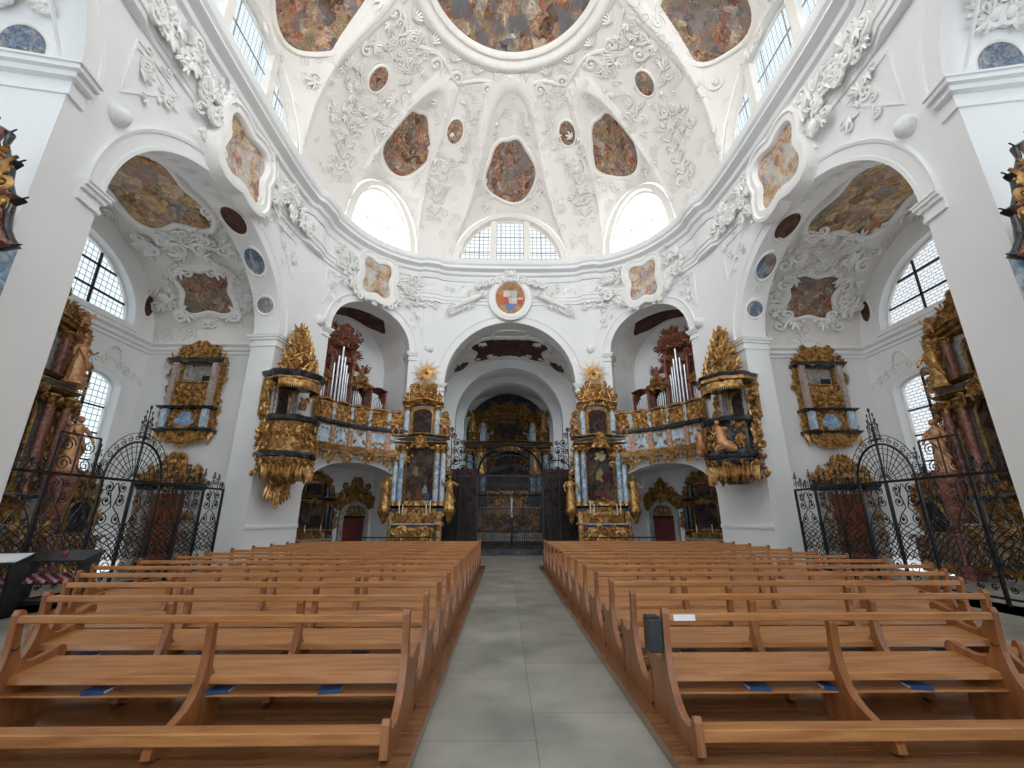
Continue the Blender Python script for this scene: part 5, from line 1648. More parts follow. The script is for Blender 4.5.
# ------------------------------------------------------------------ pulpits
for sd, nm in ((-1, 'left'), (1, 'right')):
    s0 = s_near(sd * 8.55, 15.65)
    loc, rz = wallframe(s0)
    e = empty('pulpit', loc, rz)
    tag(e, ('gilded pulpit with fringed black canopy on the left front pier' if sd < 0 else 'gilded loge with two kneeling gold figures on the right front pier'), 'pulpit', 'canopied pulpits on the front piers')
    F = F0; CO = .62
    oc = lambda a, z: 1 + .05 * cos(8 * a)
    # body
    mb = MB(); lathe(mb, 0, CO, [(.30, 2.75), (.42, 2.95), (.70, 3.2), (.86, 3.45), (.90, 3.6), (.86, 3.72), (.80, 3.78)], 32, F, mod=oc); mb.build('underside', M['goldd'] if sd < 0 else M['black'], e, smooth=40)
    mb = MB(); lathe(mb, 0, CO, [(.90, 3.58), (.96, 3.62), (.98, 3.72), (.90, 3.8)], 32, F, mod=oc); mb.build('lower_moulding', M['black'], e, smooth=40)
    mb = MB(); lathe(mb, 0, CO, [(.88, 3.78), (.80, 4.0), (.80, 4.75), (.86, 4.85)], 32, F, mod=oc); mb.build('parapet', M['goldd'] if sd < 0 else M['black'], e, smooth=40)
    mb = MB(); lathe(mb, 0, CO, [(.84, 4.82), (.95, 4.88), (.98, 5.0), (.90, 5.05), (.6, 5.05)], 32, F, mod=oc); mb.build('hand_rail', M['black'], e, smooth=40)
    def cyl(R):
        return lambda x, z, o, R=R: (( (R + o) * sin(x / R)), -(CO + (R + o) * cos(x / R)), z)
    for k in range(5):
        a = (-2 + k) * .62
        C_ = cyl(.80)
        mb = MB()
        rocaille(mb, region_rect(a * .8 - .2, a * .8 + .2, 3.95, 4.78), a * .8, a * .8 + .2, 3.95, 4.78, 9, .19, 150 + k, C_, .02, True, a * .8)
        mb.build('parapet_carving', M['gold'], e, smooth=60)
    mb = MB(); C_ = cyl(.9)
    rocaille(mb, lambda x, z: True, -1.7, 1.7, 2.85, 3.5, 40, .26, 160 + sd, lambda x, z, o: C_(x, z, o - .45 * max(0.0, (3.55 - z) / .75) ** 1.5), .0, False)
    mb.build('underside_carving', M['gold'], e, smooth=60)
    # hanging drop
    if sd < 0:
        mb = MB(); C2 = cyl(.5)
        G = lambda x, z, o: F(x, z, o)
        rocaille(mb, drop_fn(.5, 3.0, 1.05, 1.2), -.5, .5, 1.95, 3.0, 46, .28, 171, G, .45, False)
        for k in range(9):
            a = (-4 + k) * .13; leaf(mb, a, 2.75 - abs(a) * .1, .75 - abs(a) * .6, PI + a * .8, .25, 0, .5, .05, G)
        mb.build('hanging_drop', M['gold'], e, smooth=60)
    mb = MB(); C2 = cyl(1.0)
    for k in range(26):
        x = -1.7 + 3.4 * k / 25
        leaf(mb, x, 3.32, .42 + .12 * sin(k * 2.1) - (.0 if sd < 0 else -.08), PI, .4, .1 * sin(k), -.05, -.1, C2)
    mb.build('leaf_fringe', M['gold'], e, smooth=60)
    for s in (-1, 1):      # side streamers of carving against the pier
        mb = MB()
        rocaille(mb, lambda x, z: True, s * .95 - .16, s * .95 + .16, 2.9, 6.2, 46, .28, 175 + s, F, .25, False)
        mb.build('side_streamer', M['gold'], e, smooth=60)
    # back panel with columns
    boxpart(e, 'back_panel', 'goldd', F, -.88, .88, 5.0, 6.3, -.06, .12)
    framed(e, F, archloop(-.32, .32, 5.05, 5.85, 12, rise=.25), .16, fres('dark', 130 + sd, 2.0) if sd < 0 else M['black'], 'niche', None, .05)
    for x in (-.62, -.45, .45, .62):
        column(e, F, x, .22, 4.95, 6.3, .062, 'grey', 'gold', n=10)
    # canopy
    mb = MB(); lathe(mb, 0, CO - .1, [(.3, 6.22), (.85, 6.25), (.92, 6.32), (.90, 6.42), (1.0, 6.5), (1.04, 6.62), (.9, 6.68), (.3, 6.72)], 32, F, mod=oc); mb.build('canopy', M['black'], e, smooth=35)
    mb = MB(); lathe(mb, 0, CO - .1, [(.925, 6.34), (.95, 6.37), (.935, 6.42)] if sd < 0 else [(.905, 6.36), (.99, 6.38), (.99, 6.52), (.93, 6.54)], 32, F, mod=oc); mb.build('canopy_band', M['gold'], e, smooth=35)
    mb = MB(); n = 40
    for k in range(n):
        a0, a1 = PI * .02 + PI * .96 * k / n, PI * .02 + PI * .96 * (k + 1) / n
        am = (a0 + a1) / 2; R_ = .93
        P = lambda a, z, r=R_: F(r * cos(a), z, CO - .1 + r * sin(a))
        b = mb.add([P(a0, 6.33), P(a1, 6.33), P(a1, 6.16), P(am, 6.02), P(a0, 6.16), P(a0, 6.33, R_ - .03), P(a1, 6.33, R_ - .03), P(a1, 6.16, R_ - .03), P(am, 6.02, R_ - .03), P(a0, 6.16, R_ - .03)],
                   [(0, 1, 2, 3, 4), (9, 8, 7, 6, 5), (0, 4, 9, 5), (4, 3, 8, 9), (3, 2, 7, 8), (2, 1, 6, 7)])
        p = P(am, 6.0); ball(mb, R_ * cos(am), 6.01, CO - .1 + R_ * sin(am), .018, nu=5, nv=4)
    mb.build('lambrequin', M['gold'], e, smooth=30)
    # pyramid crest over the canopy
    mb = MB()
    lathe(mb, 0, CO - .15, [(.62, 6.68), (.42, 7.2), (.3, 7.8), (.12, 8.3), (.03, 8.7)], 10, F, mod=lambda a, z: 1 + .15 * sin(5 * a + 8 * z))
    for ring in range(9):
        z = 6.7 + ring * .22; r = .84 * (1 - (z - 6.65) / 2.15) ** .9
        for k in range(9):
            a = PI * (k + .5 * (ring % 2)) / 8.5
            G = lambda X, Z, O, a=a, r=r: F(cos(a) * (r + O) - sin(a) * X, Z, CO - .15 + sin(a) * (r + O) + cos(a) * X)
            if (k + ring) % 3 == 0: scroll(mb, 0, z, .32, .3 * (k - 4), 1.1, .17, 1 if k < 4 else -1, -.05, G, 5, 1.0, seg=10)
            else: acanthus(mb, 0, z - .1, .38, .12 * (4 - k), -.05, G, 3)
    mb.build('canopy_crest', M['gold'], e, smooth=60)
    mb = MB(); figure(mb, 0, 8.42, .42, CO - .15, 3, F0); mb.build('finial_figure', M['goldd'], e, smooth=60)
    mb = MB()
    for s in (-1, 1):
        for k in range(3): leaf(mb, s * .05, 7.05, .42, -s * (1.0 + .4 * k), .35, 0, CO + .45, .1, F)
    ball(mb, 0, 7.1, CO + .5, .08, .14, .07, 7, 6); ball(mb, 0, 7.28, CO + .5, .05, .05, .05, 6, 5)
    mb.build('canopy_eagle', M['black'] if sd > 0 else M['goldd'], e, smooth=60)
    if sd > 0:
        for s in (-1, 1):
            mb = MB()
            G = lambda x, z, o, s=s: (lambda A: ((1.02 + o) * sin(A), -(CO + (1.02 + o) * cos(A)), z))(s * .62 + x / 1.0)
            # kneeling figure: robe mass behind, upright torso, bowed head, joined hands
            tube(mb, [(s * .38, 3.86, -.05), (s * .2, 3.95, .0), (0, 4.1, .02), (-s * .04, 4.4, .04), (-s * .05, 4.6, .05), (-s * .06, 4.68, .05)], [.10, .19, .2, .15, .13, .05], 9, G)
            ball(mb, -s * .08, 4.8, .07, .075, .09, .08, 8, 6, G)
            tube(mb, [(-s * .02, 4.55, .12), (-s * .16, 4.38, .18), (-s * .26, 4.5, .16)], [.055, .045, .03], 6, G)
            tube(mb, [(s * .05, 4.0, .1), (-s * .12, 3.9, .12), (-s * .2, 3.84, .1)], [.12, .09, .06], 6, G)
            o = mb.build('kneeling_figure', M['flesh'], None, smooth=50); o.location = loc; o.rotation_euler = (0, 0, rz)
            tag(o, 'gold kneeling figure on the right loge parapet, side nearer the %s' % ('organ' if s < 0 else 'chapel'), 'statue', 'kneeling figures on the right loge')

# ------------------------------------------------------------------ oratories in the chapels
for sd, nm in ((-1, 'left'), (1, 'right')):
    e = empty('oratory', (sd * 11.78, YF, 0), 0)
    tag(e, 'gilded oratory balcony with blue cartouche on the %s chapel wall' % nm, 'balcony', 'gilded oratories')
    F = F0
    # frame panels around the dark opening
    mb = MB(); plate(mb, [rectloop(-.92, .92, 4.95, 7.45), rectloop(-.55, .55, 6.45, 7.15)[::-1] if 0 else rectloop(-.55, .55, 6.4, 7.15)], 0, .18, F); mb.build('surround', M['goldd'], e)
    mb = MB(); box(mb, -.55, .55, 6.4, 7.15, .0, .02, F); box(mb, -.55, -.25, 6.4, 7.15, .02, .1, F); mb.build('opening', M['black'] if 0 else M['grey'], e)
    mb = MB(); box(mb, .12, .5, 6.5, 6.75, .02, .04, F); mb.build('dark_hatch', M['black'], e)
    for s in (-1, 1):
        mb = MB(); bevbox(mb, s * .72 - .085, s * .72 + .085, 5.5, 7.2, .18, .36, b=.03); mb.build('pilaster', M['greypink'], e)
        mb = MB(); bevbox(mb, s * .72 - .1, s * .72 + .1, 4.72, 5.4, .25, .42, b=.03); mb.build('lower_pilaster', M['bluep'], e)
        mb = MB(); rocaille(mb, lambda x, z: abs(x - s * .94) < .06 + .05 * sin(z * 4), s * .84 if s > 0 else -1.08, 1.08 if s > 0 else -.84, 4.6, 7.3, 60, .17, 180 + s + sd, F, .1, False); mb.build('side_carving', M['gold'], e, smooth=60)
    molding(e, F, -1.0, 1.0, 7.15, 7.32, .0, .45, 'black', 'upper_cornice')
    crest(e, F, 0, 1.05, 7.32, .62, 185 + sd, 'gold', .2, 40, .26, p=2.4)
    field(e, F, -.56, .56, 5.52, 6.42, 188 + sd, 'gold', .22, 40, .22, 'parapet_panel')
    mb = MB(); ringsweep(mb, rectloop(-.56, .56, 5.52, 6.42), [(0, .2), (0, .3), (.05, .3), (.05, .2)], F); mb.build('parapet_frame', M['gold'], e)
    molding(e, F, -1.02, 1.02, 5.38, 5.5, .0, .5, 'black', 'middle_cornice')
    boxpart(e, 'lower_body', 'goldd', F, -.85, .85, 4.66, 5.38, 0, .25)
    mb = MB(); panel(mb, cartouche(0, 5.02, .40, .3, style=0), .30, F, 3, .03); cp = mb.build('blue_cartouche', M['bluec'], e, smooth=180)
    mb = MB(); ringsweep(mb, cartouche(0, 5.02, .40, .3, style=0), [(-.01, .25), (0, .34), (.05, .34), (.07, .25)], F); mb.build('frame', M['gold'], cp, smooth=50)
    mb = MB(); rocaille(mb, annulus(0, 5.02, .45, .32, .62, .42), 0, .62, 4.6, 5.45, 18, .18, 190 + sd, F, .26, True); mb.build('cartouche_carving', M['gold'], e, smooth=60)
    molding(e, F, -1.05, 1.05, 4.54, 4.68, .0, .42, 'black', 'lower_cornice')
    crest(e, F, 0, .95, 4.54, .45, 194 + sd, 'gold', .15, 36, .24, down=True, p=2.4, name='hanging_carving')
    for s in (-1, 1):
        mb = MB()
        for k in range(3): leaf(mb, s * (.9 + .05 * k), 4.6, .5 - .1 * k, PI + s * .1, .3, 0, .2, .05, F)
        mb.build('corner_drop', M['gold'], e, smooth=60)
    # door with gilded crest beneath
    d = empty('chapel_portal', (sd * 11.85, YF, 0), 0)
    tag(d, 'reddish wooden door with marble surround and gilded crest in the %s chapel' % nm, 'door', 'chapel doors under the oratories')
    mb = MB()
    for q in (-1, 1):
        box(mb, q * .31 - .30, q * .31 + .30, 0, 2.45, 0, .08, F)
    lf = mb.build('door_leaf', M['doorwood'], d)
    mb = MB()
    for q in (-1, 1):
        for z0, z1 in ((.15, .8), (.95, 1.55), (1.7, 2.3)):
            ringsweep(mb, cartouche(q * .31, (z0 + z1) / 2, .19, (z1 - z0) / 2 * .85, 20, style=2), [(0, .08), (0, .11), (.03, .11), (.03, .08)], F)
    mb.build('door_panel', M['doorwood'], lf)
    for q in (-1, 1):
        mb = MB(); bevbox(mb, q * .85 - .2, q * .85 + .2, 0, 2.55, 0, .26, b=.04); mb.build('pilaster', M['grey'], d)
        field(d, F, q * .85 - .12, q * .85 + .12, .7, 2.3, 200 + q, 'goldd', .27, 9, .18, 'pilaster_carving', back=False)
    molding(d, F, -1.15, 1.15, 2.55, 2.78, 0, .45, 'black', 'cornice')
    crest(d, F, 0, .62, 2.78, 1.05, 204 + sd, 'gold', .1, 44, .3, p=2.6)
    for q in (-1, 1): crest(d, F, q * .82, .3, 2.78, .62, 206 + q, 'gold', .1, 16, .22, name='side_crest')

# ------------------------------------------------------------------ chapel altars and shrines on the outer walls
for sd, nm in ((-1, 'left'), (1, 'right')):
    rz = PI / 2 if sd < 0 else -PI / 2
    make_altar('chapel_altar', (sd * (XO - .02), 11.55, 0), rz, 3.0, 8.2, 'tall red-brown marble altar with gold carving in the %s chapel, seen side-on' % nm, 240 + sd, cols='red', gm='goldd', dark='grey', group='chapel altars', deep=.68, ncol=3, rich=True)
    for q, dy in ((0, -1.3), (1, 1.3)):
        statue_thing('statue', (sd * (XO - 1.15), 11.55 + dy, 3.0), rz, 1.5, 'carved saint beside the %s chapel altar, side %s' % (nm, 'towards the choir' if dy > 0 else 'towards the nave'), 'statue', 'flesh', 50 + q, group='saints beside the chapel altars')
        b_ = MB(); lathe(b_, 0, 0, [(.05, 1.2), (.2, 1.5), (.3, 2.4), (.36, 2.9), (.36, 2.91)], 10)
        o = b_.build('saint_pedestal', M['red'], None, smooth=40); o.location = (sd * (XO - 1.15), 11.55 + dy, 0)
        b2 = MB(); bevbox(b2, -.3, .3, 0, 1.2, -.3, .3, b=.03); b2.build('plinth', M['red'], o)
        tag(o, 'red marble pedestal under the saint, %s chapel, side %s' % (nm, 'towards the choir' if dy > 0 else 'towards the nave'), 'pedestal', 'pedestals beside the chapel altars')
        statue_thing('statue', (sd * (XO - .9), 11.55 + dy * .75, 5.5), rz, 1.35, 'carved saint high on the %s chapel altar cornice, side %s' % (nm, 'towards the choir' if dy > 0 else 'towards the nave'), 'statue', 'gold' if sd > 0 else 'flesh', 54 + q, group='saints on the chapel altar cornices')
    # dark carved shrine
    s_ = empty('shrine', (sd * (XO - .02), 14.35, 0), rz)
    tag(s_, 'dark carved shrine on a marble table under the %s chapel window' % nm, 'shrine', 'carved shrines under the chapel windows')
    F = F0
    boxpart(s_, 'table', 'red', F, -.7, .7, 0, 1.0, 0, .6)
    field(s_, F, -.6, .6, .1, .9, 260, 'goldd', .6, 20, .26, 'table_carving')
    boxpart(s_, 'table_top', 'grey', F, -.78, .78, 1.0, 1.1, 0, .68)
    boxpart(s_, 'case', 'darkwood', F, -.5, .5, 1.1, 2.2, .05, .4)
    framed(s_, F, archloop(-.36, .36, 1.2, 1.85, 12, rise=.25), .43, M['black'], 'glass_front', None, .08, 'goldd')
    crest(s_, F, 0, .75, 2.15, .85, 262, 'goldd', .25, 34, .3, p=2.0)
    for q in (-1, 1):
        mb = MB(); rocaille(mb, lambda x, z: True, q * .62 - .1, q * .62 + .1, 1.15, 2.2, 16, .26, 264 + q, F, .25, False); mb.build('side_carving', M['goldd'], s_, smooth=60)

# ------------------------------------------------------------------ altars on the near piers (only their edges enter the frame)
for sd, nm in ((-1, 'left'), (1, 'right')):
    e = empty('pier_altar', (sd * 8.6, 5.9, 0), 0)
    tag(e, 'dark-corniced gold and blue altar frame on the near %s pier' % nm, 'altar', 'altars on the near piers')
    F = lambda x, z, o, sd=sd: F0(-sd * x, z, o)
    # upper silhouettes bulging into the picture; x measured towards the nave
    boxpart(e, 'body', 'goldd', F, -.9, .75, 1.1, 4.2, -.05, .3)
    boxpart(e, 'altar_table', 'red', F, -.9, .6, 0, 1.1, -.1, .8)
    framed(e, F, archloop(-.6, .4, 1.6, 3.2, 14), .35, fres('dark', 150, 1.2), 'altarpiece')
    mb = MB(); bevbox(mb, .45, .85, 4.7, 5.7, -.05, .3, b=.04, F=F); mb.build('blue_panel', M['blue'], e)
    boxpart(e, 'upper_body', 'goldd', F, -.9, .15, 4.2, 6.6, -.05, .25)
    lp = [(.0, 4.3), (.75, 4.45), (.85, 4.9), (.95, 5.6), (1.05, 5.95), (1.35, 6.1), (1.05, 6.3), (.85, 6.75), (1.0, 6.95), (.7, 7.1), (.62, 7.6), (.8, 7.9), (.45, 8.05), (.4, 8.5), (.5, 8.75), (.2, 8.8), (.0, 9.2)]
    lp2 = lp + [(-.9, 9.0), (-.9, 4.3)]
    # dark cornice curve in stacked steps
    zz = lambda z: 4.55 + (z - 4.3) * .72
    cv = [(.92, 5.50), (1.16, 5.58), (1.04, 5.75), (.92, 6.0), (.86, 6.35), (.86, 6.6), (.98, 6.7), (.80, 6.85), (.66, 7.2), (.62, 7.55), (.72, 7.65), (.50, 7.8), (.38, 8.2), (.40, 8.45), (.10, 8.7)]
    for dx, do, rr in ((0, .22, .028), (-.07, .30, .032), (-.15, .36, .035)):
        mb = MB(); tube(mb, [(x + dx, zz(z), do) for x, z in cv], [rr * (1 + .5 * abs(sin(i * 1.3))) for i in range(len(cv))], 7, F, squash=1.6)
        if dx == 0:
            for (x, z, a) in ((1.14, 5.58, -1.35), (.98, 6.7, -1.2), (.72, 7.65, -1.1), (.40, 8.45, -.9), (.14, 8.7, -.2)):
                leaf(mb, x - .05, zz(z), .16, a, .3, .1, .22, .1, F)
        mb.build('dark_cornice', M['red' if dx else 'black'], e, smooth=50)
    mb = MB(); rocaille(mb, lambda x, z: True, .5, .95, 4.5, 5.6, 30, .22, 301, F, .3, False); rocaille(mb, lambda x, z: x < .85 - (z - 5.8) * .15, .1, .85, 5.6, 7.6, 50, .26, 302, F, .28, False)
    mb.build('side_carving', M['gold'], e, smooth=60)
    mb = MB()
    for k in range(6): scroll(mb, .98 + .04 * sin(k), 2.55 + .22 * k, .26, k * .9, 1.2, .16, 1, .1, F, 6, 1.0); 
    for k in range(6): ball(mb, 1.02 + .05 * sin(k * 2), 2.6 + .2 * k, .25, .05, F=F)
    mb.build('lower_carving', M['flesh'], e, smooth=60)

# ------------------------------------------------------------------ rooms under the organ lofts
for sd, nm in ((-1, 'left'), (1, 'right')):
    loc, rz = LOFT[nm]; c, s_ = cos(rz), sin(rz)
    def at(x, o, z=0.0): return (loc[0] + c * x + s_ * o, loc[1] + s_ * x - c * o, z)
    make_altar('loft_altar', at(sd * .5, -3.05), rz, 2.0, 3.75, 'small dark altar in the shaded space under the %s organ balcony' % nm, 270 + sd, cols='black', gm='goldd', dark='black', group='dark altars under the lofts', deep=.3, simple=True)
    for q in (-1, 1):
        candlestick((lambda p: p)(at(sd * .5 + q * .35, -2.5, .72)), .6, 'white candle on the dark altar under the %s balcony, %s end' % (nm, 'door' if q * sd < 0 else 'pulpit'), 'candles on the dark altars')
    d = empty('arched_portal', at(-sd * 1.6, -3.08), rz)
    tag(d, 'dark red door with arched fanlight under the %s organ balcony' % nm, 'door', 'arched doors under the lofts')
    F = F0
    lf = boxpart(d, 'door_leaf', 'doorred', F, -.55, .55, 0, 1.65, 0, .08)
    mb = MB(); plate(mb, [archloop(-.74, .74, 0, 1.7, 20), archloop(-.55, .55, .001, 1.7, 20)], -.02, .22, F); mb.build('stone_surround', M['grey'], d)
    mb = MB(); panel(mb, archloop(-.55, .55, 1.66, 1.72, 20), .03, F, 3); fan = mb.build('fanlight', M['pane_fan'] if 'pane_fan' in M else M.setdefault('pane_fan', mat_noise('fanlight_glass', [(0.3, (.45, .38, .25)), (.7, (.7, .62, .45))], 8, .2)), d)
    mb = MB(); rocaille(mb, lambda x, z: x * x + (z - 1.72) ** 2 < .26, 0, .55, 1.74, 2.2, 16, .2, 280, F, .06, True); mb.build('lattice', M['goldd'], fan, smooth=60)
    box_ = MB(); bevbox(box_, -.6, .6, 1.62, 1.72, 0, .2, b=.02); box_.build('transom', M['darkwood'], d)
    crest(d, F, 0, .85, 2.42, 1.15, 283 + sd, 'goldd', .05, 40, .34, p=1.1, core=False)
    for q in (-1, 1): crest(d, F, q * .74, .28, 2.1, .7, 286 + q, 'goldd', .05, 12, .28, name='side_crest')

# ------------------------------------------------------------------ choir: high altar, stalls, candle
ha = make_altar('high_altar', (0, 34.6, .6), 0, 6.3, 9.8, 'great dark and gold high altar at the end of the choir', 310, cols='blue', gm='goldd', dark='black', deep=.9, ncol=3, plab='dark high altar painting', lowmat='black')
mb = MB(); plate(mb, [archloop(-3.3, 3.3, .0, 7.4, 30, rise=3.3)], .02, .12, F0); mb.build('arched_back', M['black'], ha)
mb = MB()
for sd in (-1, 1):
    rocaille(mb, lambda x, z: x * x / 8.4 + max(0, z - 6.9) ** 2 / 8.0 < 1 and abs(x) > 1.0, 1.0, 3.0, 4.5, 9.6, 60, .55, 311, F0, .25, True)
mb.build('gilded_foliage', M['gold'], ha, smooth=60)
mb = MB()
for sd in (-1, 1):
    for k in range(5): putto(mb, sd * (2.6 - .35 * k), 6.6 + .62 * k, .9, .6, 312 + k, F0)
mb.build('cherub_group', M['gold'], ha, smooth=60)
mb = MB(); box(mb, -3.3, 3.3, .4, .6, 31.9 - 34.6 + 34.6 - 34.6, 2.7, lambda x, z, o: (x, 34.6 - o, z)) if 0 else None
mb = MB()
for k, (y0, z1) in enumerate(((30.8, .2), (31.3, .4), (31.8, .6))):
    box(mb, -3.05 if k else -3.05, 3.05, z1 - .2, z1, 0, 1, lambda x, z, o, y0=y0: (x, y0 + (34.6 - y0) * (1 - o), z))
tag(mb.build('altar_steps', M['grey']), 'three grey stone steps before the high altar', 'steps')
for sd, nm in ((-1, 'left'), (1, 'right')):
    for q, (x, z, h) in enumerate(((2.05, 4.2, 2.0), (2.75, 7.4, 1.7))):
        statue_thing('statue', (sd * x, 33.4, .6 + z), 0, h, 'gilded figure on the high altar, %s %s' % (nm, ('beside the painting', 'above the cornice')[q]), 'statue', 'gold', 320 + q + sd, group='figures on the high altar', wings=q == 1)
    # tall stall cases
    e = empty('choir_stall', (sd * 3.15, 23.98, 0), PI / 2 if sd < 0 else -PI / 2)
    tag(e, 'tall dark carved stall lining the %s side of the choir' % nm, 'stall', 'choir stalls')
    F = F0
    boxpart(e, 'back', 'darkwood', F, -2.2, 2.2, 0, 3.9, -1.0, -.7)
    for i in range(6):
        x = -2.2 + 4.4 * (i + .5) / 6
        field(e, F, x - .28, x + .28, 1.5, 3.5, 330 + i, 'brownwood', -.7, 16, .34, 'stall_panel')
        mb = MB(); bevbox(mb, x - .42, x - .34, 0, 3.8, -.7, -.45, b=.02); mb.build('pilaster', M['doorwood'], e)
        mb = MB(); bevbox(mb, x - .30, x + .30, .45, .52, -.7, -.25, b=.02); mb.build('seat', M['darkwood'], e)
        mb = MB(); bevbox(mb, x - .36, x - .31, 0, 1.05, -.7, -.15, b=.02); mb.build('arm_board', M['darkwood'], e)
    molding(e, F, -2.2, 2.2, 3.8, 4.1, -1.0, .9, 'darkwood', 'cornice')
    crest(e, F, -1.1, 1.1, 4.1, 1.0, 340, 'goldd', -.7, 30, .4, name='crest', p=2.4)
    crest(e, F, 1.1, 1.1, 4.1, 1.0, 341, 'goldd', -.7, 30, .4, name='crest', p=2.4)
    s2 = -1 if sd < 0 else 1
    xe = -2.2 if sd < 0 else 2.2
    # carved end facing the nave
    mb = MB(); box(mb, min(xe, xe + s2 * .12) , max(xe, xe + s2 * .12), 0, 3.9, -1.0, 1.6); mb.build('end_panel', M['brownwood'], e)
    for j in range(5):
        o0 = -.9 + .5 * j
        G = lambda a, b, c, xe=xe, s2=s2: F(xe + s2 * (.12 + c), b, a)
        mb = MB(); rocaille(mb, lambda x, z: True, o0 + .08, o0 + .42, .9, 3.6, 26, .22, 350 + j, G, .0, False); mb.build('end_carving', M['brownwood'], e, smooth=60)
        mb = MB(); box(mb, *sorted((xe + s2 * .12, xe + s2 * .2)), 0, 3.95, o0 - .04, o0 + .04); mb.build('pilaster', M['darkwood'], e)
    boxpart(e, 'desk', 'darkwood', F, -2.2, 2.2, 0, 1.1, .25, .45)
    field(e, F, -2.1, 2.1, .15, 1.0, 344, 'brownwood', .45, 40, .3, 'desk_carving')
# paschal candle
e = empty('paschal_candle', (.1, 22.9, 0)); tag(e, 'single thick white candle on a dark stand behind the choir gate', 'candle')
mb = MB(); lathe(mb, 0, 0, [(.2, 0), (.2, .04), (.05, .1), (.06, .6), (.1, .7), (.05, .8), (.05, 1.5), (.1, 1.6), (.1, 1.63)], 12); mb.build('stand', M['iron'], e, smooth=40)
mb = MB(); lathe(mb, 0, 0, [(.065, 1.63), (.065, 2.6), (.01, 2.62)], 12); mb.build('candle', M['wax'], e, smooth=40)
# dark carpeted altar platform in the choir
mb = MB(); box(mb, -2.0, 2.0, 0, .18, -24.2, -29.5); pl_ = mb.build('choir_platform', M['darkwood']); tag(pl_, 'low dark platform in the middle of the choir', 'platform')
# ------------------------------------------------------------------ wrought iron
def bar2(mb, F, x0, z0, x1, z1, r=.02, o=0.0, n=4):
    tube(mb, [(x0, z0, o), (x1, z1, o)], r, n, F)
def wire(mb, F, pts, r=.011, o=0.0, n=4):
    tube(mb, [(x, z, o) for x, z in pts], r, n, F, cap=False)
def spiral(cx, cz, r, a0, turns, n=14, inner=.15):
    return [(cx + r * (1 - (1 - inner) * i / n) * cos(a0 + 2 * PI * turns * i / n), cz + r * (1 - (1 - inner) * i / n) * sin(a0 + 2 * PI * turns * i / n)) for i in range(n + 1)]
def cscroll(mb, F, x, z, r, ang, flip=1, w=.012):
    # C-scroll: arc with two curled ends
    pts = []
    for i in range(19):
        t = i / 18
        a = (t - .5) * 4.4 * PI * .5
        rr = r * (1 - .55 * abs(2 * t - 1) ** 1.5)
        pts.append((rr * cos(a) * flip, rr * sin(a) * 1.25 + (2 * t - 1) * r * .4))
    ca, sa = cos(ang), sin(ang)
    wire(mb, F, [(x + p * ca - q * sa, z + p * sa + q * ca) for p, q in pts], w)
def iron_panel(mb, F, x0, x1, z0, z1, seed, w=.012):
    R = random.Random(seed)
    cx = (x0 + x1) / 2; W_ = (x1 - x0) / 2; H = z1 - z0
    # top rosettes, mirrored spirals, lower criss-cross lattice with loops
    for s in (-1, 1):
        X = lambda p: cx + s * p * W_
        for (zz, r) in ((.93, .30), (.80, .36), (.62, .34)):
            c_ = spiral(X(.5), z0 + H * zz, W_ * r, PI / 2, 1.6 * s, 18)
            wire(mb, F, c_, w)
            ball(mb, X(.5), z0 + H * zz, 0, W_ * .10, nu=6, nv=4, ro=.02, F=F)
        wire(mb, F, [(X(.05), z0 + H * .98), (X(.3), z0 + H * .88), (X(.08), z0 + H * .74), (X(.55), z0 + H * .66), (X(.9), z0 + H * .56)], w)
        for (zz, r) in ((.16, .34), (.07, .26)):
            wire(mb, F, spiral(X(.5), z0 + H * zz, W_ * r, 0, 1.5 * s, 16), w)
            ball(mb, X(.5), z0 + H * zz, 0, W_ * .09, nu=6, nv=4, ro=.02, F=F)
        # interlacing ogee lattice
        for k in range(4):
            pts = []
            for i in range(17):
                t = i / 16
                pts.append((cx + s * W_ * .92 * (sin(PI * (t * 1.5 + .25 * k))), z0 + H * (.22 + .36 * t)))
            wire(mb, F, pts, w * .85)
        wire(mb, F, [(X(.95), z0 + H * .22), (X(.5), z0 + H * .30), (X(.1), z0 + H * .22)], w)
    for s in (-1, 1):
        acanthus(mb, cx + s * W_ * .5, z0 + H * .86, W_ * .3, PI * (s > 0), 0, F, 3)
    # slanted lattice over the lower third
    k = 5
    for i in range(k):
        t = i / (k - 1)
        for sgn in (1, -1):
            xa = x0 + (x1 - x0) * t; dz = H * .24
            xb = xa + sgn * (x1 - x0) * .5
            za, zb = z0 + H * .24, z0 + H * .24 + dz
            if xb > x1: zb = za + dz * (x1 - xa) / max(xb - xa, 1e-6); xb = x1
            if xb < x0: zb = za + dz * (xa - x0) / max(xa - xb, 1e-6); xb = x0
            if abs(xb - xa) > .02: bar2(mb, F, xa, za, xb, zb, w * .7)

def top_scrolls(mb, F, x0, x1, z0, h, seed, n=None):
    # free-standing cresting: curls and spikes with buds
    n = n or max(2, int((x1 - x0) / .22))
    for i in range(n):
        x = x0 + (x1 - x0) * (i + .5) / n
        hh = h * (.65 + .35 * sin(i * 2.3 + seed))
        bar2(mb, F, x, z0, x, z0 + hh, .010)
        ball(mb, x, z0 + hh, 0, .025, .04, .02, 5, 4, F)
        for s in (-1, 1):
            wire(mb, F, spiral(x + s * .07, z0 + hh * .35, .085, PI / 2 + (PI if s > 0 else 0), 1.3 * s, 12), .010)
            wire(mb, F, spiral(x + s * .05, z0 + hh * .7, .055, -PI / 2 + (PI if s > 0 else 0), 1.3 * s, 10), .009)
            leaf(mb, x, z0 + hh * .8, .09, -s * .9, .4, 0, 0, .1, F)

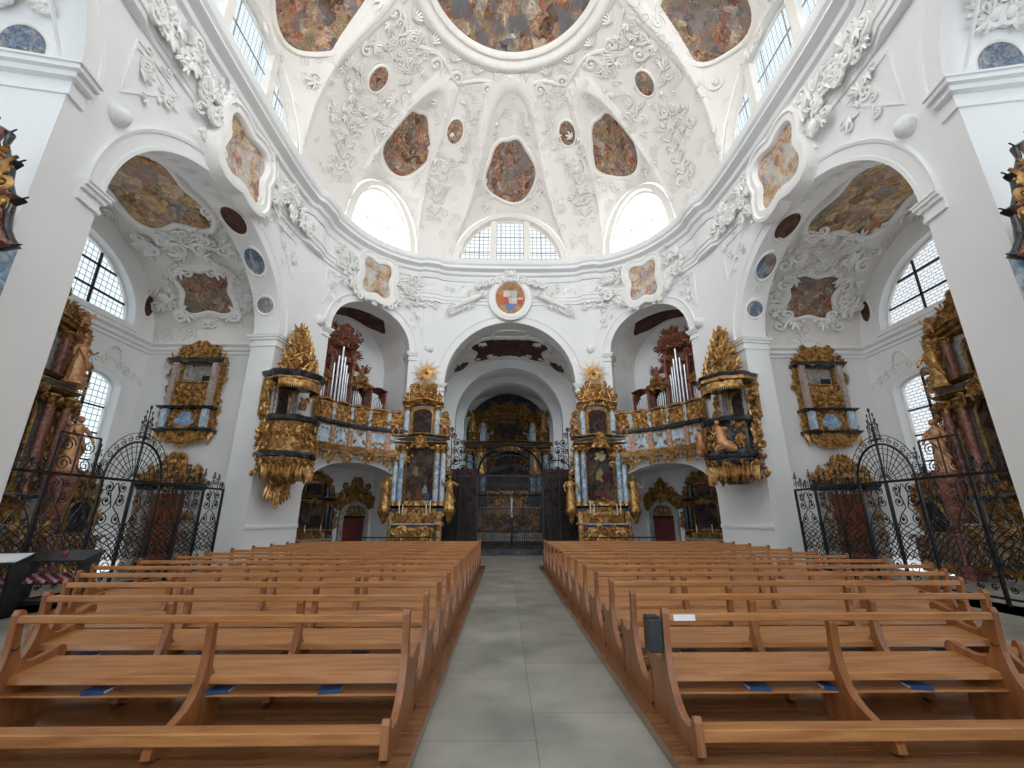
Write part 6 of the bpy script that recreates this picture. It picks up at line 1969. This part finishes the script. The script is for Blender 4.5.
for sd, nm in ((-1, 'left'), (1, 'right')):
    # chapel screen: stands on the chapel side of the arch; local x runs to the viewer's right
    rz = PI / 2 if sd < 0 else -PI / 2
    Yc = (7.85 + 14.95) / 2
    e = empty('iron_screen', (sd * 9.5, Yc, 0), rz)
    tag(e, 'black wrought iron screen with arched gate closing the %s chapel' % nm, 'gate', 'wrought iron chapel screens')
    F = F0
    f = 1 if sd < 0 else -1          # local x = f * (y - Yc)
    L = 3.52; ZB = 2.52
    ys = [-L, -2.25, -1.0, .75, 1.65, 2.55, L]
    gy = -.125; gr = .875            # gate centre, half width
    for i, y in enumerate(ys):
        x = f * y
        mb = MB(); bevbox(mb, x - .028, x + .028, 0, ZB + .03, -.028, .028, b=.006); 
        mb.build('post', M['iron'], e)
    mb = MB(); box(mb, -L, L, ZB - .03, ZB + .03, -.03, .03); mb.build('top_rail', M['iron'], e)
    mb = MB(); box(mb, -L, L, .12, .16, -.02, .02); mb.build('bottom_rail', M['iron'], e)
    for i in range(len(ys) - 1):
        a, b = sorted((f * ys[i], f * ys[i + 1]))
        if i == 2:
            for q, (c0, c1) in enumerate(((a, (a + b) / 2), ((a + b) / 2, b))):
                mb = MB(); iron_panel(mb, F, c0 + .04, c1 - .04, .16, ZB - .03, 400 + q)
                bar2(mb, F, c1 - .03 if q == 0 else c0 + .03, .16, c1 - .03 if q == 0 else c0 + .03, ZB, .022)
                g_ = mb.build('gate_leaf', M['iron'], e, smooth=60)
            continue
        k = 2 if b - a > 1.1 else 1
        mb = MB()
        for q in range(k):
            iron_panel(mb, F, a + (b - a) * q / k + .03, a + (b - a) * (q + 1) / k - .03, .16, ZB - .03, 410 + i)
        mb.build('scroll_panel', M['iron'], e, smooth=60)
    # fan-shaped overthrow
    mb = MB()
    xc = f * gy
    arc = [(xc + gr * cos(PI * i / 28), ZB + gr * 1.1 * sin(PI * i / 28)) for i in range(29)]
    tube(mb, [(x, z, 0) for x, z in arc], .03, 6, F)
    bar2(mb, F, xc, ZB, xc, ZB + gr * 1.1 + .55, .028)
    for rr in (.2, .38, .56, .74, .88):
        wire(mb, F, [(xc + gr * rr * cos(PI * i / 24), ZB + gr * 1.1 * rr * sin(PI * i / 24)) for i in range(25)], .009)
    for i in range(1, 16):
        a = PI * i / 16
        bar2(mb, F, xc + .12 * cos(a), ZB + .12 * sin(a), xc + gr * cos(a), ZB + gr * 1.1 * sin(a), .009)
    for i in range(15):
        a = PI * (i + .5) / 15
        R_ = 1.12
        wire(mb, F, spiral(xc + gr * R_ * cos(a), ZB + gr * 1.1 * R_ * sin(a), .085, a, 1.4 * (1 if i < 7 else -1), 12), .010)
    wire(mb, F, [(xc + gr * 1.24 * cos(PI * i / 28), ZB + gr * 1.1 * 1.24 * sin(PI * i / 28)) for i in range(29)], .010)
    mb.build('fan_overthrow', M['iron'], e, smooth=60)
    mb = MB()
    zt = ZB + gr * 1.1 + .12
    for s in (-1, 1):
        for k in range(3):
            wire(mb, F, spiral(xc + s * .1, zt + .1 + .17 * k, .09 - .015 * k, PI / 2, 1.4 * s, 12), .010)
            bar2(mb, F, xc + s * (.17 - .04 * k), zt + .05 + .1 * k, xc + s * (.17 - .04 * k), zt + .35 + .15 * k, .008)
            ball(mb, xc + s * (.17 - .04 * k), zt + .37 + .15 * k, 0, .025, .045, .02, 5, 4, F)
    ball(mb, xc, zt + .8, 0, .035, .06, .03, 6, 5, F); bar2(mb, F, xc, zt, xc, zt + .78, .014)
    box(mb, xc - .16, xc + .16, zt - .02, zt + .02, -.03, .03)
    mb.build('finial', M['iron'], e, smooth=60)
    # taller square bay and cresting
    a, b = sorted((f * ys[1], f * (ys[1] + .95)))
    mb = MB()
    bar2(mb, F, a, ZB, a, ZB + .85, .025); bar2(mb, F, b, ZB, b, ZB + .85, .025); bar2(mb, F, a, ZB + .85, b, ZB + .85, .025); bar2(mb, F, (a + b) / 2, ZB, (a + b) / 2, ZB + .85, .016)
    for q in (0, 1):
        for k in range(2):
            wire(mb, F, spiral(a + (b - a) * (.25 + .5 * q), ZB + .22 + .4 * k, .17, PI * q, 1.8, 18), .012)
    mb.build('square_cresting_bay', M['iron'], e, smooth=60)
    mb = MB()
    x0_, x1_ = sorted((f * 1.0, f * L)); top_scrolls(mb, F, x0_, x1_, ZB + .03, .55, 1)
    x0_, x1_ = sorted((f * (ys[1] + .95), f * -1.1)); top_scrolls(mb, F, x0_, x1_, ZB + .03, .7, 2, 2)
    x0_, x1_ = sorted((f * -L, f * ys[1])); top_scrolls(mb, F, x0_, x1_, ZB + .03, .45, 3)
    mb.build('cresting', M['iron'], e, smooth=60)

# choir screen
e = empty('choir_screen', (0, 21.35, 0)); tag(e, 'tall black wrought iron screen with arched gate closing the choir', 'gate')
F = F0
ZB = 3.55
mb = MB(); box(mb, -3.05, 3.05, .0, .28, -.15, .15); mb.build('stone_kerb', M['black'], e)
for x in (-3.0, -2.35, -1.55, 1.55, 2.35, 3.0):
    mb = MB(); bevbox(mb, x - .045, x + .045, .28, ZB if abs(x) > 2 else ZB + .2, -.045, .045, b=.008); mb.build('post', M['iron'], e)
for (z, r) in ((.34, .03), (1.25, .022), (ZB, .035)):
    mb = MB(); box(mb, -3.0, 3.0, z - r, z + r, -r, r); mb.build('cross_rail', M['iron'], e)
mb = MB()
xs = [-3.0 + .105 * i for i in range(58)]
for x in xs:
    if abs(x) < 3.0: bar2(mb, F, x, .3, x, ZB, .02)
mb.build('upright_bars', M['iron'], e)
mb = MB()
for i in range(12):
    x0 = -3.0 + .5 * i
    for s in (-1, 1): wire(mb, F, spiral(x0 + .25 + s * .1, .75, .16, PI / 2, 1.6 * s, 14), .016)
    wire(mb, F, spiral(x0 + .25, 1.08, .11, 0, 1.5, 12), .014)
    for zq in (1.5, 1.85, 3.1):
        for s in (-1, 1): wire(mb, F, spiral(x0 + .25 + s * .12, zq, .13, PI / 2, 1.5 * s, 12), .018)
mb.build('lower_scrollwork', M['iron'], e, smooth=60)
mb = MB()
arc = [(1.55 * cos(PI * i / 30), ZB - .0 + 1.5 * sin(PI * i / 30)) for i in range(31)]
tube(mb, [(x, z, 0) for x, z in arc], .06, 6, F)
arc = [(1.15 * cos(PI * i / 30), ZB + 1.0 * sin(PI * i / 30)) for i in range(31)]
tube(mb, [(x, z, 0) for x, z in arc], .022, 5, F)
for i in range(1, 14):
    a = PI * i / 14
    wire(mb, F, spiral(1.35 * cos(a), ZB + 1.25 * sin(a), .13, a, 1.5 * (1 if i < 7 else -1), 12), .016)
for i in range(5):
    for s in (-1, 1):
        wire(mb, F, spiral(s * (.2 + .18 * i), ZB + .28 + .05 * (4 - i), .13, 0, 1.6 * s, 12), .014)
mb.build('gate_arch', M['iron'], e, smooth=60)
for s in (-1, 1):
    mb = MB()
    arc = [(s * (2.3 + .72 * cos(PI * i / 20)), ZB + .75 * sin(PI * i / 20)) for i in range(21)]
    tube(mb, [(x, z, 0) for x, z in arc], .03, 5, F)
    for k, (x, z, r) in enumerate(((2.3, 3.85, .22), (2.05, 4.35, .25), (2.6, 4.3, .25), (2.35, 4.75, .24), (2.6, 5.15, .2), (2.75, 4.75, .17), (2.75, 5.5, .16), (2.85, 5.8, .12), (2.3, 5.15, .13))):
        wire(mb, F, spiral(s * x, z, r, PI / 2 * k, 1.7 * s * (1 if k % 2 else -1), 18), .028)
        acanthus(mb, s * x, z, r * .8, k, 0, F, 4)
    bar2(mb, F, s * 2.85, ZB, s * 2.85, 5.9, .025); bar2(mb, F, s * 2.35, ZB, s * 2.35, 5.0, .018)
    mb.build('side_cresting', M['iron'], e, smooth=60)
# low iron communion rail pieces in front of the side altars
for sd, nm in ((-1, 'left'), (1, 'right')):
    p = (sd * 5.6, 18.3)
    e = empty('altar_rail', (sd * 4.6, 18.55, 0)); tag(e, 'low black iron rail in front of the %s side altar' % nm, 'rail', 'low rails before the side altars')
    mb = MB(); box(mb, -1.7, 1.7, .85, .9, -.03, .03); box(mb, -1.7, 1.7, .05, .09, -.02, .02)
    mb.build('rails', M['iron'], e)
    mb = MB()
    for i in range(12):
        x = -1.6 + 3.2 * i / 11
        wire(mb, F0, spiral(x, .5, .13, 0, 1.6, 14), .012); bar2(mb, F0, x + .14, .05, x + .14, .88, .012)
    mb.build('scrollwork', M['iron'], e, smooth=60)

# ------------------------------------------------------------------ votive candle racks by the left pier
M['cupred'] = mat_noise('red_votive_glass', [(0.3, (.25, .02, .05)), (.7, (.40, .05, .10))], 9, .2)
M['cuppink'] = mat_noise('pale_votive_wax', [(0.3, (.62, .42, .46)), (.7, (.75, .58, .62))], 9, .3)
def rack(loc, rz, label, paper):
    e = empty('votive_rack', loc, rz); tag(e, label, 'candle rack', 'black votive candle racks')
    for s in (-1, 1):
        mb = MB(); plate(mb, [[(-.28, 0), (.22, 0), (.30, .98), (-.34, .86), (-.30, .5)]], s * .47 - .02, s * .47 + .02, lambda a, b, c: (c, a, b)); mb.build('side_panel', M['blackpaint'], e)
    G = lambda x, z, o: (x, -.32 + .60 * z - .12 * o * 0, .86 + .14 * z + o)
    mb = MB(); box(mb, -.52, .52, -.05, 1.08, 0, .03, lambda x, z, o: (x, -.34 + .64 * z, .86 + .13 * z + o)); mb.build('sloping_top', M['blackpaint'], e)
    T = lambda x, z, o: (x, -.42 + .55 * z, .48 + .10 * z + o)
    mb = MB(); box(mb, -.45, .45, 0, 1, 0, .02, T); mb.build('candle_shelf', M['blackpaint'], e)
    for i in range(9):
        for j in range(5):
            mb = MB()
            x, z = -.37 + .0925 * i, .08 + .19 * j
            y0 = -.42 + .55 * z; zz = .50 + .10 * z
            lathe(mb, x, -y0, [(.028, zz), (.036, zz + .045), (.030, zz + .045), (.028, zz + .02)], 8)
            mb.build('votive_cup', M['cupred' if (i + j) % 2 else 'cuppink'], e)
    mb = MB(); box(mb, -.47, .47, .12, .18, -.2, .2); mb.build('shelf', M['blackpaint'], e)
    if paper:
        o = MB(); box(o, -.3, .3, 0, .0, 0, 0) if 0 else None
        mb = MB(); box(mb, -.42, .5, .1, .95, .032, .037, lambda x, z, o: (x, -.34 + .64 * z, .86 + .13 * z + o)); mb.build('white_notice', M['paper'], e)
    else:
        mb = MB(); lathe(mb, .05, .02, [(.035, .96), (.045, 1.02), (.04, 1.03), (.03, .98)], 10); mb.build('red_light_glass', M['cupred'], e, smooth=40)
    return e
rack((-8.8, 9.2, 0), .3, 'black votive candle rack with red light and chequered cups, beside the left pews', False)
rack((-9.35, 8.4, 0), .4, 'black candle rack with white notice, partly behind the near left pier', True)
# ------------------------------------------------------------------ pews
PEW_Y = [4.0 + 0.95 * k for k in range(13)]
LOUT = [-4.25, -4.95, -5.65, -6.36] + [-7.0] * 9
ROUT = [3.9, 4.85, 5.55, 6.28] + [6.98] * 9
LIN, RIN = -1.03, 1.06
BZ = 0.08
def smooth_poly(pts, it=2):
    for _ in range(it):
        q = []
        for i, p in enumerate(pts):
            r = pts[(i + 1) % len(pts)]
            if math.hypot(p[0] - r[0], p[1] - r[1]) < 0.03: q.append(p); continue
            q += [(p[0] * .75 + r[0] * .25, p[1] * .75 + r[1] * .25), (p[0] * .25 + r[0] * .75, p[1] * .25 + r[1] * .75)]
        pts = q
    return pts
END = [(0.0, .85), (.012, .70), (.02, .55), (.0, .42), (-.05, .30), (-.14, .20), (-.25, .15), (-.39, .16), (-.41, .25), (-.465, .255), (-.475, .12), (-.48, 0), (-.2, 0), (.0, 0), (.2, 0), (.44, 0), (.43, .06), (.40, .16), (.41, .26), (.46, .33), (.52, .38), (.54, .44), (.51, .49), (.46, .495), (.38, .46), (.24, .43), (.14, .46), (.10, .54), (.08, .66), (.075, .77), (.07, .85)]
MID = [(0.0, .76), (.015, .66), (.02, .50), (-.02, .34), (-.10, .22), (-.26, .15), (-.44, .105), (-.46, 0), (.0, 0), (.26, 0), (.26, .10), (.30, .25), (.40, .34), (.20, .33), (.09, .40), (.085, .50), (.07, .66), (.06, .76)]
def profile_plate(mb, prof, x0, x1):
    # prof (y, z) -> solid between x0 and x1
    plate(mb, [prof], x0, x1, F=lambda a, b, c: (c, a, b + BZ))
def bar(mb, x0, x1, prof):
    n = len(prof)
    vs = [(x, y, z + BZ) for x in (x0, x1) for y, z in prof]
    mb.add(vs, [(i, (i + 1) % n, n + (i + 1) % n, n + i) for i in range(n)] + [tuple(range(n))[::-1], tuple(range(n, 2 * n))])
def rbar(y0, y1, z0, z1, b=0.008):
    return [(y0 + b, z0), (y1 - b, z0), (y1, z0 + b), (y1, z1 - b), (y1 - b, z1), (y0 + b, z1), (y0, z1 - b), (y0, z0 + b)]
ordn = ['first', 'second', 'third', 'fourth', 'fifth', 'sixth', 'seventh', 'eighth', 'ninth', 'tenth', 'eleventh', 'twelfth', 'thirteenth']
RB = random.Random(5)
ENDP = smooth_poly(END[::-1], 1); MIDP = smooth_poly(MID[::-1], 1)
for side, xin, outs in (('left', LIN, LOUT), ('right', RIN, ROUT)):
    for k, y in enumerate(PEW_Y):
        xo = outs[k]
        a, b = min(xin, xo), max(xin, xo)
        root = empty('pew', ((a + b) / 2, y, 0))
        hl = (b - a) / 2
        where = ('nearest row' if k == 0 else ('farthest row by the altar gate' if k == 12 else ordn[k] + ' row counting from the nearest'))
        tag(root, 'pine pew in the %s block, %s' % (side, where), 'pew', 'pine pews in the %s block' % side)
        sg = 1 if side == 'left' else -1
        for xx, nm in ((sg * hl - (0.055 if sg > 0 else 0), 'end_panel'), (-sg * hl - (0 if sg > 0 else 0.055), 'end_panel')):
            mb = MB(); profile_plate(mb, ENDP, xx, xx + 0.055)
            mb.build(nm, M['pewend'], root)
        L = 2 * hl
        ns = 1 if L < 3.6 else (2 if L < 5.0 else 3)
        for i in range(ns):
            x = -hl + L * (i + 1) / (ns + 1)
            mb = MB(); profile_plate(mb, MIDP, x - 0.032, x + 0.032)
            mb.build('support', M['pewend'], root)
        mb = MB(); bar(mb, -hl + .045, hl - .045, [(p[0], p[1]) for p in rbar(.008, .052, .752, .812)]); mb.build('back_rail', M['pew'], root)
        mb = MB(); bar(mb, -hl + .045, hl - .045, [(.07, .305), (.078, .352), (.095, .36), (.45, .412), (.468, .405), (.468, .375), (.455, .37), (.082, .305)][::-1]); mb.build('seat', M['pew'], root)
        mb = MB(); bar(mb, -hl + .045, hl - .045, rbar(.05, .34, .22, .236, .004)); mb.build('book_shelf', M['pew'], root)
        mb = MB(); bar(mb, -hl + .045, hl - .045, rbar(-.455, -.32, .10, .178)); mb.build('kneeler', M['pew'], root)
        # coat hook by the ends
        for s_ in ((-1,) if side == 'left' else (1,)):
            mb = MB()
            tube(mb, [(s_ * (hl - .045), .56 + BZ, -.03), (s_ * (hl - .10), .56 + BZ, -.03), (s_ * (hl - .115), .585 + BZ, -.03)], .006, 5)
            mb.build('hook', M['iron'], root)
        if k < 6:
            nb = [3, 4, 4, 4, 3, 2][k]
            for i in range(nb):
                t = (i + 0.5 + RB.uniform(-.2, .2)) / nb
                bx = a + .25 + (b - a - .5) * t
                mb = MB()
                w_, d_, h_ = .17, .12, .028
                bar(mb, -w_ / 2, w_ / 2, [(-d_ / 2, 0), (d_ / 2, 0), (d_ / 2, .003), (-d_ / 2, .003)])
                bar(mb, -w_ / 2, w_ / 2, [(-d_ / 2, h_ - .003), (d_ / 2, h_ - .003), (d_ / 2, h_), (-d_ / 2, h_)])
                bar(mb, -w_ / 2, w_ / 2, [(-d_ / 2 - .001, 0), (-d_ / 2 + .003, 0), (-d_ / 2 + .003, h_), (-d_ / 2 - .001, h_)])
                bo = mb.build('hymn_book', M['book'])
                bo.location = (bx, y + .115, .2365)
                bo.rotation_euler = (0, 0, RB.uniform(-.15, .15))
                cnt = ['nearest the wall', 'second from the wall', 'third from the wall', 'nearest the aisle']
                pos = cnt[i if side == 'left' else nb - 1 - i] if nb == 4 else (cnt[0] if (i == 0) == (side == 'left') and i in (0, nb - 1) else (cnt[3] if i in (0, nb - 1) else 'midway along'))
                tag(bo, 'blue hymnal under the %s block seat, %s row, %s' % (side, ordn[k], pos), 'book', 'blue hymnals on the shelves under the pews')
                pg = MB(); bar(pg, -w_ / 2 + .004, w_ / 2 - .004, [(-d_ / 2 + .003, .003), (d_ / 2 - .004, .003), (d_ / 2 - .004, h_ - .003), (-d_ / 2 + .003, h_ - .003)])
                pg.build('pages', M['paper'], bo)
# platforms
for side, xin, outs in (('left', LIN, LOUT), ('right', RIN, ROUT)):
    s = -1 if side == 'left' else 1
    e = xin - s * 0.14
    mb = MB()
    pts = [(e, 3.50), (outs[0] + s * .12, 3.50)]
    for k in range(4): pts.append((outs[k] + s * .14, PEW_Y[k] + .55))
    pts += [(outs[5] + s * .14, PEW_Y[4] + .2), (outs[5] + s * .14, 16.0), (e, 16.0)]
    if s < 0: pts = pts[::-1]
    plate(mb, [pts], 0.0, BZ, F=lambda x, z, o: (x, z, o))
    pf = mb.build('pew_platform', M['platform'])
    tag(pf, 'low brown boarded platform under the %s block of pews' % side, 'platform', None)
# black speaker box on the aisle end of the right front pew and white sticker
mb = MB()
yb = 4.02; xb = RIN - .085
def Fb(x, z, o): return (xb + x, yb - o, z)
ringsweep(mb, [(-.055, .62), (.055, .62), (.055, .86), (-.055, .86)], [(0, -.075), (.0, .07), (-.008, .075)], Fb)
plate(mb, [[(-.055, .62), (.055, .62), (.055, .86), (-.055, .86)]], -.075, -.07, Fb)
plate(mb, [[(-.047, .628), (.047, .628), (.047, .852), (-.047, .852)]], .060, .072, Fb)
fp = [o for o in bpy.data.objects if o.name.startswith('pew') and o.get('category') == 'pew' and o.location.x > 0 and abs(o.location.y - 4.0) < .01][0]
b_ = mb.build('collection_box', M['blackpaint'], fp)
b_.location = (-fp.location.x, -fp.location.y, 0); b_['label'] = 'black upright box on the aisle end'
mb = MB(); box(mb, -.05, .05, .862, .875, -.07, .04, Fb); mb.build('lid', M['black'], b_)
mb = MB(); box(mb, RIN + .09, RIN + .27, .838, .885, -4.008, -4.004)
t_ = mb.build('name_plate', M['paper'], fp); t_.location = (-fp.location.x, -fp.location.y, 0); t_['label'] = 'white sticker'
# ------------------------------------------------------------------ camera, light
cam = bpy.data.cameras.new('camera'); co = bpy.data.objects.new('camera', cam); COL.objects.link(co)
co.location = (-0.255, 0.0, 1.66)
co.rotation_euler = (math.radians(90 + 16.93), 0, math.radians(-0.95))
cam.sensor_width = 36; cam.lens = 437 / 1024 * 36
cam.clip_end = 200
sc = bpy.context.scene
sc.camera = co
w = bpy.data.worlds.new('sky'); sc.world = w; w.use_nodes = True
bg = w.node_tree.nodes['Background']; bg.inputs[0].default_value = (0.86, 0.93, 1.0, 1); bg.inputs[1].default_value = 1.0
sc.view_settings.view_transform = 'Standard'; sc.view_settings.look = 'None'
sc.view_settings.exposure = EXPOSURE; sc.view_settings.gamma = 1.0
sc.view_settings.use_curve_mapping = False
sc.cycles.use_denoising = True
sc.cycles.max_bounces = 8; sc.cycles.diffuse_bounces = 6
